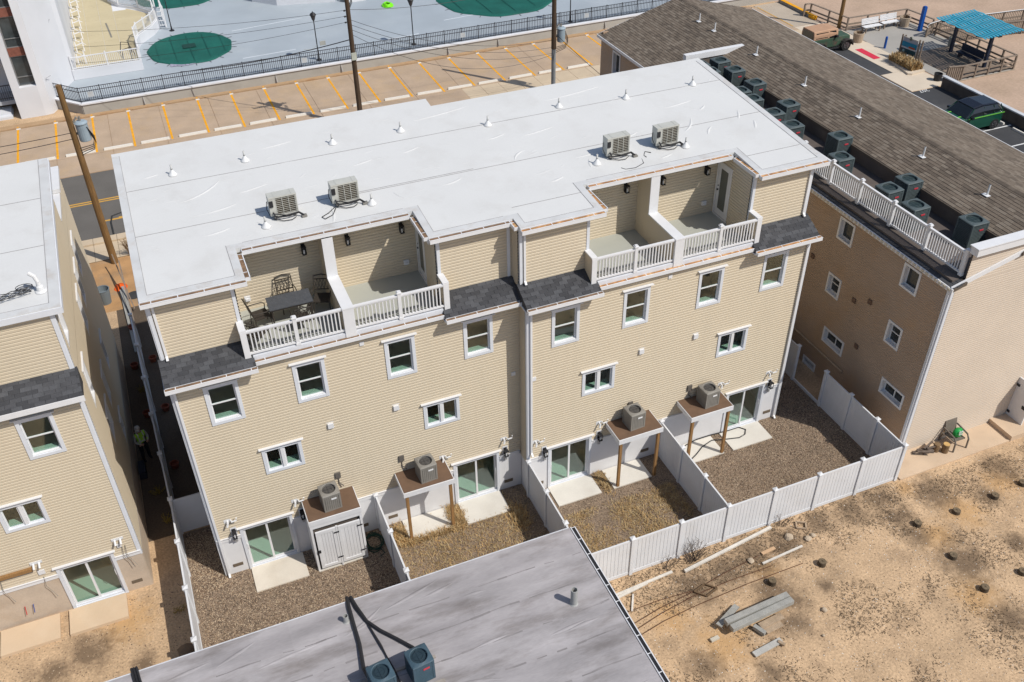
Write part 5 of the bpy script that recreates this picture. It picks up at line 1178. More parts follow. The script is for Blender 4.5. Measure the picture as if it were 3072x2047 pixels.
# lamps
lp = thing('deck_lamp', (0, 0, 0), 'x', 'lamp', 'black lamp posts on the pool deck')
q = MB(); q.cyl((0, 0, 0), (0, 0, .06), .2, .18, 12); q.cyl((0, 0, .06), (0, 0, .4), .07, .05, 10); q.cyl((0, 0, .4), (0, 0, 2.85), .04, .035, 10); q.build('pole', BLACK, lp)
q = MB(); q.lathe([(.05, 2.82), (.11, 2.92), (.19, 3.18), (.2, 3.22)], (0, 0, 0), 12, mat('lamp_glass', (.06, .06, .065), .2, .1, 4)); q.build('lantern_glass', None, lp)
q = MB(); q.lathe([(.225, 3.22), (.23, 3.26), (.13, 3.38), (.03, 3.42), (.025, 3.5)], (0, 0, 0), 12); q.build('lantern_cap', BLACK, lp)
for i, (x, y, t) in enumerate(((13.59, 43.47, 'behind the railing, left of the middle utility pole'), (20.74, 43.55, 'behind the railing, between the two tall poles'), (33.32, 43.1, 'behind the railing just right of the pole with the grey transformer'), (4.55, 54.26, 'by the white gate between the two green pools'))):
    place(lp, i == 0, (x, y, .75), 0, 'black lamp post ' + t)
q = MB(); q.box(13.75, 14.15, 43.1, 43.2, 1.9, 2.2); q.tube([(13.6, 43.45, 1.9), (13.2, 43.4, 1.6), (12.6, 43.3, 1.75)], .015, 4); one(q, 'junction_panel', mat('panel_grey', (.4, .42, .4), .5), 'small grey electrical box fixed beside the left lamp post on the railing', 'box', origin=(14, 43.1, 2))
# white hotel tower at the upper left with its tan patio
HW = mat('white_stucco', (.66, .67, .70), .75, .04, .3, stain=(.56, .57, .59), stain_scale=.25, stain_amt=.4)
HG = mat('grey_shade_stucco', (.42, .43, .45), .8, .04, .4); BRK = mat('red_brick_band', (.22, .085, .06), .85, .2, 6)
ht = thing('white_hotel', (-5, 45, 0), 'tall white stucco hotel with a column of dark windows and brick bands', 'building')
q = MB()
q.prism([(-4.98, 43.4), (-4.50, 43.5), (-2.88, 46.9), (-2.60, 47.2), (-2.60, 66), (-4.98, 66)], 0, 16); q.prism([(-6.5, 43.4), (-6.02, 43.4), (-6.02, 66), (-6.5, 66)], 0, 16); q.box(-6.02, -4.98, 43.4, 43.8, 0, 2.05); q.box(-6.02, -4.98, 43.95, 44.1, 2.05, 16); q.box(-14, -6.5, 46.3, 66, 0, 16); q.build('wall', HW, ht)
for k in range(5):
    z = 2.05 + 2.5 * k
    q = MB(); q.box(-6.0, -5.0, 43.75, 43.94, z + 1.95, z + 2.5); q.build('brick_band', BRK, ht)
    q = MB(); t = .05; q.box(-6.0, -6.0 + t, 43.78, 43.86, z, z + 1.95); q.box(-5.0 - t, -5.0, 43.78, 43.86, z, z + 1.95); q.box(-5.95, -5.05, 43.78, 43.86, z, z + t); q.box(-5.95, -5.05, 43.78, 43.86, z + .55, z + .6); q.box(-5.95, -5.05, 43.78, 43.86, z + 1.9, z + 1.95); w = q.build('window', mat('dark_frame', (.2, .2, .2), .5), ht)
    q = MB(); q.box(-5.95, -5.05, 43.83, 43.85, z + t, z + .55); q.box(-5.95, -5.05, 43.83, 43.85, z + .6, z + 1.9); q.build('pane', mat('hotel_glass', (.045, .055, .06), .12, .3, 2, spec=.7), w)
q = MB()
for z in (0.9, 3.6): 
    q.box(-14, -6.5, 44.6, 46.3, z - .25, z); 
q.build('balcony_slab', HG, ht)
q = MB()
for z in (0.95, 3.65):
    q.box(-14, -6.55, 44.62, 44.66, z + .95, z + 1.0); q.box(-14, -6.55, 44.62, 44.66, z + .1, z + .14)
    x = -6.55
    while x > -14: q.box(x - .012, x + .012, 44.63, 44.65, z, z + .95); x -= .13
tag(q.build('balcony_railing', RAILB, ht), kind='stuff')
q = MB(); q.tube([(-4.35, 43.9, 0.4), (-4.4, 43.8, 2.0), (-4.3, 43.7, 2.35), (-4.0, 43.9, 2.4)], .02, 5); q.tube([(-3.2, 46.3, .8), (-3.35, 46.0, 5.0), (-3.2, 46.1, 5.3)], .025, 5); q.build('conduit', mat('conduit_grey', (.35, .36, .38), .6), ht)
q = MB(); q.box(-9.2, -7.0, 43.7, 45.3, 0, .15); q.box(-9.5, -7.05, 44.1, 45.3, .15, .3); one(q, 'entrance_step', HW, 'white concrete steps below the hotel balcony', 'steps', origin=(-8, 44.5, 0))
TP = mat('tan_patio', (.50, .43, .28), .85, .05, .5, stain=(.57, .50, .34), stain_scale=.4, stain_amt=.5)
arc = [(1.77, 47.02), (1.75, 49.5), (1.75, 51.2), (2.0, 52.2), (2.6, 53.1), (3.2, 54.0), (3.65, 55.2), (3.6, 57.2), (2.6, 58.8), (1.2, 60.3), (.5, 62), (.4, 66)]
pt = thing('tan_patio_deck', (0, 52, .75), 'raised tan tiled patio with curved white parapet beside the hotel', 'patio')
q = MB(); q.prism([(-2.59, 47.05)] + [(a - .02, b2) for a, b2 in arc] + [(-2.59, 66)], .76, 1.25); q.build('patio_base', HW, pt)
for i in range(4):
    for j in range(11):
        x0, y0 = -2.55 + i * 1.07, 47.4 + j * 1.7; cx, cy = x0 + .52, y0 + .83
        lim = 1.6 if cy < 51 else 2.4 if cy < 53.3 else 3.2 if cy < 57 else 2.2 if cy < 59 else .6
        if x0 + 1.04 < lim + .2: q = MB(); q.box(x0, min(x0 + 1.05, lim + .05), y0, y0 + 1.68, 1.251, 1.27); q.build('floor_tile', TP, pt)
q = MB(); q.prism([(1.65, 51.0), (1.75, 51.2), (2.0, 52.2), (2.6, 53.1), (3.2, 54.0), (3.58, 55.2), (3.5, 57.0), (2.5, 58.6), (1.65, 59.6)], 1.251, 1.262); q.build('floor_tile', TP, pt)
q = MB(); q.box(-2.85, 1.8, 46.86, 47.0, .76, 1.46)
q.build('parapet', HW, pt)
rl = MB()
def wrail(p, c, z, n):
    p = Vector((*p, 0)); c = Vector((*c, 0)); d = c - p
    rl.bar(p + Vector((0, 0, z + .85)), c + Vector((0, 0, z + .85)), .07, .05); rl.bar(p + Vector((0, 0, z + .1)), c + Vector((0, 0, z + .1)), .05, .05)
    for k in range(n + 1): e = p + d * k / n; w = .05 if k == 0 else .014; rl.box(e.x - w, e.x + w, e.y - w, e.y + w, z, z + (.98 if k == 0 else .85))
q = MB()
for a, c in zip(arc[1:-1], arc[2:]): q.bar((*a, 1.1), (*c, 1.1), .16, .72)
q.build('curved_parapet', HW, pt)
wrail((-2.75, 46.93), (-.45, 46.93), 1.46, 18); wrail((-.45, 46.93), (1.75, 46.93), 1.46, 17); wrail((1.75, 46.93), (1.75, 49.5), 1.46, 14)
for a, c in zip(arc[1:-1], arc[2:]): wrail(a, c, 1.46, max(4, int((Vector(a) - Vector(c)).length / .14)))
rl.build('patio_railing', WHITE, pt)
q = MB()
for k in range(6):
    y = 48.3 + 2.6 * k
    for s in (0, .5): q.bar((-2.35 + s, y, 1.28), (-2.35 + s, y + .1, 2.2), .07, .07)
    q.bar((-2.4, y, 1.75), (-1.8, y + .05, 1.9), .06, .06); q.bar((-2.35, y, 2.2), (-1.7, y + .5, 1.6), .09, .05)
tag(q.build('stacked_lounger', WHITE, None, origin=(-2, 52, 1.27)), 'row of white folded lounger frames leaning against the hotel wall on the tan patio', 'loungers')
q = MB(); q.bar((.15, 53.1, 1.275), (-.05, 56.6, 1.275), .12, .01); q.build('dark_strip', mat('grey_strip', (.2, .19, .17), .7), pt)
q = MB(); q.tube([(1.3, 49.2, 1.3), (1.2, 49.6, 1.9), (.7, 49.6, 2.0), (.5, 49.2, 1.35)], .03, 5); q.tube([(1.5, 48.3, 1.3), (1.3, 48.9, 1.8), (.7, 48.8, 1.7), (.6, 48.2, 1.3)], .03, 5); tag(q.build('wire_chair', BLACK, None, origin=(1, 49, 1.27)), 'dark wire garden seat in the corner of the tan patio', 'seat')
gt = thing('white_gate', (3.9, 55.6, .75), 'white barred gate frame beside the curved parapet of the tan patio', 'gate')
for x, y in ((3.75, 55.3), (4.25, 55.25), (4.2, 57.6), (3.8, 57.6)): q = MB(); q.box(x - .05, x + .05, y - .05, y + .05, .76, 2.4); q.build('post', WHITE, gt)
q = MB()
for z in (.95, 1.3, 1.65, 2.0, 2.32): q.bar((4.25, 55.25, z), (4.2, 57.6, z), .05, .06); q.bar((3.75, 55.3, z), (4.25, 55.25, z), .05, .05)
q.build('bar', WHITE, gt)
bh = thing('white_bath_house', (18, 60, .75), 'pale low block with white stairs beyond the pool deck', 'building')
q = MB(); q.prism([(11.5, 58.6), (13.2, 56.7), (17.8, 55.6), (18.5, 62), (12, 66)], .75, 3.2); q.box(18.3, 20.1, 55.6, 62, .752, 1.5); q.build('wall', HW, bh)
q = MB()
for k in range(4): q.box(18.6, 20.2, 54.9 + .25 * k, 55.6, .752 + .18 * k, .93 + .18 * k)
for x in (18.6, 20.2): q.bar((x, 54.9, 1.6), (x, 56.5, 2.5), .06, .06); q.bar((x, 54.9, .76), (x, 54.9, 1.6), .06, .06)
q.build('stair', WHITE, bh)
# ------------------------------------------------------------------ utility poles and wires
PW = mat('pole_wood', (.20, .115, .045), .85, .25, 2.5, stretch=(6, 6, .6), stain=(.10, .06, .03), stain_scale=3, stain_amt=.6)
PWD = mat('dark_pole_wood', (.085, .055, .035), .85, .25, 2.5, stretch=(6, 6, .6))
TR = mat('transformer_grey', (.30, .37, .42), .45, .08, 2)
def transformer(root, x, y, z, dx, dy):
    q = MB(); q.lathe([(.26, 0), (.27, .03), (.27, .82), (.30, .84), (.30, .88), (.2, .95), (.0, .97)], (x + dx, y + dy, z), 18); q.build('transformer', TR, root)
    q = MB(); q.tube([(x + dx * .3, y, z + .9), (x + dx * .7, y, z + 1.15), (x + dx, y + dy, z + .98)], .05, 6); q.cyl((x + dx, y + dy, z + .95), (x + dx, y + dy, z + 1.18), .05, .04, 8); q.box(min(x, x + dx) , max(x, x + dx), y - .04, y + .04, z + .3, z + .4); q.build('bracket', GREYAC, root)
    q = MB()
    for k in range(4): q.tube([(x + dx + .2, y + dy - .2 + .08 * k, z + .7 - .1 * k), (x + dx + .42, y + dy - .2, z + .2 - .1 * k), (x + dx + .25, y + dy - .1, z - .25 - .08 * k), (x + .05, y - .1, z - .35 - .12 * k)], .018, 5)
    q.build('loose_wire', BLACK, root)
pl = thing('utility_pole', (-2.1, 22.5, 0), 'brown wooden utility pole with a grey transformer, standing in orange sand', 'utility pole')
q = MB(); q.cyl((-2.1, 22.5, 0), (-2.1, 22.5, 9.48), .19, .125, 14); q.build('pole', PW, pl, smooth=False)
transformer(pl, -2.1, 22.5, 6.75, .45, -.05)
pm = thing('utility_pole', (13.78, 32.9, 0), 'dark slim utility pole with a pale id plate and no transformer showing', 'utility pole')
q = MB(); q.cyl((13.78, 32.9, 0), (13.78, 32.9, 10.2), .17, .12, 12); q.build('pole', PWD, pm)
q = MB(); q.box(12.7, 14.9, 32.76, 32.86, 9.0, 9.12)
for x in (12.8, 13.4, 14.2, 14.8): q.cyl((x, 32.8, 9.12), (x, 32.8, 9.4), .05, .03, 8)
q.build('crossarm', PWD, pm)
q = MB()
for z in (7.5, 7.15, 6.8): q.cyl((13.6, 32.85, z), (13.5, 32.82, z), .05, .05, 8)
q.build('insulator', BLACK, pm)
q = MB(); q.box(13.62, 13.94, 32.68, 32.74, 4.5, 4.95); q.build('id_plate', mat('plate_pale', (.5, .52, .45), .6), pm)
transformer(pm, 13.78, 32.9, 7.9, -.05, .5)
p2 = thing('utility_pole', (27.3, 33, 0), 'dark utility pole with a big grey transformer and dangling loops of wire', 'utility pole')
q = MB(); q.cyl((27.3, 33, 0), (27.3, 33, 3.0), .15, .15, 12, mat('pole_sleeve', (.25, .26, .27), .5)); q.cyl((27.3, 33, 3.0), (27.3, 33, 10.5), .17, .12, 12, PWD); q.build('pole', None, p2)
transformer(p2, 27.3, 33, 3.45, .50, -.05)
def wire(a, c, sag, label, r=.016):
    a = Vector(a); c = Vector(c); pts = [a + (c - a) * t + Vector((0, 0, -sag * 4 * t * (1 - t))) for t in [i / 14 for i in range(15)]]
    q = MB(); q.tube(pts, r, 4); one(q, 'overhead_wire', BLACK, label, 'wire', 'overhead wires between the poles', origin=tuple(a))
wire((-2.1, 22.45, 7.2), (-14, 24.8, 6.6), .25, 'black wire leaving the pole in the orange sand, upper of two')
wire((-2.1, 22.45, 6.9), (-14, 24.6, 6.2), .25, 'black wire leaving the pole in the orange sand, lower of two')
for i, (za, zb, sg) in enumerate(((7.5, 7.6, .5), (6.9, 3.6, .9), (6.6, 3.1, .9), (6.3, 2.7, 1.0), (6.0, 2.6, 1.5))):
    wire((13.85, 32.9, za), (27.2, 33, zb), sg, 'black wire between the middle pole and the transformer pole, %s from the top' % ords[i], .013)
for i, (za, ye) in enumerate(((7.5, 56), (7.15, 54), (6.8, 52))):
    wire((13.7, 32.9, za), (-2.0, ye - 13, za - 2.2), .3, 'thin wire from the middle pole towards the hotel, %s from the top' % ords[i], .010)
wire((13.7, 32.95, 5.7), (4.0, 42.66, 1.75), .25, 'thick black cable from the middle pole down to the end of the black railing', .028)
wire((27.4, 32.95, 4.0), (31.0, 26.0, 0.5), .2, 'black cable dropping from the transformer pole behind the white roof', .02)
# ------------------------------------------------------------------ beach access plaza on the right
GW = mat('weathered_grey_wood', (.235, .185, .145), .9, .2, 3, stretch=(2, 2, 2), fine=.12, fscale=30)
GWL = mat('sunlit_grey_wood', (.36, .29, .22), .9, .15, 3, fine=.12, fscale=30)
BLUEP = mat('blue_post_paint', (.01, .085, .36), .4, .05, 3); NAVY = mat('navy_steel', (.015, .022, .045), .45, .1, 3)
TEAL = mat('turquoise_panel', (.04, .33, .47), .4, .05, 1)
def woodrail(root, pts, z0, n, solid=False, h=1.0, pick=False):
    for i, (a, c) in enumerate(zip(pts[:-1], pts[1:])):
        a = Vector((*a, 0)); c = Vector((*c, 0)); d = c - a
        q = MB(); q.bar(a + Vector((0, 0, z0 + h)), c + Vector((0, 0, z0 + h)), .16, .05); q.bar(a + Vector((0, 0, z0 + .5)), c + Vector((0, 0, z0 + .5)), .05, .12); q.bar(a + Vector((0, 0, z0 + .22)), c + Vector((0, 0, z0 + .22)), .05, .1); q.build('rail', GW, root)
        m = max(1, int(d.length / n))
        for k in range(m + (1 if i == len(pts) - 2 else 0)): p = a + d * k / m; q = MB(); q.box(p.x - .055, p.x + .055, p.y - .055, p.y + .055, z0 - (.9 if False else 0), z0 + h - .026); q.build('post', GW, root)
        if pick:
            e = MB(); k = 0.0
            while k < d.length: p = a + d * (k / d.length); e.box(p.x - .02, p.x + .02, p.y - .02, p.y + .02, z0 + .05, z0 + h - .03); k += .16
            tag(e.build('picket_row', GWL, root), kind='stuff')
wf = thing('wooden_railing', (55, 34, 0), 'weathered grey wooden railing round the benches of the beach plaza', 'railing', 'grey wooden railings')
woodrail(wf, [(51.7, 38.3), (52.2, 38.15), (52.72, 34.25), (58.1, 34.0), (58.35, 31.3)], 0, 1.5)
wd = thing('boardwalk_deck', (55, 23.3, 0), 'raised grey wooden deck corner on piles with open railing above the sand', 'deck')
for k in range(22): q = MB(); y = 23.2 + k * .235; q.box(53.6, 58.4, y, y + .225, .03, .075); q.build('plank', GW, wd)
woodrail(wd, [(52.5, 23.35), (53.6, 23.1), (58.3, 23.1), (58.2, 28.8), (58.1, 30.6)], .05, 1.05)
q = MB()
for k in range(8): q.box(52.46 + .15 * k, 52.57 + .15 * k, 23.28 - .03 * k, 23.34 - .03 * k, .0, 1.02)
q.build('end_board', GW, wd)
q = MB(); q.box(52.6, 58.4, 22.96, 23.05, -.1, .05); q.build('rim_joist', GWL, wd)
for x in (54.3, 56.6, 58.2): q = MB(); q.cyl((x, 23.25, -.0), (x, 23.25, .03), .14, .13, 10); q.build('pile', POSTW, wd)
wr = thing('boardwalk_ramp', (62, 30, 0), 'long picketed wooden ramp railing curving behind the blue roofed shelter', 'ramp')
woodrail(wr, [(57.2, 30.6), (58.6, 30.8), (62.4, 30.4), (66, 30.0), (72, 28.8)], .05, 1.6, pick=True); woodrail(wr, [(58.4, 28.9), (61, 28.7), (64.2, 28.2), (70, 26.6)], .05, 1.6, pick=True)
q = MB(); q.prism([(58.4, 28.9), (64.2, 28.3), (70, 26.7), (72, 28.8), (66, 30), (62.4, 30.4), (58.6, 30.8)], .0, .06); q.build('ramp_floor', GW, wr)
q = MB(); q.tube([(57.2, 30.55, .75), (57.0, 30.5, .9), (57.2, 30.5, 1.08), (58.6, 30.7, 1.12), (62.4, 30.3, 1.12), (66, 29.9, 1.12)], .03, 6); q.build('handrail', WHITE, wr)
bn = thing('park_bench', (0, 0, 0), 'x', 'bench', 'pale slatted benches on the plaza')
for k in range(4): q = MB(); y = -.22 + k * .12; q.box(-.8, .8, y, y + .10, .42, .46); q.build('seat_slat', WHITE, bn)
for k in range(4): q = MB(); z = .52 + k * .11; q.box(-.8, .8, .27 + .03 * k, .30 + .03 * k, z, z + .095); q.build('back_slat', WHITE, bn)
for x in (-.65, .65): q = MB(); q.box(x - .04, x + .04, -.2, -.12, 0, .42); q.box(x - .04, x + .04, .2, .28, 0, .5); q.bar((x, .28, .4), (x, .41, .95), .06, .05); q.build('leg', GW, bn)
for i, (x, y, a, t) in enumerate(((54.3, 33.3, 0, 'left one of two against the grey wooden railing'), (56.15, 33.45, 0, 'right one of two against the grey wooden railing'))):
    place(bn, i == 0, (x, y, .03), a, 'pale slatted park bench, ' + t)
sb = thing('shelter_bench', (56.6, 25.6, .03), 'dark bench in the shade under the blue shelter roof', 'bench')
q = MB(); q.box(56.3, 56.75, 24.5, 26.6, .42, .48); q.build('seat', NAVY, sb); q = MB(); q.box(56.76, 56.82, 24.5, 26.6, .52, 1.0); q.build('backrest', NAVY, sb)
for y in (24.7, 26.4): q = MB(); q.box(56.4, 56.8, y - .04, y + .04, .03, .42); q.build('leg', NAVY, sb)
PLC = mat('planter_concrete', (.42, .33, .24), .9, .1, 2, fine=.1)
for i, (x, y, t) in enumerate(((51.95, 31.95, 'beside the front of the jeep'), (57.35, 33.2, 'at the railing corner by the blue post'))):
    pn = thing('concrete_planter', (x, y, .03), 'round tan concrete planter with bare twigs ' + t, 'planter', 'round concrete planters')
    q = MB(); q.lathe([(.34, 0), (.40, .66), (.42, .70), (.36, .72), (.33, .55)], (x, y, .03), 18); q.build('pot', PLC, pn)
    q = MB(); q.lathe([(.34, .52), (.30, .56), (.0, .58)], (x, y, .03), 14, mat('soil', (.08, .055, .04), .95)); q.build('soil', None, pn)
    q = MB()
    for k in range(26): a = rr.uniform(0, 6.28); e = rr.uniform(.1, .3); q.bar((x + .1 * math.cos(a), y + .1 * math.sin(a), .6), (x + e * math.cos(a), y + e * math.sin(a), rr.uniform(.75, 1.0)), .02, .012)
    tag(q.build('twig', mat('brown_twig', (.13, .08, .045), .9), pn), kind='stuff')
for x, y, h, r, t in ((52.9, 30.05, .86, .09, 'short blue bollard standing on the plaza left of the notice board'), (57.72, 31.85, 1.85, .13, 'tall square blue post near the ramp entrance')):
    q = MB()
    if h < 1: q.cyl((x, y, .03), (x, y, h), r, r, 14); q.lathe([(r, 0), (r * .6, .05), (0, .06)], (x, y, h), 14)
    else: q.box(x - r, x + r, y - r, y + r, .03, h); q.box(x - r * .8, x + r * .8, y - r * .8, y + r * .8, h, h + .06)
    one(q, 'blue_post', BLUEP, t, 'bollard', origin=(x, y, .03))
sg = thing('notice_board', (52.7, 27.5, 0), 'wooden framed blue and white beach notice board in a bed of dry grass', 'sign')
def brd(t, o=0): return (52.62 + .26 * t + o, 28.25 - 1.45 * t)
for t in (0, 1):
    for o in (0, .22): x, y = brd(t, o * .0); q = MB(); x += o * .3; y -= o; q.cyl((x, y, 0), (x, y, 1.72), .07, .06, 10); q.build('post', GW, sg)
def panel(z0, z1, m, t0=.08, t1=.92, off=0, nm='panel'):
    q = MB(); a = Vector((*brd(t0), (z0 + z1) / 2)); c = Vector((*brd(t1), (z0 + z1) / 2)); a.x -= .03 + off; c.x -= .03 + off; q.bar(a, c, .03, z1 - z0); return q.build(nm, m, sg)
panel(.45, 1.6, mat('sign_pale', (.35, .38, .42), .4)); panel(.95, 1.3, mat('sign_blue', (.01, .22, .36), .35), off=.018, nm='blue_panel'); panel(.84, .94, mat('sign_white', (.55, .58, .6), .4), off=.018, nm='white_strip'); panel(.46, .83, mat('sign_dark_teal', (.02, .07, .09), .4), off=.018, nm='lower_panel'); panel(.93, 1.05, mat('sign_coral', (.42, .09, .04), .4), .5, .85, off=.034, nm='coral_print'); panel(1.58, 1.64, mat('sign_edge', (.65, .6, .52), .6), off=0.02, nm='top_trim')
q = MB(); x, y = brd(.5); q.cyl((x - .07, y, 1.6), (x - .0, y, 1.6), .13, .13, 14); q.build('round_emblem', mat('emblem_green', (.12, .14, .11), .5), sg); q = MB(); x, y = brd(.25); q.cyl((x - .085, y, .66), (x - .05, y, .66), .1, .1, 12); q.build('round_emblem', mat('emblem_teal', (.25, .42, .42), .5), sg)
q = MB(); q.prism([(51.55, 28.0), (52.45, 27.95), (52.45, 25.3), (51.2, 25.15), (50.95, 25.3)], .03, .16); q.build('bed_kerb', PAVE, sg)
STRAW = mat('dry_straw', (.46, .295, .13), .9, .25, 3, fine=.2, fscale=20); STRAWD = mat('dull_straw', (.30, .21, .11), .9, .25, 3); STRAWP = mat('pale_straw', (.52, .40, .22), .9, .2, 3)
def grass(name, n, fn, hmin, hmax, lean, seed, mats=(STRAW, STRAWD, STRAWP), label=None, wdt=.018, par=None, base=.012):
    r = random.Random(seed); q = MB()
    for _ in range(n):
        p = fn(r)
        if p is None: continue
        x, y = p; a = r.uniform(0, 6.283); h = r.uniform(hmin, hmax); l = r.uniform(.2, 1) * lean; w = wdt * r.uniform(.6, 1.3)
        dx, dy = math.cos(a), math.sin(a); px, py = -dy * w, dx * w; m = r.choice(mats)
        q.raw([(x - px, y - py, base), (x + px, y + py, base), (x + px * .8 + dx * l * .45, y + py * .8 + dy * l * .45, base + h * .7), (x - px * .8 + dx * l * .45, y - py * .8 + dy * l * .45, base + h * .7), (x + dx * l, y + dy * l, base + h)], [(0, 1, 2, 3), (3, 2, 4)], m)
    o = q.build(name, None, par); tag(o, label, 'grass' if label and par is None else None, kind='stuff'); return o
grass('ornamental_grass', 2200, lambda r: (r.uniform(51.4, 52.4), r.uniform(25.5, 27.9)), .2, .6, .35, 31, par=sg, base=.16, wdt=.03)
gzb = thing('blue_roof_shelter', (56.9, 25.8, 0), 'shade shelter with a turquoise wavy slatted roof on two dark posts', 'shelter')
for y in (24.15, 27.4): q = MB(); q.box(56.55, 56.75, y - .1, y + .1, .03, 2.42); q.build('post', NAVY, gzb)
q = MB(); q.box(56.5, 56.8, 23.5, 28.1, 2.42, 2.52); q.bar((55.1, 24.15, 2.5), (58.4, 24.15, 2.56), .08, .08); q.bar((55.1, 27.4, 2.5), (58.4, 27.4, 2.56), .08, .08); q.build('frame', NAVY, gzb)
for k in range(13):
    q = MB(); n = 40; x0 = 55.10 + k * .272; vs = []; fs = []
    for i in range(n + 1):
        y = 23.25 + 4.75 * i / n; ph = math.sin(y * 7.0 + k * .0) * .06
        for dx, dz in ((-.095, 0), (.095, 0), (.095, .03), (-.095, .03)): vs.append((x0 + ph + dx, y, 2.60 + (x0 - 55) * .03 + dz))
    for i in range(n):
        for j in range(4): fs.append((i * 4 + j, i * 4 + (j + 1) % 4, (i + 1) * 4 + (j + 1) % 4, (i + 1) * 4 + j))
    q.raw(vs, fs); q.build('roof_slat', TEAL, gzb)
for i, (x, y, r, h, m, t) in enumerate(((57.4, 28.25, .22, .75, mat('bin_grey', (.3, .29, .25), .7), 'grey litter bin behind the left shelter post'), (52.15, 23.75, .28, .5, BLACK, 'black round bin at the end of the deck railing'))):
    q = MB(); q.lathe([(r * .85, 0), (r, h), (r * .9, h), (r * .85, h * .8)], (x, y, .03), 14); one(q, 'litter_bin', m, t, 'bin', origin=(x, y, .03))
rw_ = thing('lot_wall', (51.65, 5, 0), 'low dark wall with a pale cap between the asphalt lot and the beach sand', 'wall')
q = MB(); q.box(51.56, 51.72, -40, 22.75, 0, .74); q.build('wall_face', mat('dark_stucco', (.10, .085, .075), .9, .2, 2, fine=.2), rw_); q = MB(); q.box(51.5, 51.8, -40, 22.8, .742, .82); q.build('wall_cap', mat('cap_pale', (.55, .57, .60), .6), rw_)
for i, y in enumerate((17.0, 15.2, 12.9)):
    o = inst('parking_stop', stop_me, (50.98, y, .012), None, (0, 0, math.pi / 2)); o.scale = (.55 if i == 0 else .7, 1, .9)
    tag(o, 'white parking stop on the dark asphalt, ' + ('behind the green car', 'beyond the green car, in the next stall', 'hidden furthest along the beach wall')[i], 'parking stop', 'stops on the dark asphalt')
text('207', (50.13, 22.9, .012), (0, 0, math.pi), .52, ROADW, None, 'stall_number', .001)
tag(bpy.data.objects['stall_number'], 'white painted stall number 207 upside down on the dark asphalt', 'number')
ps = thing('roadside_pole', (52.5, 35.3, 0), 'plain brown wooden pole standing behind the jeep', 'utility pole')
q = MB(); q.cyl((52.6, 35.0, 0), (52.6, 35.0, 9), .15, .12, 12); q.build('pole', PW, ps)
# vehicles: lofted bodies
def loft(mb, st, m=None, caps=True):
    n = len(st[0]); vs = []; fs = []
    for r in st: vs += r
    for i in range(len(st) - 1):
        for j in range(n): fs.append((i * n + j, i * n + (j + 1) % n, (i + 1) * n + (j + 1) % n, (i + 1) * n + j))
    if caps: fs += [tuple(range(n - 1, -1, -1)), tuple((len(st) - 1) * n + j for j in range(n))]
    mb.raw(vs, fs, m)
def ring(x, zb, zt, hw, ht, r=.06):
    return [(x, -hw + r, zb), (x, -hw, zb + r), (x, -hw, (zb + zt) / 2), (x, -ht, zt - r), (x, -ht + r * 1.5, zt), (x, ht - r * 1.5, zt), (x, ht, zt - r), (x, hw, (zb + zt) / 2), (x, hw, zb + r), (x, hw - r, zb)]
TYRE = mat('tyre', (.018, .018, .019), .85, .1, 8); RIMM = mat('rim_grey', (.12, .12, .125), .35, .1, 6, metal=.5)
CGL = mat('car_glass', (.012, .016, .02), .05, .1, 3, spec=.8)
def wheel(root, x, y, r, w, s):
    q = MB(); q.cyl((x, y - w / 2, r), (x, y + w / 2, r), r, r, 20, TYRE)
    wo = q.build('wheel', None, root)
    q = MB(); q.cyl((x, y + s * (w / 2 - .02), r), (x, y + s * (w / 2 + .012), r), r * .66, r * .62, 16)
    for k in range(6): a = math.pi * k / 3; q.bar((x, y + s * (w / 2 + .015), r), (x + r * .6 * math.cos(a), y + s * (w / 2 + .015), r + r * .6 * math.sin(a)), .03, .07, up=(0, 1, 0))
    q.build('rim', RIMM, wo)
def shift(mb, ox, oy, oz, s=1): mb.v = [(v[0] * s + ox, v[1] + oy, v[2] + oz) for v in mb.v]
# green suv, nose towards -x
CG = mat('green_car_paint', (.008, .062, .04), .22, .1, 1, spec=.6); LIME = mat('lime_stripe', (.16, .50, .06), .35); CBLK = mat('black_roof_paint', (.010, .011, .018), .15, .1, 1, spec=.6)
sv = thing('green_car', (48.6, 17.25, .01), 'dark green car with black roof and lime stripes parked against the beach wall', 'car')
ox, oy, oz = 48.55, 17.22, .012
q = MB(); loft(q, [ring(-2.2, .42, .92, .72, .68), ring(-2.05, .28, 1.0, .86, .80), ring(-1.0, .24, 1.08, .90, .86), ring(1.0, .24, 1.10, .90, .88), ring(1.75, .26, 1.12, .88, .86), ring(1.92, .38, 1.08, .80, .78)]); shift(q, ox, oy, oz); q.build('body', CG, sv, smooth=False)
q = MB(); loft(q, [ring(-1.12, 1.05, 1.10, .82, .80, .02), ring(-.55, 1.06, 1.55, .84, .72), ring(.2, 1.06, 1.66, .85, .70), ring(1.4, 1.07, 1.60, .84, .68), ring(1.84, 1.06, 1.22, .78, .74, .03)]); shift(q, ox, oy, oz); q.build('window_band', CGL, sv)
q = MB(); loft(q, [ring(-.52, 1.56, 1.60, .70, .62, .015), ring(.2, 1.64, 1.71, .69, .62, .02), ring(1.4, 1.58, 1.65, .67, .6, .02), ring(1.62, 1.48, 1.53, .64, .58, .015)]); shift(q, ox, oy, oz); q.build('roof', CBLK, sv)
q = MB()
for s in (-1, 1):
    for xa, xb, xc, xd in ((-.50, -.95, -.45, -.9), (.28, .30, .36, .38), (1.05, 1.1, 1.13, 1.18), (1.60, 1.82, 1.55, 1.77)): q.bar((xa, s * .715, 1.56), (xb, s * .855, 1.08), .03, .06)
shift(q, ox, oy, oz); q.build('window_pillar', CG, sv)
q = MB()
for s in (-1, 1): q.box(-.95, 1.9, s * .885, s * .915, 1.02, 1.06)
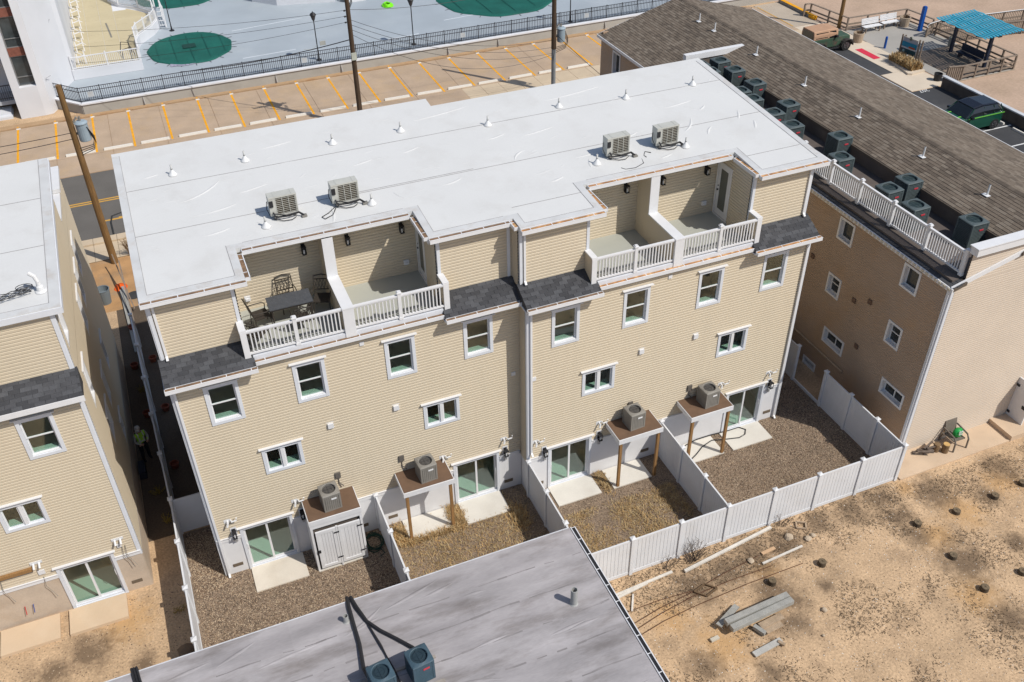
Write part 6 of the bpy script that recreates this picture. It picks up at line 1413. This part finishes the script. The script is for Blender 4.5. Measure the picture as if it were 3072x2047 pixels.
for y in (-.42, .42): q.raw([(-2.12, y - .05, 1.005), (-1.05, y - .05, 1.087), (-1.05, y + .05, 1.087), (-2.12, y + .05, 1.005), (-2.12, y - .05, 1.012), (-1.05, y - .05, 1.094), (-1.05, y + .05, 1.094), (-2.12, y + .05, 1.012)], [(4, 5, 6, 7), (0, 1, 5, 4), (3, 2, 6, 7)])
shift(q, ox, oy, oz); q.build('stripe', LIME, sv)
for s in (-1, 1):
    q = MB(); q.box(-.85, -.68, s * .9, s * 1.08, 1.05, 1.18); shift(q, ox, oy, oz); q.build('mirror', CBLK, sv)
    for x in (-1.35, 1.32): wheel(sv, ox + x, oy + s * .80, .34, .22, s)
    q = MB(); q.box(-2.14, -1.98, s * .55, s * .8, .74, .90); shift(q, ox, oy, oz); q.build('headlight', LABELW, sv)
    q = MB(); q.box(1.86, 1.93, s * .62, s * .78, .8, 1.0); shift(q, ox, oy, oz); q.build('tail_light', RED, sv)
# camouflage jeep, nose towards +x
CAM = mat('camouflage_paint', (.045, .085, .055), .5, .15, 2, stain=(.13, .075, .06), stain_scale=2.2, stain_amt=1.0); TANTOP = mat('tan_hardtop', (.47, .285, .18), .7, .05, 2)
jp = thing('jeep', (48.9, 31.85, .03), 'camouflage painted jeep with a tan hard top parked by the cream pavement', 'jeep')
ox, oy, oz = 48.75, 31.75, .012
q = MB(); loft(q, [ring(-1.7, .48, 1.08, .72, .72, .03), ring(-1.6, .42, 1.10, .74, .74, .03), ring(.45, .42, 1.10, .74, .74, .03), ring(.5, .45, 1.10, .70, .64, .03), ring(1.65, .5, 1.04, .58, .54, .05), ring(1.75, .52, .98, .54, .5, .04)]); shift(q, ox, oy, oz); q.build('body', CAM, jp)
q = MB()
for s in (-1, 1):
    for x in (-1.05, 1.3):
        pts = [(x + .52 * math.cos(a), s * .78, .38 + .47 * math.sin(a)) for a in [math.pi * k / 8 for k in range(9)]]
        for a, c in zip(pts[:-1], pts[1:]): q.bar(a, c, .34, .06, up=(0, 0, 1))
shift(q, ox, oy, oz); q.build('fender', mat('camo_dark', (.05, .045, .04), .6, .2, 3), jp)
q = MB(); loft(q, [ring(-1.68, 1.10, 1.72, .73, .66, .04), ring(-.2, 1.10, 1.76, .73, .66, .04), ring(.42, 1.11, 1.70, .72, .65, .04)]); shift(q, ox, oy, oz); q.build('hard_top', TANTOP, jp)
q = MB()
for s in (-1, 1): q.raw([(-1.5, s * .735, 1.2), (-.45, s * .735, 1.2), (-.45, s * .695, 1.6), (-1.5, s * .695, 1.6)], [(0, 1, 2, 3)]); q.raw([(-.3, s * .74, 1.14), (.38, s * .74, 1.14), (.22, s * .69, 1.62), (-.3, s * .69, 1.64)], [(0, 1, 2, 3)])
q.raw([(-1.705, -.6, 1.16), (-1.705, .6, 1.16), (-1.70, .55, 1.62), (-1.70, -.55, 1.62)], [(0, 1, 2, 3)]); q.raw([(.46, -.62, 1.14), (.46, .62, 1.14), (.43, .58, 1.64), (.43, -.58, 1.64)], [(0, 1, 2, 3)])
shift(q, ox, oy, oz); q.build('window', CGL, jp)
for s in (-1, 1):
    for x in (-1.05, 1.3): wheel(jp, ox + x, oy + s * .70, .40, .26, s)
    q = MB(); q.box(.2, .35, s * .76, s * .92, 1.15, 1.3); shift(q, ox, oy, oz); q.build('mirror', BLACK, jp)
    q = MB(); q.cyl((1.74, s * .38, .8), (1.79, s * .38, .8), .1, .1, 12); shift(q, ox, oy, oz); q.build('headlight', LABELW, jp)
q = MB(); q.box(1.8, 1.9, -.7, .7, .48, .62); q.box(-1.86, -1.76, -.7, .7, .48, .6); shift(q, ox, oy, oz); q.build('bumper', BLACK, jp)
q = MB(); q.box(-.75, .5, -.95, -.76, .33, .38); q.box(-.75, .5, .76, .95, .33, .38); shift(q, ox, oy, oz); q.build('running_board', BLACK, jp)
# ------------------------------------------------------------------ the sandy lot in the foreground right
PALEW = mat('pale_board', (.62, .58, .52), .8, .12, 3, fine=.08, fscale=30); GREYB = mat('weathered_beam', (.33, .325, .30), .85, .12, 4, stretch=(1, 1, 1), fine=.1, fscale=30); OLDB = mat('old_plank', (.38, .285, .195), .9, .18, 4, fine=.12, fscale=25)
def plank(name, a, c, w, h, m, label, grp='scrap boards on the sand'):
    q = MB(); q.bar(a, c, w, h); one(q, name, m, label, 'board', grp, origin=(a[0], a[1], 0))
plank('scrap_board', (14.5, -6.06, .07), (18.33, -5.56, .06), .10, .08, PALEW, 'long thin white board lying along the vinyl fence, the longest piece of scrap')
plank('scrap_board', (11.75, -6.03, .06), (14.1, -5.9, .06), .09, .05, PALEW, 'white batten beside the corner of the grey roof, upper of two')
plank('scrap_board', (11.72, -6.15, .05), (13.1, -5.98, .05), .08, .05, PALEW, 'white batten beside the corner of the grey roof, lower of two')
plank('scrap_board', (17.14, -6.81, .05), (18.85, -6.70, .05), .07, .05, PALEW, 'thin chipped white board right of the rusty rods')
plank('scrap_board', (17.36, -6.44, .05), (17.92, -6.39, .05), .12, .04, mat('orange_board', (.56, .37, .22), .85, .1, 4), 'short peach coloured board between the two white boards')
plank('scrap_board', (12.44, -6.2, .04), (12.09, -6.78, .04), .06, .05, PALEW, 'short white stake lying across the orange sand near the grey roof')
plank('timber_beam', (14.50, -8.55, .36), (16.95, -8.43, .36), .19, .19, GREYB, 'grey timber beam on the scrap stack, rear of the two', 'stacked grey timbers')
plank('timber_beam', (14.56, -8.80, .34), (16.98, -8.64, .34), .20, .17, GREYB, 'grey timber beam on the scrap stack, front of the two', 'stacked grey timbers')
plank('timber_beam', (14.30, -8.48, .22), (15.33, -7.98, .10), .20, .05, GREYB, 'grey board leaning off the left end of the timber stack', 'stacked grey timbers')
plank('scrap_board', (15.25, -8.34, .12), (16.12, -8.24, .12), .13, .08, OLDB, 'brown weathered board tucked behind the timber stack')
plank('scrap_board', (15.55, -8.98, .14), (16.45, -8.90, .14), .24, .05, OLDB, 'wide brown plank in front of the timber stack, upper layer')
plank('scrap_board', (15.62, -9.18, .10), (16.28, -9.12, .10), .22, .05, OLDB, 'wide brown plank in front of the timber stack, lower layer')
plank('timber_beam', (15.38, -8.88, .12), (15.55, -9.26, .12), .14, .14, GREYB, 'short grey timber block under the front of the stack', 'stacked grey timbers')
plank('scrap_board', (14.82, -9.74, .06), (15.92, -9.62, .06), .19, .06, mat('grey_white_board', (.45, .44, .41), .8, .12, 4), 'lone grey white board with nail marks in front of the stack')
plank('scrap_board', (15.78, -9.64, .10), (15.90, -9.84, .10), .10, .06, OLDB, 'small brown offcut on the end of the lone grey white board')
plank('scrap_board', (13.85, -8.77, .06), (14.15, -8.75, .06), .12, .08, mat('pale_block', (.5, .46, .38), .85), 'small pale wooden block left of the timber stack')
for i, (a, c) in enumerate((((14.1, -6.92), (17.25, -6.45)), ((14.0, -7.05), (17.37, -7.0)), ((13.9, -7.42), (18.42, -7.33)), ((11.75, -6.75), (14.3, -6.84)), ((11.7, -7.27), (14.2, -6.9)), ((11.7, -7.5), (14.2, -7.05)), ((11.8, -7.72), (13.9, -7.43)))):
    q = MB(); q.tube([(*a, .03), ((a[0] + c[0]) / 2, (a[1] + c[1]) / 2 + .04, .05), (*c, .03)], .014, 5)
    one(q, 'rusty_rod', mat('rust_rod', (.10, .045, .025), .8, .2, 6), 'thin rusty steel rod lying on the sand, %s from the fence' % ords[i], 'rod', 'rusty rods on the sand', origin=(*a, 0))
for i, (cx, cy, s, t) in enumerate(((19.38, -5.9, .3, 'near the vinyl fence'), (14.75, -7.0, .35, 'among the rusty rods'))):
    q = MB(); a = .2 + i; pts = [(cx + s * math.cos(a + k * 1.571) * (1.2 if k % 2 else .75), cy + s * .7 * math.sin(a + k * 1.571), .05) for k in range(4)]
    for k in range(4): q.bar(pts[k], pts[(k + 1) % 4], .05, .06)
    one(q, 'empty_crate', OLDB if i == 0 else mat('dark_frame_wood', (.14, .09, .05), .9), 'empty wooden frame lying on the dirt ' + t, 'frame', origin=(cx, cy, 0))
def rock(x, y, z, r, seed, m, name, label, grp, flat=.6):
    r_ = random.Random(seed); n = 9; m_ = 5; vs = []; fs = []
    for i in range(m_ + 1):
        ph = math.pi * i / m_
        for k in range(n): th = 2 * math.pi * k / n; rr2 = r * (1 + r_.uniform(-.18, .18)); vs.append((x + rr2 * math.sin(ph) * math.cos(th), y + rr2 * math.sin(ph) * math.sin(th), z + r * flat * -math.cos(ph)))
    for i in range(m_):
        for k in range(n): fs.append((i * n + k, i * n + (k + 1) % n, (i + 1) * n + (k + 1) % n, (i + 1) * n + k))
    q = MB(); q.raw(vs, fs); one(q, name, m, label, 'rock', grp, origin=(x, y, 0))
RK = mat('pale_rock', (.46, .37, .27), .9, .15, 6, fine=.1)
for i, (x, y, r, t) in enumerate(((18.66, -6.17, .16, 'largest pale rock near the vinyl fence'), (19.25, -6.5, .13, 'pale rock right of the largest one near the fence'), (16.84, -6.55, .12, 'flat pale stone between the white boards'), (19.5, -6.45, .10, 'wedge of pale stone right of the fence rocks'), (17.9, -9.2, .10, 'dark edged lone stone on bare sand right of the timber stack'), (17.27, -10.0, .05, 'tiny white stone on bare sand below the timber stack'))):
    rock(x, y, .05, r, i + 40, RK, 'rock', t, 'rocks on the sandy lot')
rock(-.65 - 1.0, -2.6, .1, .28, 60, mat('brown_rock', (.2, .14, .09), .95), 'rock', 'brown boulder in the shade left of the vinyl fence, larger of two', 'boulders by the left fence'); rock(-1.75, -3.25, .08, .2, 61, MT['brown_rock'], 'rock', 'brown boulder in the shade left of the vinyl fence, smaller of two', 'boulders by the left fence')
STP = mat('dark_stump', (.085, .064, .042), .9, .25, 6); STT = mat('stump_top', (.16, .12, .075), .9, .3, 12)
for i, (x, y, h, t) in enumerate(((24.91, -7.57, .2, 'in the orange sand patch nearest the fence corner'), (26.73, -7.54, .22, 'between the concrete walk and the orange sand patch'), (23.22, -7.48, .22, 'in the dark weeds left of the orange sand patch'), (23.32, -9.12, .22, 'in the middle of the dark twiggy patch'), (18.99, -7.61, .26, 'right of the rusty rods on bare sand'), (16.96, -7.61, .26, 'just behind the timber stack'), (23.3, -10.6, .24, 'below the dark twiggy patch on pale sand'), (24.98, -10.57, .22, 'furthest from the timber stack, beside pale bare sand'), (28.15, -7.44, .22, 'nearest the concrete walk of the tan building'))):
    q = MB(); h *= .75; q.lathe([(.145, 0), (.14, h * .9), (.13, h)], (x, y, 0), 16, STP); q.lathe([(.128, h), (.125, h + .004)], (x, y, 0), 16, STT); q.lathe([(.03, h + .004), (.028, h + .012)], (x, y, 0), 8, STP)
    one(q, 'piling_stump', None, 'dark round piling stump ' + t, 'stump', 'cut piling stumps in the sandy lot', origin=(x, y, 0))
def inlot(r):
    return (r.uniform(11.2, 31), r.uniform(-14, -5.5))
def notgrey(p): return p[0] > 10.6 or p[1] > -5.5
from mathutils import noise as mn
def weeds(r):
    x, y = r.uniform(10.7, 31), r.uniform(-14.5, -5.45)
    if x > 24 and y > -5.9: return None
    d = mn.noise((x * .55, y * .55, 3.1)) + .6 * mn.noise((x * 1.7, y * 1.7, 8.2)) + max(0, (y + 7.4) * .38)
    return (x, y) if d > r.uniform(-.05, .6) else None
TW = mat('dark_weed', (.10, .072, .045), .95, .3, 3); TW2 = mat('brown_weed', (.17, .115, .07), .95, .3, 3); TW3 = mat('bleached_weed', (.34, .25, .16), .95, .2, 3)
grass('dead_weeds', 46000, weeds, .005, .06, .15, 77, (TW, TW, TW2, TW2, TW3), 'sparse dead brown weeds and twigs scattered over the sandy lot', .009, base=0)
def yard2(r):
    x, y = r.uniform(5.6, 10.85), r.uniform(-5.3, -.15)
    if 6.28 < x < 7.95 and y > -1.05: return None if r.random() < .96 else (x, y)
    if 8.43 < x < 10.1 and y > -1.12: return None
    d = mn.noise((x * .9, y * .9, 1)) + .5
    if x > 10.2 and y > -2.6: return None if r.random() < .9 else (x, y)
    return (x, y) if (r.random() < .35 + .5 * d) else None
grass('dry_grass', 20000, yard2, .02, .09, .18, 5, label='trampled dry straw grass filling the second yard', wdt=.008)
def heap(r):
    k = r.choice((0, 0, 1, 2, 3)); 
    if k == 0: return (r.gauss(8.15, .13), r.gauss(-.65, .28))
    if k == 1: return (r.gauss(6.0, .12), r.gauss(-.75, .25))
    if k == 2: return (r.gauss(10.25, .16), r.gauss(-1.55, .3))
    return (r.uniform(6.1, 8.2), r.gauss(-1.15, .07))
grass('straw_heap', 3600, lambda r: heap(r), .05, .24, .24, 6, (STRAW, STRAW, STRAWP), 'golden straw heaps round the posts and slab of the second yard', .010)
def yard3(r):
    x, y = r.uniform(11.3, 16.2), r.uniform(-5.3, -1.8)
    d = mn.noise((x * .8, y * .8, 11)) + mn.noise((x * 2, y * 2, 4)) * .4
    return (x, y) if d > r.uniform(-.35, .4) and (y < -2.2) else None
grass('dry_grass', 20000, yard3, .02, .11, .19, 9, label='clumps of dry straw grass in the third yard', wdt=.008)
grass('straw_heap', 700, lambda r: (r.gauss(13.85, .1), r.gauss(-1.15, .3)), .03, .14, .2, 12, (STRAW, STRAWP, STRAWD), 'thin line of straw beside the slab of the third yard', .01)
# pebbles on the gravel yards
def pebbles(name, n, fn, seed, mats, lab, s0=.012, s1=.034, z=.012):
    r = random.Random(seed); q = MB()
    for _ in range(n):
        p = fn(r)
        if p is None: continue
        x, y = p; a, b2, c = r.uniform(s0, s1), r.uniform(s0, s1) * .8, r.uniform(s0, s1) * .5; t = r.uniform(0, 3.14); ct, st = math.cos(t), math.sin(t)
        q.raw([(x + a * ct, y + a * st, z + c * .3), (x - b2 * st, y + b2 * ct, z + c * .3), (x - a * ct, y - a * st, z + c * .3), (x + b2 * st, y - b2 * ct, z + c * .3), (x + r.uniform(-.3, .3) * a, y + r.uniform(-.3, .3) * a, z + c + .008)], [(0, 1, 4), (1, 2, 4), (2, 3, 4), (3, 0, 4)], r.choice(mats))
    o = q.build(name, None); tag(o, lab, 'gravel', kind='stuff')
PB = (mat('pebble_tan', (.36, .26, .17), .9), mat('pebble_brown', (.16, .105, .07), .9), mat('pebble_pale', (.48, .38, .27), .9), mat('pebble_dark', (.09, .065, .05), .9))
def g1(r):
    k = r.random()
    if k < .40: x, y = r.uniform(-1.1, 5.35), r.uniform(-5.0, -.03)
    elif k < .50: x, y = r.uniform(-1.1, 0), r.uniform(-.5, 2.4)
    elif k < .82: x, y = r.uniform(16.6, 23.85), r.uniform(-5.25, -.6)
    elif k < .87: x, y = r.uniform(21.98, 23.85), r.uniform(-.6, 4.0)
    elif k < .95: x, y = r.uniform(11.1, 16.35), r.uniform(-5.25, -.65)
    else: x, y = r.uniform(5.6, 10.9), r.uniform(-5.2, -.05)
    for a, b2, c, d in ((.84, 2.63, -1.16, 0), (2.97, 4.73, -1.14, 0), (11.81, 13.56, -1.66, 0), (14.07, 15.67, -1.66, 0), (19.28, 21.08, -1.68, 0), (17.2, 18.88, -1.66, 0), (6.28, 7.95, -1.08, 0), (8.43, 10.1, -1.15, 0)):
        if a < x < b2 and c < y < d: return None
    return (x, y)
pebbles('gravel_pebbles', 42000, g1, 3, PB, 'small mixed brown pebbles covering the fenced yards')
pebbles('sand_chips', 9000, lambda r: (lambda p: p if notgrey(p) else None)((r.uniform(10.6, 31), r.uniform(-14, -5.6))), 14, (PB[0], PB[1], PB[3], PB[2], mat('white_chip', (.75, .72, .66), .8)), 'small chips and shells scattered on the sandy lot', .008, .028, .0)
pebbles('dirt_chips', 2500, lambda r: (r.uniform(-8, -1.5), r.uniform(-5.4, .4)), 15, (PB[0], PB[1], PB[3], PB[2]), 'small chips in the dirt before the unfinished house', .008, .03, .0)
# bare twiggy shrub against the back fence
def shrub(x, y, n, h, seed, label, cone=.5, m=None):
    r = random.Random(seed); q = MB()
    for _ in range(n):
        a = r.uniform(0, 6.28); l = r.uniform(.5, 1) * h; p = Vector((x + r.uniform(-.15, .15), y + r.uniform(-.08, .08), 0)); d = Vector((math.cos(a) * cone, math.sin(a) * cone * .6, 1)).normalized()
        e = p + d * l; q.bar(p, e, .012, .012)
        for k in range(3): t = r.uniform(.4, 1); b_ = p + d * l * t; a2 = r.uniform(0, 6.28); q.bar(b_, b_ + Vector((math.cos(a2) * .2, math.sin(a2) * .14, r.uniform(.05, .25))) * h, .007, .007)
    one(q, 'bare_shrub', m or mat('grey_twig', (.10, .075, .06), .9), label, 'shrub', 'bare twiggy shrubs', origin=(x, y, 0))
shrub(15.0, -5.75, 26, .85, 1, 'bare grey twiggy shrub against the vinyl fence below the third yard', .7); shrub(14.1, -5.7, 9, .5, 2, 'small bare twigs left of the grey shrub at the fence', .6); shrub(18.7, -5.62, 8, .5, 3, 'few bare twigs at the fence foot right of the long white board', .6); shrub(-1.2, 22.9, 40, 1.1, 4, 'brown bare bush at the foot of the left utility pole', .5, mat('brown_twig2', (.2, .13, .07), .9))
# hoses in the yards
q = MB(); r = random.Random(2)
for k in range(5): c = (5.05 + r.uniform(-.05, .05), -.62 + r.uniform(-.08, .08)); q.tube([(c[0] + (.24 + .03 * k) * math.cos(t) * (1 + .15 * math.sin(k + t)), c[1] + (.42 - .03 * k) * math.sin(t), .03 + .02 * k) for t in [i * .35 for i in range(19)]], .016, 5)
q.tube([(5.2, -.95, .03), (5.3, -1.2, .03), (5.1, -1.3, .03)], .016, 5); one(q, 'garden_hose', mat('dark_green_hose', (.01, .045, .03), .5), 'dark green hose coiled on the gravel between the shed and the fence', 'hose', origin=(5.05, -.6, 0))
q = MB(); P_ = [(17.40, -.9), (17.57, -.78), (17.9, -.68), (18.26, -.62), (18.89, -.62), (19.65, -.68), (20.17, -.68), (20.35, -.9), (20.18, -1.12), (19.86, -1.2), (19.34, -1.07), (18.78, -.9), (18.26, -1.06), (17.8, -1.35), (17.5, -1.5)]
q.tube([(x, y, .085) for x, y in P_], .02, 6); one(q, 'garden_hose', BLACK, 'black hose snaking over the two slabs of the rightmost yard', 'hose', origin=(18.5, -.9, 0))
# alley between the houses
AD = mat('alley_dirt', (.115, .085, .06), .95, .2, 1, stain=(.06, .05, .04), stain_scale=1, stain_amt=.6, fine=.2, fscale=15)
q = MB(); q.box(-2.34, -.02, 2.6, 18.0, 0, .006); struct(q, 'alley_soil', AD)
q = MB(); q.box(-3.4, -.02, 18.01, 22.88, 0, .006); struct(q, 'sandy_verge', mat('orange_verge', (.45, .26, .12), .95, .15, 1.2, stain=(.30, .23, .16), stain_scale=.5, stain_amt=1.0, fine=.15))
for i, (x, y, t) in enumerate(((-1.9, 13.1, 'left one of the far pair'), (-1.1, 13.3, 'right one of the far pair'), (-1.69, 9.6, 'left one of the middle pair'), (-.95, 9.7, 'right one of the middle pair'), (-1.0, 6.1, 'alone nearest the fence gate'), (-1.75, 16.1, 'furthest by the planks'))):
    q = MB(); q.lathe([(.13, 0), (.17, .2), (.18, .22), (.14, .23), (.13, .1)], (x, y, .006), 14); one(q, 'terracotta_pot', mat('terracotta', (.24, .075, .045), .85), 'terracotta pot in the dark alley, ' + t, 'pot', 'pots along the alley', origin=(x, y, 0))
for i, (a, c, w, t) in enumerate((((-2.0, 19.6, .1), (-1.75, 14.2, .06), .12, 'leftmost pale plank lying along the alley'), ((-1.9, 19.8, .14), (-1.55, 14.9, .1), .14, 'second pale plank along the alley, crossing the first'), ((-1.75, 20.5, 1.2), (-1.6, 16.0, .15), .06, 'grey pole leaning along the alley'), ((-2.05, 21.6, 1.0), (-1.5, 17.5, .2), .05, 'thin dark pole propped above the sandy verge'))):
    plank('alley_board', a, c, w, .04, GREYB if i < 2 else GW, t, 'boards and poles in the alley')
q = MB(); q.lathe([(.26, 0), (.33, .75), (.35, .78), (.31, .78), (.28, .5)], (-2.75, 18.9, .006), 18); one(q, 'grey_bin', mat('bin_blue_grey', (.16, .19, .21), .6), 'blue grey plastic bin at the back corner of the left house', 'bin', origin=(-2.75, 18.9, 0))
q = MB(); r = random.Random(9)
vs = [(-2.0 + .35 * math.cos(t) * (1 + r.uniform(-.2, .2)), 20.0 + .4 * math.sin(t), .01) for t in [k * .7 for k in range(9)]]; q.raw(vs + [(-2.0, 20.05, .16)], [(k, (k + 1) % 9, 9) for k in range(9)]); one(q, 'orange_netting', mat('orange_net', (.75, .11, .01), .7), 'heap of bright orange safety netting on the sandy verge', 'netting', origin=(-2, 20, 0))
q = MB(); q.cyl((-1.45, 19.0, .008), (-1.45, 19.0, .03), .35, .35, 20); one(q, 'manhole_cover', mat('iron_cover', (.05, .05, .05), .8), 'dark round cover on the verge near the corner of the white roof', 'cover', origin=(-1.45, 19, 0))
q = MB(); q.box(-2.3, -2.05, 5.9, 6.6, .006, .35); one(q, 'dark_crate', mat('crate_dark', (.03, .035, .05), .7), 'dark crate with pale bottles beside the worker in the alley', 'crate', origin=(-2.2, 6.2, 0))
shrub(-1.75, 11.3, 14, .35, 21, 'tuft of yellowing weeds in the middle of the alley', .8, mat('yellow_weed', (.30, .22, .05), .9)); shrub(-1.75, 4.9, 18, .4, 22, 'yellow weed tuft in the alley near the fence gate', .8, MT['yellow_weed']); shrub(-1.55, 3.3, 14, .4, 23, 'yellow weed tuft just behind the left fence post', .8, MT['yellow_weed']); shrub(-1.7, -.9, 12, .3, 24, 'yellow weed tuft in the shadow left of the vinyl fence', .8, MT['yellow_weed'])
# worker in a high visibility vest: one skinned body
pr = thing('person', (-1.95, 6.95, 0), 'person in a yellow green safety vest, dark trousers and pale cap standing in the alley', 'person')
me = bpy.data.meshes.new('body')
J = [((0, 0, .92), .15), ((0, .01, 1.12), .145), ((0, .0, 1.34), .165), ((0, -.01, 1.46), .075), ((0, -.03, 1.58), .09), ((0, -.035, 1.68), .085),
     ((.10, 0, .86), .10), ((.12, -.02, .48), .072), ((.13, .02, .09), .05), ((.14, -.12, .04), .045), ((-.10, 0, .86), .10), ((-.12, -.02, .48), .072), ((-.13, .02, .09), .05), ((-.14, -.12, .04), .045),
     ((.20, 0, 1.38), .065), ((.27, -.04, 1.12), .052), ((.14, -.25, 1.06), .042), ((.06, -.30, 1.07), .036), ((-.20, 0, 1.38), .065), ((-.27, -.04, 1.12), .052), ((-.14, -.25, 1.04), .042), ((-.06, -.30, 1.06), .036)]
E_ = [(0, 1), (1, 2), (2, 3), (3, 4), (4, 5), (0, 6), (6, 7), (7, 8), (8, 9), (0, 10), (10, 11), (11, 12), (12, 13), (2, 14), (14, 15), (15, 16), (16, 17), (2, 18), (18, 19), (19, 20), (20, 21)]
me.from_pydata([j[0] for j in J], E_, []); tmp = bpy.data.objects.new('tmp_body', me); COL.objects.link(tmp)
md = tmp.modifiers.new('s', 'SKIN'); sk = me.skin_vertices[0].data
for i, j in enumerate(J): sk[i].radius = (j[1], j[1] * (.72 if i in (0, 1, 2) else 1)); sk[i].use_root = (i == 0)
sb_ = tmp.modifiers.new('ss', 'SUBSURF'); sb_.levels = 2; sb_.render_levels = 2
bpy.context.view_layer.update()
bm_ = bpy.data.meshes.new_from_object(tmp.evaluated_get(bpy.context.evaluated_depsgraph_get())); bm_.name = 'body'; bpy.data.objects.remove(tmp)
SKIN = mat('skin', (.42, .24, .16), .6); DARKC = mat('dark_trousers', (.02, .02, .025), .85); VEST = mat('safety_vest', (.40, .72, .06), .7, .05, 5); SLV = mat('pale_shirt', (.40, .40, .38), .85); VB = mat('vest_blue', (.10, .35, .55), .7)
bm_.materials.clear()
for m in (DARKC, VEST, SKIN, SLV, LABELW): bm_.materials.append(m)
for p in bm_.polygons:
    c = p.center; p.use_smooth = True
    p.material_index = 0 if c.z < .95 else (2 if c.z > 1.46 else (1 if abs(c.x) < .2 and c.z > .97 and c.y > -.19 else (2 if c.y < -.24 else 3)))
    if p.material_index == 1 and (1.02 < c.z < 1.08 or .08 < abs(c.x) < .125): p.material_index = 4
bo = inst('body', bm_, (-1.95, 6.95, .01), pr, (0, 0, .5))
q = MB()
for s in (-1, 1):
    for k in range(5): x = -1.95 + .05 * s + .012 * (k - 2); q.tube([(x, 6.66, 1.07), (x - .005, 6.62, 1.06 - .004 * k), (x - .01, 6.60, 1.03)], .008, 5)
q.build('finger', SKIN, pr)
q = MB(); q.lathe([(.105, 0), (.11, .05), (.085, .11), (.03, .135), (0, .137)], (-1.955, 6.91, 1.66), 14); q.box(-2.04, -1.88, 6.72, 6.83, 1.66, 1.68); q.build('cap', mat('pale_cap', (.5, .48, .45), .8), pr)
q = MB(); q.box(-2.1, -2.02, 6.80, 6.84, 1.60, 1.62); q.tube([(-1.955, 6.80, 1.60), (-1.955, 6.775, 1.585), (-1.955, 6.79, 1.57)], .012, 5); q.build('face', SKIN, pr)
